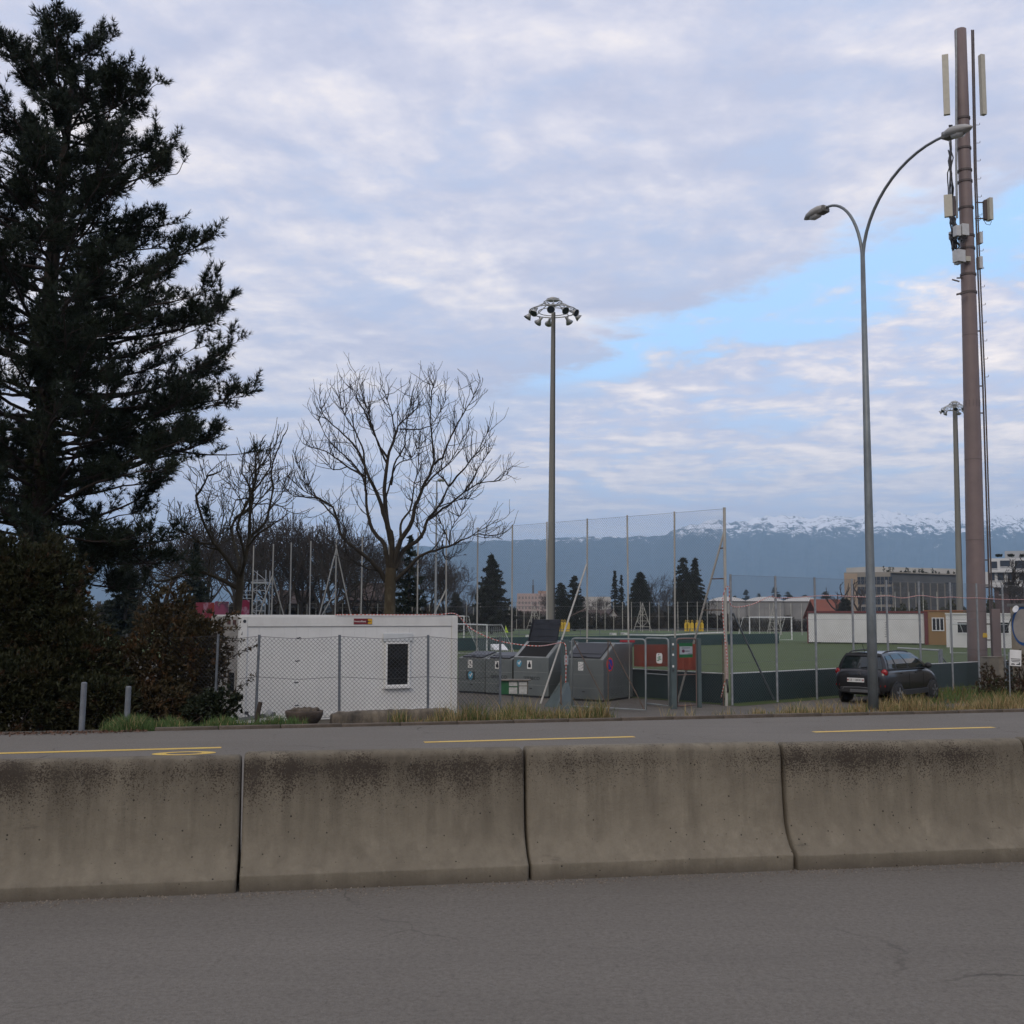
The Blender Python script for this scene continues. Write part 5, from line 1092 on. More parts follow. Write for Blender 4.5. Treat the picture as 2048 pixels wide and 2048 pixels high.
# long arching twigs of the bronze bush over the container wall
def sprays(name, label, lst, mat, seed):
    rng = np.random.default_rng(seed); b0 = AT(*lst[0][0]); root = thing(name, tuple(b0), label, 'branch'); C = []; Dd = []; P_ = []
    for pts in lst:
        P = np.array([tuple(AT(*q)) for q in pts]); t = np.linspace(0, len(P) - 1, 14); Q = np.stack([np.interp(t, np.arange(len(P)), P[:, k]) for k in range(3)], 1); P_.append((Q, np.linspace(0.012, 0.004, 14)))
        for k in range(60): i = rng.integers(3, 14); C.append(Q[i] + rng.normal(0, .035, 3)); Dd.append([0.6, 0, 0.4])
    V, F = tubes_np(P_, 4); np_mesh('stem', V, F, BARK, root, kind='stuff'); V, F = leaf_cloud(np.array(C), np.array(Dd), 0.075, 0.022, 0.8, 1, rng); np_mesh('leaf', V, F, mat, root, kind='stuff')
sprays('arching_branch', 'leafy branches arching from the bronze bush across the container corner', [[(420, 1330, 22.3), (450, 1318, 22.2), (485, 1305, 22.1), (515, 1290, 22.0)], [(400, 1290, 22.3), (440, 1262, 22.2), (480, 1252, 22.1)], [(400, 1320, 22.3), (445, 1280, 22.2), (486, 1282, 22.1)], [(440, 1400, 22.3), (470, 1385, 22.2), (505, 1355, 22.0)], [(440, 1250, 22.4), (455, 1232, 22.3), (475, 1228, 22.2)]], HEDGE2, 65)
# thin bare twigs on the right-hand fence and creeper on the stone pillar
bush('bramble', 'reddish-brown bramble and creeper tangled round the concrete pillar', [blob(1985, 1372, 38.0, 0.6, 0.4, 0.40), blob(2020, 1378, 37.5, 0.8, 0.5, 0.45), blob(2042, 1350, 38.5, 0.5, 0.4, 0.8), blob(1975, 1345, 38.6, 0.25, 0.2, 0.3)], 260, foliage('bramble_leaf', (0.040, 0.030, 0.014), (0.07, 0.035, 0.02), 2.0, (0.035, 0.045, 0.018), 0.55), 66, 0.10, 0.02, 0.9)

# ---- grass
def blades(name, label, pts, hmin, hmax, mats, seed, wd=0.0055, lean=0.75, patch=None):
    rng = np.random.default_rng(seed); P = np.asarray(pts); n = len(P)
    pn = 0.5 + 0.28 * np.sin(P[:, 0] * 3.1 + 1.3 * np.sin(P[:, 1] * 2.3) + seed) + 0.25 * np.sin(P[:, 0] * 7.7 + P[:, 1] * 5.1 + seed * 2) + 0.15 * np.sin(P[:, 0] * 17 - P[:, 1] * 9)
    h = (hmin + (hmax - hmin) * rng.uniform(0, 1, n) ** 1.8) * np.clip(0.25 + pn * 1.1, 0.2, 1.35)
    a = rng.uniform(0, 6.28, n); L = rng.uniform(0.05, lean, n) * h; dx, dy = np.cos(a) * L, np.sin(a) * L
    sx, sy = -np.sin(a) * wd, np.cos(a) * wd; w = rng.uniform(0, 6.28, n); sx, sy = np.cos(w) * wd, np.sin(w) * wd
    B = P; M_ = np.stack([P[:, 0] + dx * .35, P[:, 1] + dy * .35, P[:, 2] + h * .6], 1); T_ = np.stack([P[:, 0] + dx, P[:, 1] + dy, P[:, 2] + h], 1); S = np.stack([sx, sy, 0 * sx], 1)
    V = np.stack([B - S, B + S, M_ + S * .7, M_ - S * .7, T_], 1).reshape(-1, 3); b = (np.arange(n) * 5)[:, None]
    F = np.concatenate([b + np.array([[0, 1, 2]]), b + np.array([[0, 2, 3]]), b + np.array([[3, 2, 4]])], 0)
    mi = np.tile(rng.choice(len(mats), n, p=[m_[1] for m_ in mats]), 3)
    o = np_mesh(name, V, F, [m_[0] for m_ in mats], matidx=mi); o['kind'] = 'stuff'; o['label'] = label; return o
STRAW = pm('dry_grass', (0.36, 0.28, 0.135), (0.27, 0.20, 0.09), scale=2.5, rough=0.9)
STRAWD = pm('brown_grass', (0.25, 0.16, 0.07), (0.18, 0.115, 0.05), scale=2.5, rough=0.9)
GRASSG = pm('green_grass', (0.085, 0.11, 0.025), (0.06, 0.085, 0.02), scale=2.5, rough=0.9)
GRASSB = pm('fresh_grass', (0.075, 0.13, 0.035), (0.055, 0.10, 0.025), scale=2.5, rough=0.9)
def tpx(px, s):
    a = RF(-60, s); b_ = RF(60, s); h = HIT(px, (a.x, a.y), (b_.x, b_.y)); return road_ts(h.x, h.y)[0]
def scatter(px0, px1, s0, s1, n, seed, clump=0.0, side=None):
    rng = np.random.default_rng(seed); t0, t1 = tpx(px0, (s0 + s1) / 2), tpx(px1, (s0 + s1) / 2)
    if clump:
        nc = max(4, int(n / 45)); ct = rng.uniform(t0, t1, nc); cs = rng.uniform(s0, s1, nc); i = rng.integers(0, nc, n); t = ct[i] + rng.normal(0, clump, n); s = np.clip(cs[i] + rng.normal(0, clump, n), s0, s1 + .2)
    else: t = rng.uniform(t0, t1, n); s = rng.uniform(s0, s1, n)
    t = np.clip(t, t0 - .1, t1 + .1); return np.array([tuple(RF(a, b_, ground_z(b_))) for a, b_ in zip(t, s)])
blades('grass', 'fresh green grass along the kerb under the bushes', np.concatenate([scatter(232, 480, 0.12, 0.9, 5200, 1, .10), scatter(232, 620, 0.12, 0.5, 2500, 2), scatter(225, 300, 0.1, 1.2, 1800, 3, .1)]), 0.05, 0.24, [(GRASSB, .75), (GRASSG, .15), (STRAW, .10)], 3)
blades('grass', 'green grass tuft by the steel offcut', scatter(515, 590, 0.15, 0.9, 1500, 4, .08), 0.05, 0.26, [(GRASSB, .85), (GRASSG, .15)], 5)
blades('dry_grass', 'tall half-dry grass strip before the recycling containers', np.concatenate([scatter(905, 1212, 0.12, 1.8, 2600, 6, .09), scatter(895, 1215, 0.12, 0.6, 1200, 7), scatter(1000, 1180, 0.3, 2.0, 1500, 8, .1), scatter(790, 915, 0.12, 0.5, 900, 20, .07)]), 0.07, 0.40, [(STRAW, .30), (STRAWD, .22), (GRASSG, .48)], 9)
blades('dry_grass', 'long yellow dry grass around the lamp post', np.concatenate([scatter(1660, 1960, 0.12, 1.3, 2800, 10, .10), scatter(1580, 2048, 0.12, 0.5, 1400, 11, .2), scatter(1715, 1850, 0.3, 1.5, 2300, 12, .10), scatter(1930, 2080, .3, 2.0, 2600, 13, .12)]), 0.05, 0.34, [(STRAW, .46), (STRAWD, .28), (GRASSG, .26)], 14)
blades('dry_grass', 'thin dry grass tufts at the driveway edge', np.concatenate([scatter(1330, 1480, 0.12, 0.30, 160, 15, .08), scatter(1500, 1640, 0.12, 0.45, 800, 16, .12)]), 0.06, 0.30, [(STRAW, .7), (GRASSG, .3)], 17)
rr = np.random.default_rng(70); a = rr.uniform(0, 1, (9000, 2)); gq = np.stack([12.2 + a[:, 0] * 9.5, 34.0 + a[:, 1] * 5.5 + a[:, 0] * 1.2, np.full(9000, -0.8)], 1)
blades('grass', 'rough green verge between the car and the telecom mast', gq, 0.08, 0.34, [(GRASSG, .62), (STRAWD, .18), (GRASSB, .20)], 71, wd=0.012)
# fallen leaves at the path edge on the left
rng = np.random.default_rng(80); n = 700; t = rng.uniform(tpx(-60, -.05), tpx(300, -.05), n); s = rng.normal(-0.02, 0.12, n); C = np.array([tuple(RF(a, b_, 0.012 if b_ < 0 else ground_z(b_) + .02)) for a, b_ in zip(t, s)])
V, F = leaf_cloud(C, np.tile([1.0, 0, 0.05], (n, 1)), 0.045, 0.018, 0.9, 1, rng); V[:, 2] = np.maximum(V[:, 2], 0.006)
o = np_mesh('fallen_leaves', V, F, pm('leaf_litter', (0.13, 0.06, 0.03), (0.07, 0.04, 0.025), scale=8)); o['kind'] = 'stuff'; o['label'] = 'brown fallen leaves along the asphalt edge below the hedge'
# ================================================================== PITCH FURNITURE
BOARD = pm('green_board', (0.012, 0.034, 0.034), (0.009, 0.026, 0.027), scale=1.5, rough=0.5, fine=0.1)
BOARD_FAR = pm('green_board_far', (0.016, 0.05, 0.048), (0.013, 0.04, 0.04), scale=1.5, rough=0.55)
PALE = pm('pale_plastic', (0.55, 0.56, 0.54), (0.45, 0.46, 0.45), scale=4, rough=0.5)
WHITE_M = pm('white_metal', (0.70, 0.70, 0.69), (0.6, 0.6, 0.59), scale=4, rough=0.5)
def board_run(name, label, p0, p1, n, h, mat, white_top=True, holes=False, z=-0.8, group=None):
    t = thing(name, (p0.x, p0.y, z), label, 'board', group); d = (p1 - p0); L = d.length / n; d = d.normalized(); a = math.atan2(d.y, d.x); nn = Vector((d.y, -d.x))
    for k in range(n):
        c = p0 + d * (L * (k + .5)); m = MB(); m.box((c.x, c.y, z + h / 2), (L - 0.012, 0.05, h), a); pn = m.build('panel', mat, t)
        if white_top: m = MB(); m.box((c.x, c.y, z + h + 0.012), (L - 0.004, 0.07, 0.026), a); m.build('top_rail', WHITE_M, pn)
        if holes and k < 4:
            for i in range(3):
                for j in range(3):
                    q = c + d * (L * (-.33 + .33 * i)) + nn * 0.03; m = MB(); m.box((q.x, q.y, z + 0.2 + j * 0.24), (0.03, 0.012, 0.05), a); m.build('slot', BLACK_P, pn)
    return t
bd0 = G(1466, 1411).to_2d() + Vector((0.1, 0.75)); bdir = (Vector((19.35, 44.5)) - bd0).normalized()
board_run('pitch_board', 'dark green kickboard with a white top rail along the pitch behind the car', bd0, bd0 + bdir * 26, 13, 0.9, BOARD, holes=True)
bl0 = bd0 + Vector((-0.25, -0.1)); board_run('pitch_board', 'dark green kickboard behind the gates, running back from the pitch corner', bl0, bl0 + (NE - N0).normalized() * 9.0 + Vector((0.0, 0.3)), 5, 0.9, BOARD, holes=True)
fa, fb = G(880, 1303).to_2d(), G(1558, 1287).to_2d()
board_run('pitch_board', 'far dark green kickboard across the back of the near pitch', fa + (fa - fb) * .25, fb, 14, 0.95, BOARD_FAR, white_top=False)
# red advertising tarpaulins hanging behind the gates
def tarp(px0, px1, y0, y1, D0, D1, label, mat):
    m = MB(); n = 10; vs = []
    for k in range(n + 1):
        f = k / n; D = D0 + (D1 - D0) * f; px = px0 + (px1 - px0) * f; a = AT(px, y0, D); b = AT(px, y1, D); w = 0.012 * math.sin(k * 1.9)
        vs += [a + Vector((0, w, 0)), b + Vector((0, w * 1.5, random.uniform(-.02, .02))), a + Vector((0, w + .012, 0)), b + Vector((0, w * 1.5 + .012, 0))]
    m.add(vs, [f for k in range(n) for f in ((4 * k, 4 * k + 1, 4 * k + 5, 4 * k + 4), (4 * k + 2, 4 * k + 6, 4 * k + 7, 4 * k + 3), (4 * k, 4 * k + 4, 4 * k + 6, 4 * k + 2), (4 * k + 1, 4 * k + 3, 4 * k + 7, 4 * k + 5))] + [(0, 2, 3, 1), (4 * n, 4 * n + 1, 4 * n + 3, 4 * n + 2)])
    return tag(m.build('tarpaulin', mat), label, 'tarpaulin')
TARP = pm('red_tarp', (0.27, 0.055, 0.028), (0.18, 0.04, 0.022), scale=2.2, rough=0.6, fine=0.15)
tarp(1268, 1341, 1289, 1333, 36.4, 34.9, 'orange-red tarpaulin behind the narrow gate with the white notice', TARP)
tarp(1352, 1394, 1288, 1340, 34.6, 34.0, 'orange-red tarpaulin behind the green and white notice', TARP)
m = MB(); m.box(AT(1255, 1281, 37.5), (0.55, 0.04, 0.12), R(-33)); tag(m.build('red_plate', RED_P), 'small red plate showing above the rightmost recycling container', 'plate')
# folded awning / training frame behind the gates
m = MB(); pts = [AT(1260, 1270, 60), AT(1330, 1271, 58), AT(1385, 1268, 57), AT(1452, 1265, 55)]; m.tube(pts, 0.05, 6); tag(m.build('rolled_net', PALE, smooth=True), 'pale rolled-up net lying along the far board behind the gates', 'net')
# white football goals
def goal(label, px0, px1, yt, D0, D1, h=2.44, r=0.06, net=True, mat=None, back=2.0, only_bar=False):
    a = AT(px0, yt, D0); b = AT(px1, yt, D1); mat = mat or WHITE_M; z0 = -0.79; zt = z0 + h
    A = Vector((a.x, a.y, z0)); B = Vector((b.x, b.y, z0)); t = thing('football_goal', A, label, 'goal', 'football goals'); d = (B - A).normalized(); nb = Vector((-d.y, d.x, 0))
    Z = Vector((0, 0, h)); m = MB(); m.tube([A, A + Z], r, 8); m.build('post', mat, t); m = MB(); m.tube([B, B + Z], r, 8); m.build('post', mat, t)
    m = MB(); m.tube([A + Z - d * r, B + Z + d * r], r, 8); m.build('crossbar', mat, t)
    for Q in (A, B): m = MB(); m.tube([Q + Z, Q + Z + nb * back * .5, Q + nb * back, Q + Vector((0, 0, .03))], r * .5, 6); m.build('net_stay', mat, t)
    if net:
        V1, F1 = chainlink(A + nb * back, B + nb * back, z0 + 0.02, z0 + h * .95, 0.35, 0.006); k = (V1[:, 2] - z0) / h; V1 = V1 - np.array([nb.x, nb.y, 0])[None, :] * (k[:, None] * back * 0.5); np_mesh('net', V1, F1, PALE, t, kind='stuff')
    return t
goal('white football goal near the white cabins, in front of the far hall', 1499, 1583, 1235, 117, 120)
goal('white football goal whose crossbar shows just above the right end of the container roof', 772, 928, 1231.5, 126, 121)
goal('small far white goal frame above the container roof left of the big bare tree', 566, 640, 1227.5, 128, 127)
goal('small grey goal with a sloping stay between the container and the left bins', 905, 974, 1250.5, 76, 70, 2.0, 0.05, mat=PALE)
goal('white goal leaning against the white cabin behind the brown mast', 1899, 2000, 1243, 80, 76, 2.1, 0.04, net=False, mat=PALE)
# railing round the far pitch
ra, rb = G(905, 1281).to_2d(), G(1445, 1274).to_2d()
rl = thing('railing', (ra.x, ra.y, -0.79), 'thin metal railing along the near edge of the far pitch', 'railing')
for z in (0.5, 1.0): m = MB(); m.tube([(ra.x, ra.y, -0.79 + z), (rb.x, rb.y, -0.79 + z)], 0.035, 6); m.build('rail', DARK_STEEL, rl)
for k in range(15): q = ra.lerp(rb, k / 14); post_tube((q.x, q.y, -0.79), 1.0, 0.035, DARK_STEEL, rl)
for px, y, w, lab in ((1226, 1268, 0.8, 'left of two small white banners hung on the far railing'), (1249, 1267.5, 0.9, 'right of two small white banners hung on the far railing'), (1055, 1272, 0.45, 'small white banner on the far railing left of the open bin lid')):
    q = HIT(px, ra, rb); p = AT(px, y, q.y - .08); m = MB(); m.box(p, (w, 0.02, 0.26)); tag(m.build('banner', PALE), lab, 'banner')
# yellow training dummies
YEL = pm('dummy_yellow', (0.62, 0.40, 0.02), (0.52, 0.33, 0.02), scale=2, rough=0.5)
def dummy(px, yb, D, label):
    b = AT(px, 1228, D); p = Vector((b.x, D, -0.785)); t = thing('training_dummy', p, label, 'training dummy', 'yellow training dummies')
    F_ = frame(p, (1, 0, 0), (0, 0, 1))
    m = MB(); m.prism([(-.24, .15), (.24, .15), (.28, .9), (.26, 1.35), (.14, 1.48), (-.14, 1.48), (-.26, 1.35), (-.28, .9)], F_, -.04, .04); m.build('torso', YEL, t, bevel=0.02)
    m = MB(); n = 14; vs = [(0.13 * math.cos(6.283 * k / n), 1.66 + 0.19 * math.sin(6.283 * k / n)) for k in range(n + 1)]; m.tube([F_ @ Vector((a, b_, 0)) for a, b_ in vs], 0.035, 5); m.build('head_loop', YEL, t)
    m = MB(); m.tube([p, p + Vector((0, 0, .2))], .03, 6); m.build('spike', DARK_STEEL, t)
for i, px in enumerate((1119, 1124, 1129.5, 1136)): dummy(px, 1264, 165, ['leftmost dummy', 'second dummy', 'third dummy', 'rightmost dummy'][i] + ' of the yellow cluster right of the open bin lid')
for i, px in enumerate((1372, 1376.5, 1384, 1394, 1398.5, 1403.5)): dummy(px, 1262, 170, ['thin leftmost dummy', 'second dummy', 'third dummy, standing apart', 'fourth dummy', 'fifth dummy', 'rightmost dummy'][i] + ' of the yellow cluster behind the tall brace')
m = MB(); p = AT(1009, 1265, 118); m.prism([(0, 0), (.42, 0), (.12, .75)], frame(p, (1, 0, 0), (0, 0, 1)), 0, .03); tag(m.build('corner_flag', pm('flag_lime', (0.45, 0.62, 0.05), (0.4, 0.55, 0.04))), 'lime green flag standing at the edge of the far pitch', 'flag')
m = MB(); p = AT(1000, 1294, 52); m.add([AT(981, 1288, 52), AT(1007, 1288, 52.4), AT(1017, 1300, 51.6), AT(990, 1300, 51.2), AT(981, 1300, 52)], [(0, 3, 2, 1), (0, 4, 3)]); m.add([v + Vector((0, .02, -.03)) for v in (AT(981, 1288, 52), AT(1007, 1288, 52.4), AT(1017, 1300, 51.6), AT(990, 1300, 51.2))], [(0, 1, 2, 3)]); tag(m.build('tilted_board', WHITE_P), 'white board leaning at an angle behind the two low bins', 'board')
# far lattice tower stands
def lattice(label, px, yt, yb, w, D):
    b = AT(px, 1228, D); p = Vector((b.x, D, -0.79)); H = (1228 - yt) / FPX * D + 2.69; W = w / FPX * D / 2; t = thing('lattice_stand', p, label, 'frame', 'triangular lattice frames')
    L = lambda s, k: p + Vector((s * W * (1 - k), 0, H * k))
    for s in (-1, 0, 1): m = MB(); m.tube([L(s, 0), L(s, 1)], .05, 6); m.build('leg', PALE_STEEL, t)
    for k in (.18, .38, .6, .8): m = MB(); m.tube([L(-1, k), L(1, k)], .04, 5); m.build('rung', PALE_STEEL, t)
    for (k0, k1) in ((.18, .38), (.6, .38), (.6, .8)):
        for s in (-1, 1): m = MB(); m.tube([L(0, k0), L(s, k1)], .035, 5); m.build('diagonal', PALE_STEEL, t)
lattice('triangular lattice frame standing before the broad conical conifer', 1285, 1205, 1262, 37, 172)
lattice('triangular lattice frame left of the floodlight mast', 1069, 1212, 1259, 32, 190)
lattice('triangular lattice frame behind the white goal by the cabins', 1548, 1204, 1268, 30, 150)
# far fences with tall slim posts
def far_fence(label, ends, spacing_px, h, D0, D1, base=-0.79, wire=True):
    t = thing('far_fence', (AT(ends[0], 1228, D0).x, D0, base), label, 'fence'); P = []
    px = ends[0]
    while px <= ends[1]:
        k = (px - ends[0]) / (ends[1] - ends[0]); D = 1 / ((1 - k) / D0 + k / D1); q = AT(px, 1228, D); P.append(Vector((q.x, D, base))); px += spacing_px[0] + (spacing_px[1] - spacing_px[0]) * k
    for p in P: post_tube(p, h, 0.055, PALE_STEEL, t)
    for z in (h * .98, h * .5, h * .85):
        m = MB(); m.tube([P[0] + Vector((0, 0, z)), P[-1] + Vector((0, 0, z))], 0.02, 4); m.build('wire', WIRE_PALE, t)
    return t
far_fence('far row of slim fence posts behind the far pitch', (893, 1446), (13.2, 20.5), 4.75, 200, 173)
far_fence('far row of slim posts left, above the container roof', (300, 860), (19, 17), 4.2, 150, 168)
far_fence('slim posts before the white hall, right of the corner post', (1458, 1620), (20, 22), 4.3, 160, 150)
far_fence('slim posts rising behind the white cabins', (1735, 1930), (28, 28), 5.6, 140, 135)
m = MB(); a, b = AT(540, 1228, 172), AT(868, 1228, 172); m.box(((a.x + b.x) / 2, 172, 0.0), (b.x - a.x, 0.3, 1.7)); tag(m.build('maroon_hoarding', pm('maroon', (0.045, 0.016, 0.024), (0.035, 0.013, 0.02), scale=0.5)), 'long dark maroon hoarding behind the far left posts', 'hoarding')

# ---- scaffold tower and banners behind the container's left end
SCAF = pm('scaffold_tube', (0.26, 0.28, 0.30), (0.2, 0.21, 0.23), rough=0.5, metal=0.3)
D = 72; sx = [AT(p, 1228, D).x for p in (504, 530)]; zt = AT(500, 1140, D).z
sc = thing('scaffold_tower', (sx[0], D, -0.8), 'grey scaffold tower behind the left end of the container', 'scaffold')
for x in sx:
    for y in (D, D + 1.2): m = MB(); m.tube([(x, y, -.8), (x, y, zt)], .035, 6); m.build('standard', SCAF, sc)
for k in range(8):
    z = -.6 + k * (zt + .6) / 8
    m = MB(); m.tube([(sx[0], D, z), (sx[1], D, z)], .03, 6); m.build('ledger', SCAF, sc)
    m = MB(); m.tube([(sx[k % 2], D, z), (sx[1 - k % 2], D, z + (zt + .6) / 8)], .022, 5); m.build('diagonal', SCAF, sc)
m = MB(); m.box(((sx[0] + sx[1]) / 2, D + .6, AT(500, 1165, D).z), (sx[1] - sx[0] + .2, 1.3, .12)); m.build('platform', SCAF, sc)
m = MB(); x0, x1 = AT(480, 1228, D).x, AT(503, 1228, D).x; [m.tube([(x0, D, z), (x1, D, z)], .025, 5) for z in (AT(500, 1182, D).z, AT(500, 1190, D).z, AT(500, 1197, D).z)]; m.build('side_frame', SCAF, sc)
def banner_mat(name, seed, base, a, b):
    m = bpy.data.materials.new(name); m.use_nodes = True; t = NT(m.node_tree); tc = t.mapping(t.n('ShaderNodeTexCoord').outputs['Object'], loc=(seed, seed * 2, 0), scale=(1, 1, .6)); bs = t.n('ShaderNodeBsdfPrincipled', {'Roughness': .5})
    col = t.mix(t.n('ShaderNodeMapRange', {0: t.noise(tc, 1.6, 3, .5), 1: .47, 2: .56}).outputs[0], base, a); col = t.mix(t.n('ShaderNodeMapRange', {0: t.noise(tc, 3.2, 4, .6), 1: .56, 2: .62}).outputs[0], col, b)
    t.nt.links.new(col, bs.inputs['Base Color']); t.n('ShaderNodeOutputMaterial', {'Surface': bs.outputs[0]}); return m
D = 46
for i, (x0, x1, y0, y1, c, lab) in enumerate([(392, 428, 1205, 1236, ((.33, .05, .07), (.42, .06, .03), (.5, .25, .3)), 'torn red and orange banner half hidden by the bush'), (430, 457, 1203, 1236, ((.42, .10, .16), (.05, .05, .07), (.45, .28, .24)), 'pink and dark printed banner left of the mossy trunk'), (472, 498, 1200, 1237, ((.34, .03, .07), (.40, .04, .09), (.5, .25, .3)), 'plain crimson banner right of the mossy trunk')]):
    a, b = AT(x0, y0, D), AT(x1, y1, D); m = MB(); m.box(((a.x + b.x) / 2, D, (a.z + b.z) / 2), (b.x - a.x, .04, a.z - b.z)); o = m.build('banner', banner_mat('banner_%d' % i, i * 3.1, *c)); tag(o, lab, 'banner', 'red banners behind the container')

# ---- cabins at the right
CABW = pm('cabin_white', (0.62, 0.62, 0.60), (0.55, 0.55, 0.53), scale=0.6, rough=0.5, fine=0.06); CABR = pm('cabin_red', (0.13, 0.02, 0.02), (0.10, 0.016, 0.016), rough=0.5); CABB = pm('cabin_plywood', (0.30, 0.185, 0.075), (0.24, 0.145, 0.06), scale=1.2, rough=0.8, fine=0.15, stretch=(1, 1, .4))
a = AT(1616, 1228, 107); b = AT(1847, 1228, 103.2); a.z = b.z = -.8; d = (b - a).normalized(); ang = math.atan2(d.y, d.x); n_ = Vector((-d.y, d.x, 0)); L = (b - a).length; H = 2.95
cb = thing('white_cabin', a, 'long white cabin with a red roof edge beyond the pitch', 'cabin'); c = (a + b) / 2 + n_ * 1.4
m = MB(); m.box(c + Vector((0, 0, .12 + (H - .12) / 2)), (L - .1, 2.7, H - .12), ang); m.build('wall', CABW, cb)
for k in range(5): q = a + d * (L * (k + .5) / 5) + n_ * .04; m = MB(); m.box(q + Vector((0, 0, .12 + (H - .3) / 2)), (L / 5 - .03, .06, H - .32), ang); m.build('wall_panel', CABW, cb)
m = MB(); m.box(c + Vector((0, 0, H + .05)), (L + .15, 2.95, .2), ang); m.build('roof_edge', CABR, cb); m = MB(); m.box(a + n_ * 1.4 + Vector((-.02, 0, H / 2)) - d * .03, (.10, 2.85, H), ang); m.build('end_trim', CABR, cb)
for k in range(6): q = a + d * (L * (k + .5) / 6) + n_ * .5; m = MB(); m.box(q + Vector((0, 0, .06)), (.5, .4, .12), ang); m.build('footing', BLACK_P, cb)
for k in range(7): q = AT(1771, 1245 + k * 4.7, b.y - 1.5); m = MB(); m.box(q, (.12, .05, .05)); m.build('dark_mark', BLACK_P, cb)
a2 = AT(1849, 1228, 103); b2 = AT(1926, 1228, 101.4); a2.z = b2.z = -.8; d2 = (b2 - a2).normalized(); an2 = math.atan2(d2.y, d2.x); n2 = Vector((-d2.y, d2.x, 0)); L2 = (b2 - a2).length
pc_ = thing('plywood_cabin', a2, 'brown plywood cabin with a white framed window next to the white cabin', 'cabin')
m = MB(); m.box((a2 + b2) / 2 + n2 * 1.3 + Vector((0, 0, 1.55)), (L2, 2.5, 3.1), an2); m.build('wall', CABB, pc_)
m = MB(); m.box(a2 + n2 * 1.2 + Vector((0, 0, 1.53)) + d2 * .12, (.32, 2.6, 3.06), an2); m.build('red_end', CABR, pc_)
m = MB(); m.box((a2 + b2) / 2 + n2 * 1.3 + Vector((0, 0, 3.14)), (L2 + .1, 2.7, .1), an2); m.build('roof_edge', pm('cabin_orange', (0.30, 0.09, 0.04), (0.25, 0.12, 0.05), scale=2), pc_)
def win(t, q0, dd, nn, x, z, w, h, panes=3):
    q = q0 + dd * x + Vector((0, 0, z)) - nn * 0.01; an = math.atan2(dd.y, dd.x); m = MB(); m.box(q, (w, .06, h), an); wd = m.build('window', GLASS, t)
    m = MB()
    for (dx, dz, sx_, sz_) in [(0, h / 2, w + .08, .08), (0, -h / 2, w + .08, .08)] + [(-w / 2 + w * k / panes, 0, .07, h - .084) for k in range(panes + 1)]: m.box(q + dd * dx + Vector((0, 0, dz)) - nn * .03, (sx_, .06, sz_), an)
    m.build('window_frame', WHITE_M, wd)
win(pc_, a2 + n2 * .05, d2, n2, 1.15, 1.9, 1.0, 1.15)
a3 = AT(1891, 1228, 95); b3 = AT(2024, 1228, 92.4); a3.z = b3.z = -.8; d3 = (b3 - a3).normalized(); an3 = math.atan2(d3.y, d3.x); n3 = Vector((-d3.y, d3.x, 0)); L3 = (b3 - a3).length
wc = thing('white_cabin', a3, 'white site cabin with wide dark windows behind the brown mast', 'cabin')
m = MB(); m.box((a3 + b3) / 2 + n3 * 1.3 + Vector((0, 0, 1.4)), (L3, 2.5, 2.8), an3); m.build('wall', CABW, wc); m = MB(); m.box((a3 + b3) / 2 + n3 * 1.3 + Vector((0, 0, 2.86)), (L3 + .1, 2.7, .12), an3); m.build('roof_edge', CABW, wc)
win(wc, a3 + n3 * .05, d3, n3, 1.75, 1.7, 1.7, .95, 2); win(wc, a3 + n3 * .05, d3, n3, 4.45, 1.7, 1.0, .95, 1)

# ================================================================== FAR BUILDINGS
def gz0(): return -0.8
def boxb(t, nm, mat, px0, px1, y0, y1, D, depth, D1=None):
    """box whose front face spans the given picture columns at distance D (left) .. D1 (right)"""
    a = AT(px0, 1228, D)
    if D1: b = AT(px1, 1228, D1)
    else: h_ = HIT(px1, (a.x, a.y), (a.x + a.y, a.y - a.x)); b = Vector((h_.x, h_.y, 0))
    zt = CAM_Z + (1228 - y0) / FPX * D; zb = -0.8 if y1 is None else CAM_Z + (1228 - y1) / FPX * D
    A = Vector((a.x, a.y, 0)); B = Vector((b.x, b.y, 0)); dd = (B - A).normalized(); nn = Vector((-dd.y, dd.x, 0)); c = (A + B) / 2 + nn * depth / 2
    m = MB(); m.box((c.x, c.y, (zt + zb) / 2), ((B - A).length, depth, zt - zb), math.atan2(dd.y, dd.x)); return m.build(nm, mat, t), A, dd, nn, zt, zb
OFFC = pm('office_stone', (0.25, 0.225, 0.185), (0.21, 0.19, 0.155), scale=0.1, rough=0.8); OFFL = pm('office_louvre', (0.095, 0.095, 0.09), (0.075, 0.075, 0.073), scale=0.2, rough=0.6); OFFB = pm('office_beige', (0.32, 0.24, 0.165), (0.28, 0.215, 0.15), scale=0.1); GLB = pm('far_glass', (0.02, 0.026, 0.036), (0.03, 0.036, 0.046), scale=0.2, rough=0.15)
D = 430; of = thing('office_building', tuple(AT(1784, 1228, D).to_2d()) + (-0.8,), 'long flat-roofed office block with vertical louvres and a planted roof terrace', 'building')
_, A, dd, nn, zt, zb = boxb(of, 'wall', OFFC, 1690, 1784, 1143, None, D + 8, 40, D)
st_h = (zt - zb) / 4.65; Lf = (AT(1784, 1228, D) - AT(1690, 1228, D + 8)).length
for r in range(4):
    zc = zt - st_h * (0.5 + 0.93 * r) - 1.2
    for k in range(9):
        x = 5.6 + k * 1.48; q = A + dd * x - nn * .06; m = MB(); m.box((q.x, q.y, zc), (1.3, .25, st_h * .70), math.atan2(dd.y, dd.x)); m.build('window', GLB, of)
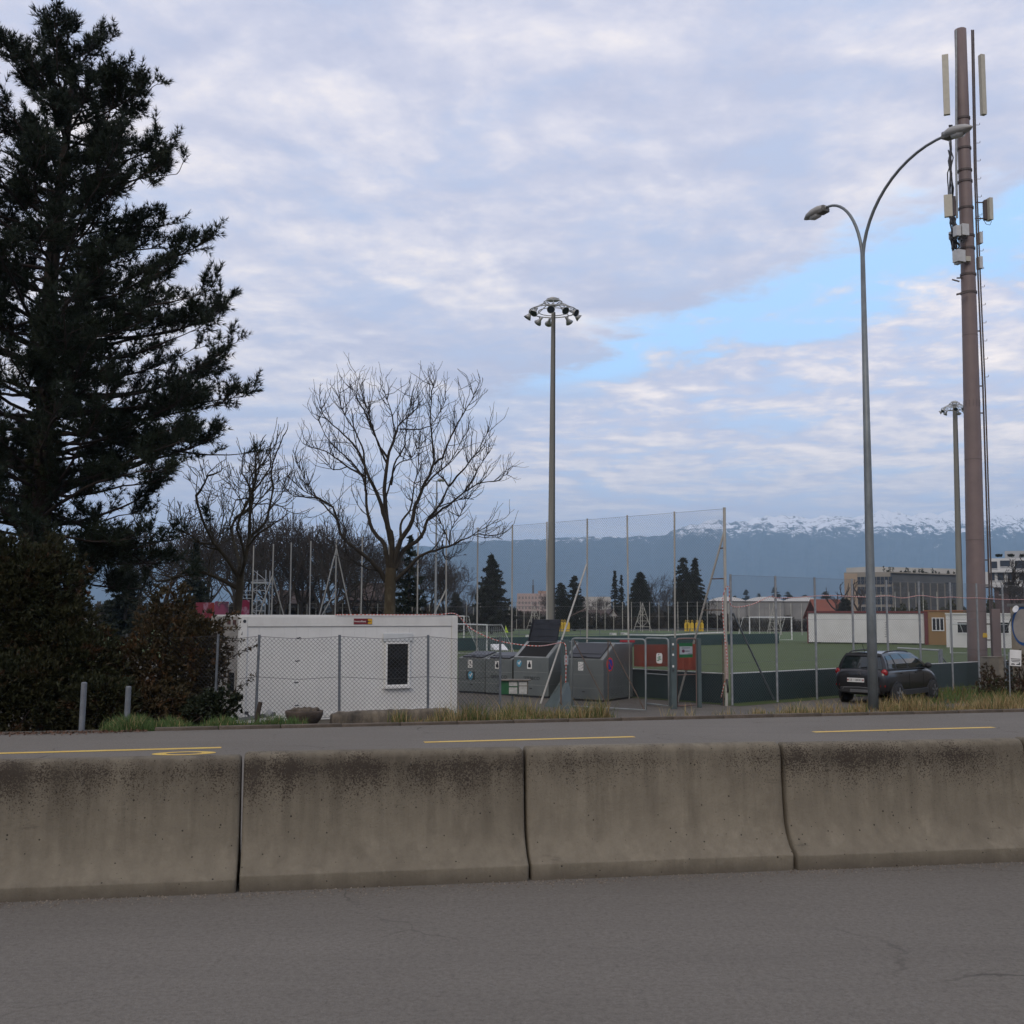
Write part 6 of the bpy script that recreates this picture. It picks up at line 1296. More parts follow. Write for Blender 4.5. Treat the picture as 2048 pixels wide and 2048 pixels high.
m = MB(); q = A + dd * 2.6 - nn * .15; m.box((q.x, q.y, (zt + zb) / 2 - .2), (5.0, .3, zt - zb - .5), math.atan2(dd.y, dd.x)); m.build('plain_bay', OFFB, of)
_, A2, dd2, nn2, zt2, zb2 = boxb(of, 'louvre_wall', OFFL, 1784.3, 1917, 1143.2, None, D - .2, 20, D + 22)
L2 = (AT(1917, 1228, D + 22) - AT(1784.3, 1228, D - .2)).length
for k in range(54): q = A2 + dd2 * (L2 * (k + .5) / 54) - nn2 * .22; m = MB(); m.box((q.x, q.y, (zt2 + zb2) / 2 - 1.8), (.3, .5, zt2 - zb2 - 3.7), math.atan2(dd2.y, dd2.x)); m.build('louvre', OFFC if k % 6 == 0 else OFFL, of)
for r in range(4): q = A2 + dd2 * (L2 / 2) - nn2 * .1; m = MB(); m.box((q.x, q.y, zt2 - 2.0 - st_h * .93 * (r + .93)), (L2 - .1, .3, .7), math.atan2(dd2.y, dd2.x)); m.build('floor_band', pm('office_band', (0.10, 0.105, 0.12), (0.08, 0.085, 0.1)), of)
for k in range(10): q = A2 + dd2 * (L2 * (.8 + .2 * (k + .5) / 10)) - nn2 * .3; m = MB(); m.box((q.x, q.y, zt2 - 6.3), (.35, .3, 6.2), math.atan2(dd2.y, dd2.x)); m.build('window', GLB, of)
m = MB(); q = A2 + dd2 * (L2 / 2) - nn2 * .3; m.box((q.x, q.y, zt2 + .15), (L2 + .6, 1.0, .45), math.atan2(dd2.y, dd2.x)); m.build('cornice', OFFC, of)
boxb(of, 'penthouse', pm('penthouse_pale', (0.45, 0.43, 0.38), (0.40, 0.38, 0.34), scale=.1), 1742, 1917, 1131, 1144, D + 12, 14, D + 30)
C = []; rng = np.random.default_rng(3)
for k in range(26): px = rng.uniform(1765, 1915); dD = D + 3 + (px - 1784) * .16; q = AT(px, 1142, dD + 1.5); hh = rng.uniform(.6, 2.4); C += [np.array([q.x + rng.normal(0, .25), q.y, zt2 + .2 + rng.uniform(0, hh)]) for _ in range(22)]
V, F = leaf_cloud(np.array(C), np.tile([0, 0, 1.0], (len(C), 1)), .5, .16, .8, 2, rng); np_mesh('terrace_plants', V, F, foliage('terrace_plant', (0.03, 0.035, 0.02), (0.05, 0.05, 0.03), .5), of, kind='stuff')
APW = pm('apartment_white', (0.50, 0.50, 0.49), (0.44, 0.44, 0.43), scale=.1); APD = pm('apartment_dark', (0.05, 0.03, 0.03), (0.065, 0.035, 0.032), scale=.3)
D = 260; ap = thing('apartment_block', tuple(AT(1985, 1228, D).to_2d()) + (-0.8,), 'white stepped apartment block with dark red lower walls at the right edge', 'building')
def facade_win(t, fr, x0, x1, y0, y1, mat=None, nm='window'):
    _, A, dd, nn, _t, _b = fr; P0 = HIT(x0, (A.x, A.y), (A.x + dd.x, A.y + dd.y)); P1 = HIT(x1, (A.x, A.y), (A.x + dd.x, A.y + dd.y)); dm = (P0.y + P1.y) / 2
    z0 = CAM_Z + (1228 - y0) / FPX * dm; z1 = CAM_Z + (1228 - y1) / FPX * dm; m = MB(); m.box(((P0.x + P1.x) / 2 - nn.x * .05, dm - nn.y * .05, (z0 + z1) / 2), ((P1 - P0).length, .25, z0 - z1), math.atan2(dd.y, dd.x)); w = m.build(nm, mat or GLB, t)
    m = MB(); m.box(((P0.x + P1.x) / 2 - nn.x * .15, dm - nn.y * .15, z1 - .06), ((P1 - P0).length + .2, .3, .12), math.atan2(dd.y, dd.x)); m.build('sill', APW, w)
apf = {}
apf['l'] = boxb(ap, 'lower_wall', APD, 1990, 2200, 1170, None, D, 14); apf['u'] = boxb(ap, 'upper_wall', APW, 1962, 2200, 1141, 1170, D + 1, 14); apf['s'] = boxb(ap, 'setback', APW, 1980, 2200, 1114, 1141, D + 4, 10); boxb(ap, 'penthouse', pm('apartment_grey', (0.33, 0.34, 0.35), (0.3, 0.31, 0.32)), 2014, 2200, 1099, 1114, D + 6, 8); apf['t'] = boxb(ap, 'stair_tower', APW, 1916, 1928, 1137, None, D - .5, 6)
for (x0, x1, y0, y1, dd_) in ((1998, 2010, 1143, 1158, -.1), (2018, 2034, 1143, 1158, -.1), (2041, 2060, 1143, 1158, -.1), (1982, 1992, 1143, 1158, -.1), (2004, 2024, 1118, 1130, 3.6), (1984, 1998, 1120, 1134, 3.6), (2034, 2056, 1118, 1134, 3.6), (1917.5, 1926.5, 1144, 1156, -.8), (1918.5, 1926, 1160, 1169, -.8), (1918.5, 1926, 1175, 1187, -.8), (1918.5, 1926, 1191, 1198, -.8), (2012, 2030, 1161, 1168, -.4), (2000, 2008, 1176, 1186, -.4), (2034, 2046, 1176, 1188, -.4)):
    fA = apf['s' if y1 <= 1134 else 't' if x1 < 1930 else 'u' if y1 < 1165 else 'l']; facade_win(ap, fA, x0, x1, y0, y1)
for y in (1140.5, 1170.5): boxb(ap, 'balcony_slab', APW, 1985, 2200, y - 1.3, y + 1.3, D - .9, 2.0)
boxb(ap, 'window_surround', APW, 1996, 2020, 1167.5, 1172, D - .35, .4)
C = [np.array(tuple(AT(px, 1113 - h, D + 3.8))) for px in np.arange(1990, 2048, 1.1) for h in (0, 1, 2, 3) if (int(px) // 12) % 2 == 0]
V, F = leaf_cloud(np.array(C), np.tile([0, 0, 1.0], (len(C), 1)), .45, .15, .8, 3, rng); np_mesh('terrace_plants', V, F, foliage('conifer_dark', (0, 0, 0), (0, 0, 0), 1), ap, kind='stuff')
# industrial halls with pale vaulted roofs
HALLW = pm('hall_wall', (0.21, 0.205, 0.195), (0.16, 0.16, 0.155), scale=.15, rough=.8); HALLR = pm('hall_roof', (0.66, 0.66, 0.66), (0.58, 0.58, 0.58), scale=.1, rough=.6)
D = 250
for i, (x0, x1, lab) in enumerate(((1417, 1490, 'left grey hall with a low white vaulted roof'), (1490, 1566, 'middle grey hall with a low white vaulted roof'), (1566, 1640, 'right grey hall with a low white vaulted roof'))):
    t = thing('industrial_hall', tuple(AT((x0 + x1) / 2, 1228, D).to_2d()) + (-0.8,), lab, 'hall', 'halls with white vaulted roofs')
    _, A, dd, nn, zt, zb = boxb(t, 'wall', HALLW, x0 + .2, x1 - .2, 1201, None, D, 40); Lh = (x1 - x0) / FPX * D
    Mf = frame(A + Vector((0, 0, zt + 0.02)) + nn * .0, dd, (0, 0, 1)); m = MB(); m.prism([(Lh * k / 12, 1.0 * math.sin(math.pi * k / 12) ** .7) for k in range(13)][::-1], Mf, -40, 0.3); m.build('roof', HALLR, t, smooth=False)
    for k in range(4): q = A + dd * (Lh * (k + .5) / 4) - nn * .05; m = MB(); m.box((q.x, q.y, zb + (zt - zb) * .62), (Lh / 4 - .15, .12, (zt - zb) * .62), math.atan2(dd.y, dd.x)); m.build('panel', pm('hall_panel', (0.24, 0.235, 0.225), (0.19, 0.19, 0.185), scale=.4), t)
def house(label, px0, px1, ye, yr, D, wall, roof, ridge_across=True, depth=9, base=-0.8, win_=()):
    a, b = AT(px0, 1228, D), AT(px1, 1228, D); w = b.x - a.x; ze = CAM_Z + (1228 - ye) / FPX * D; zr = CAM_Z + (1228 - yr) / FPX * D
    t = thing('house', (a.x, D, base), label, 'house'); m = MB(); F_ = frame(Vector((a.x, D, 0)), (1, 0, 0), (0, 0, 1))
    if ridge_across: m.prism([(0, base), (w, base), (w, ze), (0, ze)], F_, -depth, 0)
    else: m.prism([(0, base), (w, base), (w, ze), (w / 2, zr), (0, ze)], F_, -depth, 0)
    m.build('wall', wall, t)
    m = MB()
    if ridge_across: m.prism([(-.5, ze - .2), (depth / 2, zr), (depth + .5, ze - .2), (depth + .5, ze - .05), (depth / 2, zr + .3), (-.5, ze - .05)], frame(Vector((a.x, D, 0)), (0, 1, 0), (0, 0, 1)), -.4, w + .4)
    else: m.prism([(-.5, ze - .35), (w / 2, zr), (w + .5, ze - .35), (w + .5, ze - .1), (w / 2, zr + .3), (-.5, ze - .1)], F_, -depth, .5)
    m.build('roof', roof, t)
    for (fx, z0, ww, hh) in win_: m = MB(); m.box((a.x + w * fx, D - .03, z0), (ww, .12, hh)); m.build('window', GLB, t)
    return t
BROWNR = pm('brown_roof', (0.055, 0.035, 0.028), (0.04, 0.027, 0.022), scale=.8, rough=.9); REDR = pm('red_roof', (0.22, 0.065, 0.04), (0.17, 0.055, 0.035), scale=.8, rough=.9); PINKW = pm('pink_wall', (0.36, 0.24, 0.18), (0.31, 0.21, 0.165), scale=.3); WHW = pm('white_wall', (0.52, 0.51, 0.49), (0.42, 0.41, 0.4), scale=.4); DKW = pm('dark_house_wall', (0.075, 0.055, 0.045), (0.06, 0.045, 0.04), scale=.4)
house('dark brown house with a big hipped roof left of the big mossy trunk', 690, 758, 1200, 1168, 190, DKW, BROWNR, True, 14, win_=((.3, 2.5, 1.2, 1.3), (.6, 2.5, 1.2, 1.3)))
house('dark low house behind the far posts left, near the scaffold', 545, 610, 1208, 1184, 190, DKW, BROWNR, True, 12, win_=((.4, 2, 1.2, 1.2),))
house('small pink gabled house right of the wide cedar', 1006, 1037, 1250, 1233, 208, PINKW, BROWNR, False, 10, win_=((.5, .6, .8, 1.0),))
house('white gabled house with a steep roof behind the net', 1206, 1246, 1246, 1220, 212, WHW, BROWNR, False, 12, win_=((.35, .6, .9, 1.1), (.7, .6, .9, 1.1)))
house('red roofed house left of the office block', 1640, 1692, 1233, 1199, 200, PINKW, REDR, True, 10)
house('brown roofed house half hidden right of the wide cedar', 1018, 1092, 1244, 1225, 225, PINKW, BROWNR, True, 10)
house('brown roofed house behind the white gable', 1120, 1215, 1240, 1222, 235, DKW, BROWNR, True, 10)
m = MB(); a, b = AT(1160, 1228, 208), AT(1208, 1228, 208); m.box(((a.x + b.x) / 2, 208, .35), (b.x - a.x, .3, 2.2)); tag(m.build('garden_wall', WHW), 'low white garden wall left of the white gabled house', 'wall')
D = 420; pb = thing('apartment_block', tuple(AT(1064, 1228, D).to_2d()) + (-0.8,), 'pale pink block of flats with a roof antenna left of the floodlight mast', 'building')
boxb(pb, 'wall', pm('pink_block', (0.40, 0.31, 0.28), (0.36, 0.28, 0.255), scale=.15), 1034, 1100, 1187, None, D, 20); boxb(pb, 'roof_house', pm('pink_block2', (0.33, 0.22, 0.17), (0.3, 0.2, 0.15)), 1076, 1096, 1182, 1187, D + 3, 8)
for r in range(3):
    for k in range(9): boxb(pb, 'window', pm('pale_window', (0.22, 0.19, 0.18), (0.18, 0.16, 0.155)), 1037 + k * 6.6, 1040.5 + k * 6.6, 1193 + r * 10, 1198 + r * 10, D - .1, .3)
q = AT(1066, 1228, D + 2); m = MB(); zz = CAM_Z + (1228 - 1187) / FPX * D; m.tube([(q.x, q.y, zz), (q.x, q.y, zz + 3.2)], .45, 6); m.tube([(q.x, q.y, zz + 3.2), (q.x, q.y, zz + 5.3)], .2, 6); m.build('antenna', DARK_STEEL, pb)
boxb(thing('apartment_block', tuple(AT(1200, 1228, 500).to_2d()) + (-.8,), 'low pale far building showing above the bare hedge', 'building'), 'wall', pm('pale_far', (0.48, 0.46, 0.42), (0.36, 0.34, 0.31), scale=.3), 1165, 1222, 1193, None, 500, 12)
# dark hedge and scrub band behind the far pitch, distant wooded ground
def scrub(label, px0, px1, y, D, n, seed, mat, depth=8, ln=1.0, wd=.35):
    rng = np.random.default_rng(seed); px = rng.uniform(px0, px1, n); top = (1228 - y) / FPX * D + 2.7; h = top * (0.45 + .55 * np.abs(np.sin(px / 11.0 + seed) * .5 + np.sin(px / 4.3) * .3 + .2)); z = -0.8 + h * rng.uniform(0, 1, n)
    dep = D + rng.uniform(0, depth, n); C = np.stack([(px - 1024) / FPX * dep, dep, z], 1); V, F = leaf_cloud(C, np.tile([0, 0, 1.0], (n, 1)), ln, wd, .9, 2, rng)
    o = np_mesh('shrubs', V, F, mat); o['kind'] = 'stuff'; o['label'] = label
SCR = foliage('scrub', (0.028, 0.026, 0.020), (0.042, 0.035, 0.027), .25); SCR2 = foliage('scrub_green', (0.030, 0.036, 0.018), (0.05, 0.05, 0.025), .25)
scrub('dark scrub along the far fence', 880, 1460, 1222, 206, 9000, 1, SCR); scrub('dark scrub behind the far left posts', 200, 880, 1205, 182, 12000, 2, SCR); scrub('brown hedge behind the goal', 1450, 1620, 1236, 185, 3000, 3, SCR); scrub('green shrubs behind the cabins', 1780, 1990, 1190, 165, 5000, 4, SCR2, 8, .6, .2); scrub('far wooded band on the horizon', -400, 2500, 1214, 900, 16000, 5, foliage('far_wood', (0.03, 0.034, 0.032), (0.04, 0.044, 0.042), .05), 60, 6, 2.5)
# ================================================================== MASTS, LAMP, CAR
LAMPM = pm('lamp_galvanised', (0.20, 0.22, 0.225), (0.145, 0.16, 0.165), scale=5, rough=0.5, metal=0.35, fine=0.25, stretch=(1, 1, 0.6))
lb_ = AT(1747, 1419, 22.0); lb_.z = -0.01; LX, LY = lb_.x, lb_.y
lp = thing('street_lamp', (LX, LY, lb_.z), 'tall grey double-armed street lamp standing in the dry grass', 'street lamp')
zj = AT(1725, 500, LY).z; dxl = AT(1725, 500, LY).x - LX
pt = lambda z: Vector((LX + dxl * (z - lb_.z) / (zj - lb_.z), LY, z))
m = MB(); m.tube([pt(lb_.z), pt(lb_.z + 2), pt(5), pt(zj)], [0.100, 0.092, 0.075, 0.045], 16); m.build('pole', LAMPM, lp, smooth=True)
m = MB(); m.lathe([(0.13, 0), (0.13, 0.03), (0.108, 0.05)], pt(lb_.z), 16); m.build('base_plate', LAMPM, lp)
J = pt(zj - .3)
def arm(tipx, tipy, tz, name='arm'):
    P = []
    for k in range(15):
        f = k / 14; a = f * math.pi * 0.53; hx = (1 - math.cos(a)) / (1 - math.cos(math.pi * .53)); hz = math.sin(min(a, math.pi / 2)) if a < math.pi / 2 else 1 - .3 * (1 - math.sin(a))
        P.append(J + Vector((tipx * hx, tipy * hx, (tz - J.z) * hz)))
    m = MB(); m.tube(P, [0.036 - 0.01 * k / 14 for k in range(15)], 10); m.build('arm', LAMPM, lp, smooth=True)
    e = (P[-1] - P[-2]).normalized(); e = Vector((e.x, e.y, -.12)).normalized(); return P[-1], e
LH = pm('lamp_head', (0.36, 0.35, 0.33), (0.28, 0.275, 0.26), scale=4, rough=0.5)
for (tx, ty, tz) in ((-0.50, 0.85, AT(1660, 416, LY + 0.85).z), (0.98, -2.0, AT(1660, 416, LY + 1.75).z)):
    tip, e = arm(tx, ty, tz); x = e; y = Vector((-e.y, e.x, 0)).normalized(); z = x.cross(y)
    Mh = Matrix((x, y, z)).transposed().to_4x4(); Mh.translation = tip
    prof = [(-.05, .035), (0.0, .10), (.12, .145), (.30, .15), (.45, .115), (.56, .05), (.60, .012)]; m = MB(); vs = []; n = 14
    for (a, r_) in prof:
        for k in range(n):
            t_ = 6.283 * k / n; vs.append(Mh @ Vector((a, r_ * 1.05 * math.cos(t_), r_ * (.75 if math.sin(t_) > 0 else .55) * math.sin(t_))))
    m.add(vs, [(i * n + k, i * n + (k + 1) % n, (i + 1) * n + (k + 1) % n, (i + 1) * n + k) for i in range(len(prof) - 1) for k in range(n)] + [tuple(range(n - 1, -1, -1)), tuple((len(prof) - 1) * n + k for k in range(n))]); hd = m.build('lamp_head', LH, lp, smooth=True)
    m = MB(); vs = []
    for (a, r_) in ((.14, .06), (.2, .10), (.34, .10), (.42, .05)):
        for k in range(8): t_ = math.pi + math.pi * k / 7; vs.append(Mh @ Vector((a, r_ * math.cos(t_), -.05 + r_ * .75 * math.sin(t_))))
    m.add(vs, [(i * 8 + k, i * 8 + k + 1, (i + 1) * 8 + k + 1, (i + 1) * 8 + k) for i in range(3) for k in range(7)]); m.build('glass_bowl', pm('lamp_bowl', (0.5, 0.5, 0.48), (0.45, 0.45, 0.44), rough=.15), hd, smooth=True)
    m = MB(); m.box(Mh @ Vector((.06, 0, -.02)), (.2, .2, .14), rot=Mh.to_3x3()); m.build('gear_box', pm('lamp_gear', (0.14, 0.13, 0.12), (0.1, 0.1, 0.09)), hd, bevel=.02)

# ---- floodlight masts
MASTC = pm('mast_concrete', (0.20, 0.19, 0.165), (0.16, 0.152, 0.132), scale=1.0, rough=.85, stretch=(1, 1, .15)); HEADM = pm('flood_head', (0.42, 0.42, 0.40), (0.30, 0.30, 0.29), scale=3, rough=.45, metal=.3)
def floodmast(name, label, pxt, pxb, yt, D, Rg, nh, seed, rb=.28, rt=.12):
    b = AT(pxb, 1250, D); tp = AT(pxt, yt, D); b.z = -.8; t = thing(name, b, label, 'floodlight mast'); H = tp.z - b.z; rng = random.Random(seed)
    m = MB(); m.tube([b, b.lerp(tp, .5), b.lerp(tp, .985)], [rb, (rb + rt) / 2 * 1.02, rt], 10); m.build('mast', MASTC, t)
    m = MB(); m.tube([b + Vector((rb + .03, -.02, .3)), b.lerp(tp, .96) + Vector((rt + .03, -.02, 0))], .05, 5); m.build('cable_run', BLACK_P, t)
    zr = tp.z - Rg * .52; C = Vector((tp.x, D, zr))
    circ = lambda r_, z_, n=20: [Vector((tp.x + r_ * math.cos(6.2832 * k / n), D + r_ * math.sin(6.2832 * k / n), z_)) for k in range(n + 1)]
    for (r_, z_, th) in ((Rg, zr - .05, .045), (Rg * .62, zr - Rg * .05, .035), (Rg * .38, zr + Rg * .36, .04)): m = MB(); m.tube(circ(r_, z_), th, 5); m.build('ring', HEADM, t)
    for k in range(8):
        a = 6.2832 * k / 8; c_, s_ = math.cos(a), math.sin(a); m = MB(); m.tube([(tp.x + Rg * c_, D + Rg * s_, zr - .05), (tp.x + Rg * .38 * c_, D + Rg * .38 * s_, zr + Rg * .30), (tp.x + rt * c_, D + rt * s_, zr + Rg * .18)], .035, 5); m.build('spoke', HEADM, t)
    m = MB(); m.lathe([(Rg * .28, 0), (Rg * .28, .1), (Rg * .12, .22)], (tp.x, D, tp.z - .15), 12); m.build('top_cap', HEADM, t)
    for k in range(nh):
        a = 6.2832 * (k + .35) / nh + rng.uniform(-.2, .2); o = Vector((tp.x + Rg * math.cos(a), D + Rg * math.sin(a), zr - .1))
        aim = Vector((math.cos(a) * rng.uniform(.4, 1.1), math.sin(a) * .8, -rng.uniform(.35, .9))).normalized(); Q = aim.to_track_quat('Z', 'Y').to_matrix(); s = Rg * .17
        m = MB(); m.lathe([(s * .34, -s * 1.5), (s * .36, -s * .6), (s * .55, -s * .3), (s * 1.0, s * .55), (s * .94, s * .53), (s * .5, -.1 * s)], o + aim * s * .3 - Vector((0, 0, s * .9)), 12, M=Q); hd = m.build('lamp', HEADM, t, smooth=True)
        m = MB(); m.lathe([(s * .90, s * .44), (s * .90, s * .46)], o + aim * s * .3 - Vector((0, 0, s * .9)), 12, M=Q); m.build('lens', GLB, hd)
        m = MB(); m.tube([o, o - Vector((0, 0, s * .8))], s * .12, 5); m.build('bracket', BLACK_P, hd)
floodmast('floodlight_mast', 'tall slim floodlight mast with a ring of lamps in the middle of the photo', 1106, 1100, 597, 78, 1.72, 9, 1, .26, .11)
floodmast('floodlight_mast', 'farther floodlight mast just left of the brown telecom mast', 1909, 1920, 803, 117, 1.35, 8, 2, .33, .2)
D = 130; b = AT(871, 1228, D); b.z = -.8; tz = AT(868, 962, D).z; t = thing('floodlight_mast', b, 'thin grey double-headed floodlight pole seen through the big bare tree', 'floodlight mast')
m = MB(); m.tube([b, Vector((b.x, D, tz))], [.16, .08], 8); m.build('mast', GREY_STEEL, t)
m = MB(); m.tube([(b.x - .5, D, tz), (b.x + .7, D, tz)], .05, 6); m.build('crossarm', GREY_STEEL, t)
for dx in (.35, .75): m = MB(); m.lathe([(.1, 0), (.28, .18), (.3, .3), (.12, .42)], (b.x + dx, D, tz - .1), 10); m.build('lamp', HEADM, t)

# ---- brown telecom mast
TEL = pm('telecom_brown', (0.185, 0.135, 0.125), (0.155, 0.115, 0.108), scale=1.5, rough=.55, fine=.06); TELD = pm('telecom_dark', (0.085, 0.062, 0.058), (0.06, 0.045, 0.042), scale=4, rough=.6); PANELC = pm('antenna_cream', (0.45, 0.42, 0.34), (0.40, 0.37, 0.30), rough=.5); RRU = pm('radio_unit_grey', (0.50, 0.50, 0.49), (0.43, 0.43, 0.42), rough=.5)
D = 43.6; tb = G(1958, 1365); tb = Vector((tb.x, tb.y, -.8)); D = tb.y
def tx(y): return AT(np.interp(y, [-20, 340, 600, 900, 1300, 1370], [1918, 1929.5, 1938, 1946, 1954.5, 1956]), y, D)
def tw(y): return np.interp(y, [-20, 340, 600, 900, 1300], [23, 25.5, 29, 33, 37]) / FPX * D / 2
tm = thing('telecom_mast', tb, 'thick brown telecom mast with antennas, radio boxes and a climbing ladder', 'telecom mast')
ys = [1356, 1300, 1192, 900, 758, 620, 500, 340, 200, 60]
m = MB(); m.tube([Vector((tx(1356).x, D, -.8))] + [tx(y) for y in ys[1:]], [tw(y) for y in ys], 28); m.build('tube', TEL, tm, smooth=True)
m = MB(); m.lathe([(.62, 0), (.62, .05)], (tx(1356).x, D, -.8), 28); m.build('base_flange', TEL, tm)
m = MB(); m.box((tx(1356).x + .1, D, -.79), (1.7, 1.4, .16), R(15)); m.build('foundation', pm('foundation', (0.20, 0.17, 0.15), (0.14, 0.12, 0.1), scale=4), tm)
for k in range(12):
    a = 6.2832 * k / 12; c_, s_ = math.cos(a), math.sin(a); x0 = tx(1356).x; m = MB(); m.prism([(.30, 0), (.60, 0), (.60, .05), (.31, .62)], frame((x0, D, -.75), (c_, s_, 0), (0, 0, 1)), -.012, .012); m.build('gusset', TEL, tm)
for y in (1081, 1223, 1300, 672, 920): m = MB(); m.tube([tx(y), tx(y - .8)], tw(y) + .006, 28); m.build('weld_seam', TELD, tm)
for y in (588, 552, 500, 475, 419, 366, 344, 300, 240): 
    m = MB(); m.tube([tx(y), tx(y - 4)], tw(y) + .035, 24); m.build('clamp', TELD, tm)
for r in range(4):
    for k in range(14):
        a = 6.2832 * k / 14; c = tx(803 + r * 3.4); w = tw(805); m = MB(); m.box(c + Vector((w * math.cos(a), w * math.sin(a), 0)), (.03, .03, .028), a); m.build('bolt', TELD, tm)
# ladder / cable tray on the right
lx = lambda y: np.interp(y, [-20, 340, 552, 780, 1100, 1210], [1942, 1949, 1956, 1966, 1976, 1980])
for off, r_ in ((0, .035), (4.5, .03)): m = MB(); m.tube([AT(lx(y) + off * (.75 if y < 500 else 1), y, D - .05) for y in (1218, 1100, 950, 780, 552, 340, 60)], r_, 6); m.build('ladder_rail', TELD, tm)
for k in range(15):
    y = 250 + k * 36.0; p = AT(lx(y) + 5, y, D - .05); m = MB(); m.tube([p, p + Vector((.11, 0, 0)), p + Vector((.15, 0, .02)), p + Vector((.15, 0, .09))], .011, 5); m.build('step_peg', TELD, tm)
for y in (662, 772, 826, 1120, 1170, 1248, 1280): a_ = tx(y); q = AT(lx(min(y, 1218)) + 1, y, D - .05); m = MB(); m.bar((a_.x + tw(y) * .9, D, a_.z), q, .05, .05); m.build('stand_off', TELD, tm)
m = MB(); q0, q1 = AT(1978, 1218, D - .1), AT(1995, 1218, D - .1); zb_ = AT(1985, 1316, D).z; m.box(((q0.x + q1.x) / 2 + .06, D - .1, (q0.z + zb_) / 2), (q1.x - q0.x, .22, q0.z - zb_)); m.build('cable_cover', TEL, tm, bevel=.01)
m = MB(); q = AT(1970, 1270, D - .36); m.prism([(-.09, 0), (.09, 0), (.09, .1), (.06, .18), (-.06, .18), (-.09, .1)], frame(q - Vector((0, 0, .1)), (1, 0, 0), (0, 0, 1)), -.02, .01); m.build('warning_plate', YEL, tm)
def tbox(nm, mat, x0, x1, y0, y1, dD, dep, rz=0, bev=.012):
    a, b_ = AT(x0, y0, D + dD), AT(x1, y1, D + dD); m = MB(); m.box(((a.x + b_.x) / 2, D + dD, (a.z + b_.z) / 2), (b_.x - a.x, dep, a.z - b_.z), rz); return m.build(nm, mat, tm, bevel=bev)
tbox('panel_antenna', PANELC, 1888, 1905, 390, 434, -.25, .16, R(-20)); tbox('antenna_back', TELD, 1905.5, 1911, 393, 432, -.1, .14)
tbox('panel_antenna', PANELC, 1974, 1983.5, 397, 441, -.1, .3, R(12)); tbox('antenna_back', TELD, 1966.5, 1973.5, 401, 440, 0, .2)
for y in (405, 437): m = MB(); m.bar(AT(1950, y, D), AT(1968, y, D), .05, .04); m.build('antenna_bracket', TELD, tm)
for (x0, x1, y0, y1, dd_) in ((1908.5, 1919, 452, 473, -.5), (1919.8, 1936, 449, 472, -.45), (1900, 1908, 463, 478, -.1), (1956, 1963, 465, 488, .0), (1955, 1963, 514, 538, 0)): tbox('radio_unit', RRU, x0, x1, y0, y1, dd_, .26, R(14))
tbox('radio_unit', RRU, 1908, 1928, 501, 525, -.5, .34, R(25)); tbox('junction_box', PANELC, 1929.5, 1941, 513, 523, -.42, .12, R(12)); tbox('junction_box', RRU, 1910, 1920, 525, 529, -.45, .2, R(20))
rng = random.Random(4)
for k in range(26):
    x = 1897 + rng.uniform(0, 12); m = MB(); yy = rng.choice([(250, 395), (300, 392), (432, 470), (434, 505), (470, 506), (468, 498)]); n = 6
    m.tube([AT(x + rng.uniform(-3, 3) + (8 * i / n if yy[0] > 430 else 0), yy[0] + (yy[1] - yy[0]) * i / n, D - .25 + rng.uniform(-.08, .05)) for i in range(n + 1)], rng.uniform(.02, .04), 5); m.build('cable', BLACK_P, tm, smooth=True)
for k in range(12):
    x = 1910 + rng.uniform(0, 22); y = 472 + rng.uniform(-2, 4); d_ = rng.uniform(6, 20); m = MB(); m.tube([AT(x, y, D - .5), AT(x + rng.uniform(-5, 3), y + d_, D - .55), AT(x - rng.uniform(2, 9), y + d_ * .8, D - .4), AT(x - 10, y + d_ * .2, D - .3)], .014, 5); m.build('cable', BLACK_P, tm, smooth=True)
m = MB(); m.tube([AT(1966, 437, D), AT(1972, 448, D - .1), AT(1980, 450, D - .1), AT(1983, 442, D - .1)], .012, 5); m.build('cable', BLACK_P, tm); m = MB(); m.tube([AT(1956 + 5 * math.cos(a), 437 + 5 * math.sin(a), D) for a in np.linspace(0, 6.28, 12)], .012, 5); m.build('cable', BLACK_P, tm)
m = MB(); m.bar(AT(1904, 559, D - .2), AT(1919, 563, D - .3), .06, .05); m.bar(AT(1914, 556, D - .2), AT(1926, 556, D), .05, .05); m.build('bare_bracket', TELD, tm)
m = MB(); m.bar(AT(1913, 589, D - .4), AT(1935, 584, D - .5), .10, .06); m.build('bare_bracket', TELD, tm); m = MB(); m.tube([AT(1912.5, 330, D - .1), AT(1914, 436, D - .1)], .05, 8); m.build('antenna_pole', GREY_STEEL, tm)
m = MB(); m.tube([AT(1912.5, 60, D - .1), AT(1912.5, 330, D - .1)], .05, 8); m.build('antenna_pole', GREY_STEEL, tm)
tbox('panel_antenna', PANELC, 1884, 1900, 110, 230, -.25, .16, R(-20)); tbox('panel_antenna', PANELC, 1958, 1972, 110, 230, -.1, .2, R(15))

# ---- concrete pillar, sign on a stake, graffiti wall, swing barrier by the car
CONC = pm('old_concrete', (0.27, 0.235, 0.18), (0.17, 0.145, 0.11), scale=2.5, rough=.95, bump=.6, bscale=18, fine=.3)
p = G(1985, 1372); t = thing('concrete_pillar', (p.x, p.y, -.8), 'stubby weathered concrete pillar with creeper at the foot of the brown mast', 'pillar'); m = MB(); m.box((p.x, p.y, -.8 + .55), (.68, .55, 1.1), R(14)); m.build('block', CONC, t, bevel=.02); m = MB(); m.box((p.x, p.y, .315), (.72, .59, .03), R(14)); m.build('cap', CONC, t)
Ds = 36.5; p = AT(2020, 1385, Ds); p.z = -.8; t = thing('stake_sign', p, 'white sign on a thin stake near the graffiti wall', 'sign')
m = MB(); m.tube([p, AT(2018, 1305, Ds)], .02, 8); m.build('stake', GREY_STEEL, t)
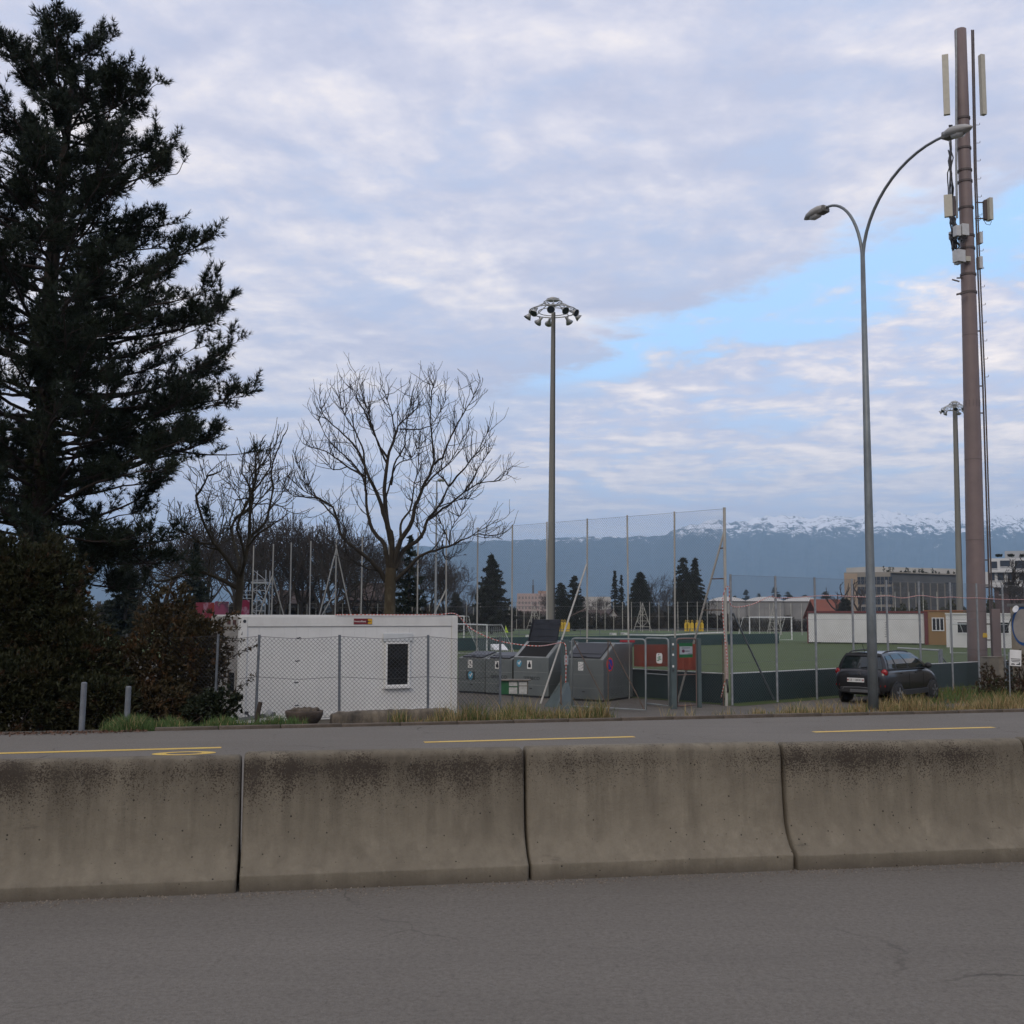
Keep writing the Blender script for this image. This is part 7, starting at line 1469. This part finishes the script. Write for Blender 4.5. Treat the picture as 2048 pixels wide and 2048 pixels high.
sg_c = AT(2031, 1316, Ds - .04); Q = frame(sg_c, (math.cos(R(-3)), 0, math.sin(R(-3))), (math.sin(R(3)), 0, math.cos(R(3)))); m = MB(); m.prism([(-.19, -.26), (.19, -.26), (.19, .26), (-.19, .26)], Q, -.01, .01); pn = m.build('panel', WHITE_P, t, bevel=.008)
for (yy, hw) in ((-.03, .16), (-.075, .15), (-.12, .12)): m = MB(); m.prism([(-hw, yy - .01), (hw, yy - .01), (hw, yy + .01), (-hw, yy + .01)], Q, .01, .013); m.build('print_line', BLACK_P, pn)
m = MB(); m.prism([(-.15, -.22), (-.02, -.22), (-.02, -.20), (-.06, -.18), (-.12, -.18), (-.15, -.20)], Q, .01, .013); m.prism([(.02, -.22), (.15, -.22), (.15, -.17), (.13, -.10), (.12, -.17), (.02, -.20)], Q, .01, .013); m.build('vehicle_pictogram', BLACK_P, pn)
Dw = 39.5; a, b = AT(2021, 1228, Dw), AT(2150, 1228, Dw - 2); t = thing('graffiti_wall', (a.x, a.y, -.8), 'beige concrete wall with a blue spray-painted ring at the right edge', 'wall'); dd = Vector((b.x - a.x, b.y - a.y, 0)).normalized(); nn = Vector((-dd.y, dd.x, 0)); c = Vector((a.x, a.y, 0)) + dd * 1.6 + nn * .2; zt = AT(2030, 1213, Dw).z
m = MB(); m.box((c.x, c.y, (zt - .8) / 2), (3.2, .4, zt + .8), math.atan2(dd.y, dd.x)); m.build('wall', CONC, t); m = MB(); m.box((c.x, c.y, zt + .05), (3.4, .5, .1), math.atan2(dd.y, dd.x)); m.build('coping', pm('coping', (0.14, 0.14, 0.135), (0.1, 0.1, 0.1)), t)
q = AT(2048, 1252, Dw - .2); Q = frame(Vector((a.x, a.y, q.z)) + dd * .48 - nn * .004, dd, (0, 0, 1)); n = 40; m = MB(); vs = []
for k in range(n):
    a_ = 6.2832 * k / n; w_ = .10 + .02 * math.sin(a_ * 3)
    for r_ in (1 - w_, 1 + w_ * .3): vs.append(Q @ Vector((.43 * r_ * math.cos(a_), .66 * r_ * math.sin(a_), .003)))
m.add(vs, [(2 * k, 2 * ((k + 1) % n), 2 * ((k + 1) % n) + 1, 2 * k + 1) for k in range(n)]); m.build('blue_ring', pm('spray_blue', (0.012, 0.07, 0.22), (0.01, 0.06, 0.18), rough=.6), t); m = MB(); m.add([Q @ Vector((.43 * .9 * math.cos(6.2832 * k / n), .66 * .9 * math.sin(6.2832 * k / n), .0015)) for k in range(n)], [tuple(range(n))]); m.build('pale_fill', pm('spray_pale', (0.33, 0.30, 0.27), (0.26, 0.24, 0.22), scale=3), t)
q = AT(2033, 1219, Dw - .5); m = MB(); m.lathe([(.015, 0), (.075, .015), (.13, .05), (.125, .053), (.07, .022)], q, 16, M=Vector((-.75, -.35, .3)).to_track_quat('Z', 'Y').to_matrix()); t = thing('satellite_dish', q, 'small pale satellite dish on the corner of the graffiti wall', 'satellite dish'); m.build('dish', WHITE_M, t, smooth=True); m = MB(); m.tube([q, AT(2024, 1232, Dw - .2), AT(2012, 1262, Dw + .4)], .02, 6); m.build('mount', GREY_STEEL, t)
p = G(1883, 1373); t = thing('swing_barrier', p, 'white horizontal barrier bar on a post behind the car bonnet', 'barrier'); zt = AT(1883, 1298, p.y).z
m = MB(); m.box((p.x, p.y, (p.z + zt) / 2), (.12, .12, zt - p.z), R(20)); m.build('post', GREY_STEEL, t); m = MB(); m.tube([(p.x, p.y, zt - .05), AT(1795, 1296, p.y + .3)], .035, 8); m.build('bar', pm('bar_pale', (0.34, 0.36, 0.36), (0.28, 0.3, 0.3)), t); m = MB(); m.tube([(p.x + .05, p.y, zt - .3), G(1921, 1368)], .028, 8); m.build('brace', GREY_STEEL, t); m = MB(); m.box((p.x - .1, p.y - .05, zt - .75), (.12, .15, .28)); m.build('lock_box', BLACK_P, t)

# ---- parked car
PAINT = pm('car_paint', (0.022, 0.021, 0.022), (0.020, 0.019, 0.020), scale=2, rough=.32, metal=.45, coat=.6); PLAST = pm('car_plastic', (0.02, 0.02, 0.021), (0.016, 0.016, 0.017), rough=.65); CGL = pm('car_glass', (0.010, 0.016, 0.016), (0.012, 0.018, 0.018), rough=.03, spec=.8); TAIL = pm('tail_red', (0.30, 0.012, 0.012), (0.2, 0.008, 0.008), rough=.2); RIM = pm('rim', (0.32, 0.32, 0.33), (0.2, 0.2, 0.21), rough=.35, metal=.7); RUB = pm('rubber', (0.012, 0.012, 0.012), (0.018, 0.018, 0.018), rough=.85); CHR = pm('chrome', (0.55, 0.55, 0.56), (0.5, 0.5, 0.51), rough=.15, metal=.9)
CAR = thing('parked_car', (0, 0, 0), 'dark grey compact crossover parked facing away beside the lamp post', 'car')
def loft(secs, close=True):
    m = MB(); K = len(secs[0][1]); vs = []
    for x, sec in secs: vs += [(x, y, z) for y, z in sec]
    m.add(vs, [(r * K + k, r * K + (k + 1) % K, (r + 1) * K + (k + 1) % K, (r + 1) * K + k) for r in range(len(secs) - 1) for k in range(K)] + [tuple(range(K - 1, -1, -1)), tuple((len(secs) - 1) * K + k for k in range(K))]); return m
def sec(zb, wb, zm, wm, zs, ws, zt, wt): h = [(0, zb), (wb, zb + .0), (wm, zm), (wm - .01, (zm + zs) / 2), (ws, zs), (wt, zt), (0, zt + .02)]; return h + [(-y, z) for y, z in h[-2:0:-1]]
S = [(-2.07, sec(.46, .60, .58, .68, .80, .66, .92, .50)), (-2.03, sec(.36, .76, .60, .82, .98, .80, 1.08, .66)), (-1.90, sec(.29, .80, .60, .87, 1.02, .86, 1.13, .72)), (-1.5, sec(.25, .82, .60, .89, 1.03, .875, 1.15, .76)), (-.6, sec(.22, .82, .58, .885, 1.03, .87, 1.14, .76)), (.4, sec(.22, .82, .58, .885, 1.02, .87, 1.12, .76)), (1.0, sec(.23, .82, .58, .89, 1.0, .86, 1.11, .74)), (1.45, sec(.26, .81, .58, .885, .96, .83, 1.07, .68)), (1.8, sec(.28, .76, .56, .83, .86, .76, .98, .58)), (2.0, sec(.32, .62, .50, .68, .70, .60, .78, .42)), (2.08, sec(.40, .48, .50, .52, .64, .46, .70, .32))]
o = loft(S).build('body', PAINT, CAR, smooth=True); ss_ = o.modifiers.new('s', 'SUBSURF'); ss_.levels = 2; ss_.render_levels = 2
# cabin (pillars and roof), glass laid on its faces
bx = [(-1.96, .74, 1.04), (1.12, .74, 1.02)]; rx0, rx1, rw, rz = -1.74, .34, .585, 1.60
def shell(u, v, side):
    """side wall: u 0 rear .. 1 front, v 0 belt .. 1 roof"""
    x = (-1.90 + (1.20 + 1.90) * u) * (1 - v) + (rx0 + (rx1 - rx0) * u) * v; y = (.815 - .02 * abs(2 * u - 1) ** 3) * (1 - v) + rw * v + .05 * math.sin(math.pi * v); z = 1.08 * (1 - v) + rz * v + .02 * math.sin(math.pi * u) * v
    return Vector((x, side * y, z))
m = MB(); NU, NV = 12, 5
for side in (1, -1):
    g = [[shell(i / NU, j / NV, side) for j in range(NV + 1)] for i in range(NU + 1)]
    for i in range(NU):
        for j in range(NV): m.add([g[i][j], g[i + 1][j], g[i + 1][j + 1], g[i][j + 1]], [(0, 1, 2, 3) if side < 0 else (3, 2, 1, 0)])
def endwall(u, w, v, off=0.0):
    a = shell(u, v, 1); b = shell(u, v, -1); p = a.lerp(b, w); bow = math.sin(math.pi * w); p.x += (-.05 if u == 0 else .12) * bow + (off if u == 1 else -off); return p
for u in (0, 1):
    for i in range(8):
        for j in range(NV): m.add([endwall(u, i / 8, j / NV), endwall(u, (i + 1) / 8, j / NV), endwall(u, (i + 1) / 8, (j + 1) / NV), endwall(u, i / 8, (j + 1) / NV)], [(0, 1, 2, 3) if u else (3, 2, 1, 0)])
for i in range(NU):
    for w in range(8):
        def rp(ii, ww): a = shell(ii / NU, 1, 1); b = shell(ii / NU, 1, -1); p = a.lerp(b, ww / 8); p.z += .035 * math.sin(math.pi * ww / 8); p.x += ((-.05 if ii == 0 else .12 if ii == NU else 0)) * math.sin(math.pi * ww / 8); return p
        m.add([rp(i, w), rp(i + 1, w), rp(i + 1, w + 1), rp(i, w + 1)], [(3, 2, 1, 0)])
m.build('cabin', PAINT, CAR, smooth=True)
def sideglass(u0, u1, v0, v1, side, sk=0.0, mat=None, nm='side_window', off=.012):
    m = MB(); g = [[shell(u0 + (u1 - u0) * i / 5 + sk * (1 - j / 3) * (i / 5), v0 + (v1 - v0) * j / 3, side) + Vector((0, side * off, .004)) for j in range(4)] for i in range(6)]
    for i in range(5):
        for j in range(3): m.add([g[i][j], g[i + 1][j], g[i + 1][j + 1], g[i][j + 1]], [(0, 1, 2, 3) if side < 0 else (3, 2, 1, 0)])
    return m.build(nm, mat or CGL, CAR, smooth=True)
for side in (1, -1):
    sideglass(.05, .20, .12, .86, side); sideglass(.235, .50, .08, .90, side); sideglass(.53, .90, .08, .90, side, .04); sideglass(.02, .96, .0, .075, side, 0, PLAST, 'belt_trim', .014)
    sideglass(.205, .232, .06, .92, side, 0, PLAST, 'pillar_trim', .014); sideglass(.502, .528, .06, .92, side, 0, PLAST, 'pillar_trim', .014)
def endglass(u, w0, w1, v0, v1, nm, mat, off=.014):
    m = MB(); g = [[endwall(u, w0 + (w1 - w0) * i / 8, v0 + (v1 - v0) * j / 4, off) for j in range(5)] for i in range(9)]
    for i in range(8):
        for j in range(4): m.add([g[i][j], g[i + 1][j], g[i + 1][j + 1], g[i][j + 1]], [(0, 1, 2, 3) if u else (3, 2, 1, 0)])
    return m.build(nm, mat, CAR, smooth=True)
endglass(0, .07, .93, .08, .80, 'rear_window', CGL); endglass(1, .06, .94, .05, .93, 'windscreen', CGL); endglass(0, .03, .97, .86, 1.0, 'rear_spoiler', PLAST, .06)
m = MB(); m.bar((-1.97, 0, 1.16), (-1.95, -.28, 1.19), .03, .02); m.build('wiper', PLAST, CAR)
for side in (1, -1):
    m = MB(); m.tube([(-1.58, side * .56, 1.60), (-1.40, side * .57, 1.655), (-.6, side * .575, 1.68), (.05, side * .56, 1.65), (.24, side * .54, 1.60)], .022, 8); m.build('roof_rail', PLAST, CAR, smooth=True)
    c = (.84, side * .95, 1.18); m = MB(); m.lathe([(.02, -.09), (.085, -.06), (.10, 0), (.08, .07), (.02, .09)], c, 12, M=Matrix.Rotation(R(90), 3, 'Y') @ Matrix.Scale(1.25, 3, (0, 1, 0))); mr = m.build('mirror', PLAST, CAR, smooth=True); m = MB(); m.bar((.88, side * .82, 1.12), (.86, side * .92, 1.15), .05, .04); m.build('mirror_stalk', PLAST, mr)
    # tail lights: rounded blocks wrapping the rear corners
    m = MB(); m.lathe([(.01, -.035), (.085, -.03), (.105, 0), (.085, .028), (.01, .036)], (-1.955, side * .775, 1.02), 14, M=Matrix.Rotation(R(90), 3, 'Y') @ Matrix.Rotation(R(20 * side), 3, 'X') @ Matrix.Scale(1.05, 3, (1, 0, 0))); tl = m.build('tail_light', TAIL, CAR, smooth=True)
    m = MB(); m.lathe([(.0, -.02), (.122, -.015), (.122, .012), (0, .016)], (-1.945, side * .77, 1.02), 14, M=Matrix.Rotation(R(90), 3, 'Y') @ Matrix.Rotation(R(20 * side), 3, 'X')); m.build('tail_light_rim', PLAST, tl)
    m = MB(); m.box((-1.99, side * .74, .60), (.08, .16, .05), R(-20 * side)); m.build('reflector', TAIL, CAR)
    for wx_ in (-1.28, 1.32):
        w = thing('x', (0, 0, 0), None, None) if False else None
        A_ = Matrix.Rotation(R(90), 3, 'X'); m = MB(); m.lathe([(.40, -.05), (.405, .0), (.40, .03)], (wx_, side * .865, .335), 24, M=A_); m.build('wheel_arch', PLAST, CAR)
        m = MB(); m.lathe([(.22, -.11), (.31, -.105), (.335, -.06), (.335, .06), (.31, .105), (.22, .11)], (wx_, side * .83, .335), 28, M=A_); wl = m.build('wheel', RUB, CAR, smooth=True)
        m = MB(); m.lathe([(.22, -.01), (.215, .012), (.19, .0), (.06, .01), (.03, .012)], (wx_, side * .935, .335), 24, M=A_ if side < 0 else Matrix.Rotation(R(-90), 3, 'X')); m.build('rim', PLAST, wl)
        m = MB()
        for k in range(5): a_ = 6.2832 * k / 5 + .3; m.bar((wx_ + .04 * math.cos(a_), side * .95, .335 + .04 * math.sin(a_)), (wx_ + .205 * math.cos(a_), side * .945, .335 + .205 * math.sin(a_)), .06, .018, up=(0, 1, 0))
        m.build('spokes', RIM, wl)
    for hx in (-.95, .10): m = MB(); m.tube([(hx - .10, side * .895, .98), (hx, side * .91, .985), (hx + .10, side * .895, .98)], .016, 6); m.build('door_handle', PLAST, CAR)
    for lx_ in (-.42, .62): m = MB(); m.tube([(lx_, side * .874, .96), (lx_ - .01, side * .892, .75), (lx_, side * .885, .45)], .005, 4); m.build('door_gap', RUB, CAR)
    m = MB(); m.box((.02, side * .868, .36), (1.85, .06, .17)); m.build('sill_cladding', PLAST, CAR, bevel=.02)
m = MB(); m.box((-2.03, 0, .45), (.12, 1.30, .20)); m.build('rear_bumper', PLAST, CAR, bevel=.04); m = MB(); m.box((-2.085, 0, .42), (.04, .62, .10)); m.build('skid_plate', pm('skid', (0.10, 0.10, 0.10), (0.08, 0.08, 0.08), rough=.4), CAR, bevel=.015); m = MB(); m.tube([(-2.05, .62, .36), (-2.10, .52, .52), (-2.105, 0, .545), (-2.10, -.52, .52), (-2.05, -.62, .36)], .012, 6); m.build('bumper_trim', pm('trim_grey', (0.14, 0.14, 0.14), (0.12, 0.12, 0.12), rough=.4), CAR)
m = MB(); m.box((-2.078, .12, .76), (.02, .56, .13)); pl_ = m.build('number_plate', WHITE_P, CAR, bevel=.004)
Mp = frame(Vector((-2.09, .12, .76)), (0, -1, 0), (0, 0, 1)); text_part('lettering', 'GE 158082', BLACK_P, pl_, Mp, .098, .001); 
for sx_ in (-.25, .25): m = MB(); m.box((-2.0895, .12 - sx_, .76), (.002, .04, .06)); m.build('plate_emblem', TAIL, pl_)
m = MB()
for dz in (0, -.035): m.bar((-2.075, .07, .98 + dz), (-2.085, 0, 1.025 + dz), .02, .018); m.bar((-2.085, 0, 1.025 + dz), (-2.075, -.07, .98 + dz), .02, .018)
m.build('badge', CHR, CAR)
m = MB(); m.tube([(-1.42, .1, 1.60), (-1.62, .1, 1.90)], .008, 5); m.build('aerial', PLAST, CAR); m = MB(); m.lathe([(.05, 0), (.04, .03), (.015, .05)], (-1.42, .1, 1.59), 8); m.build('aerial_base', PLAST, CAR)
CAR.location = (12.0, 35.5, -.795); CAR.rotation_euler = (0, 0, R(46)); CAR.scale = (.97, .98, .955)
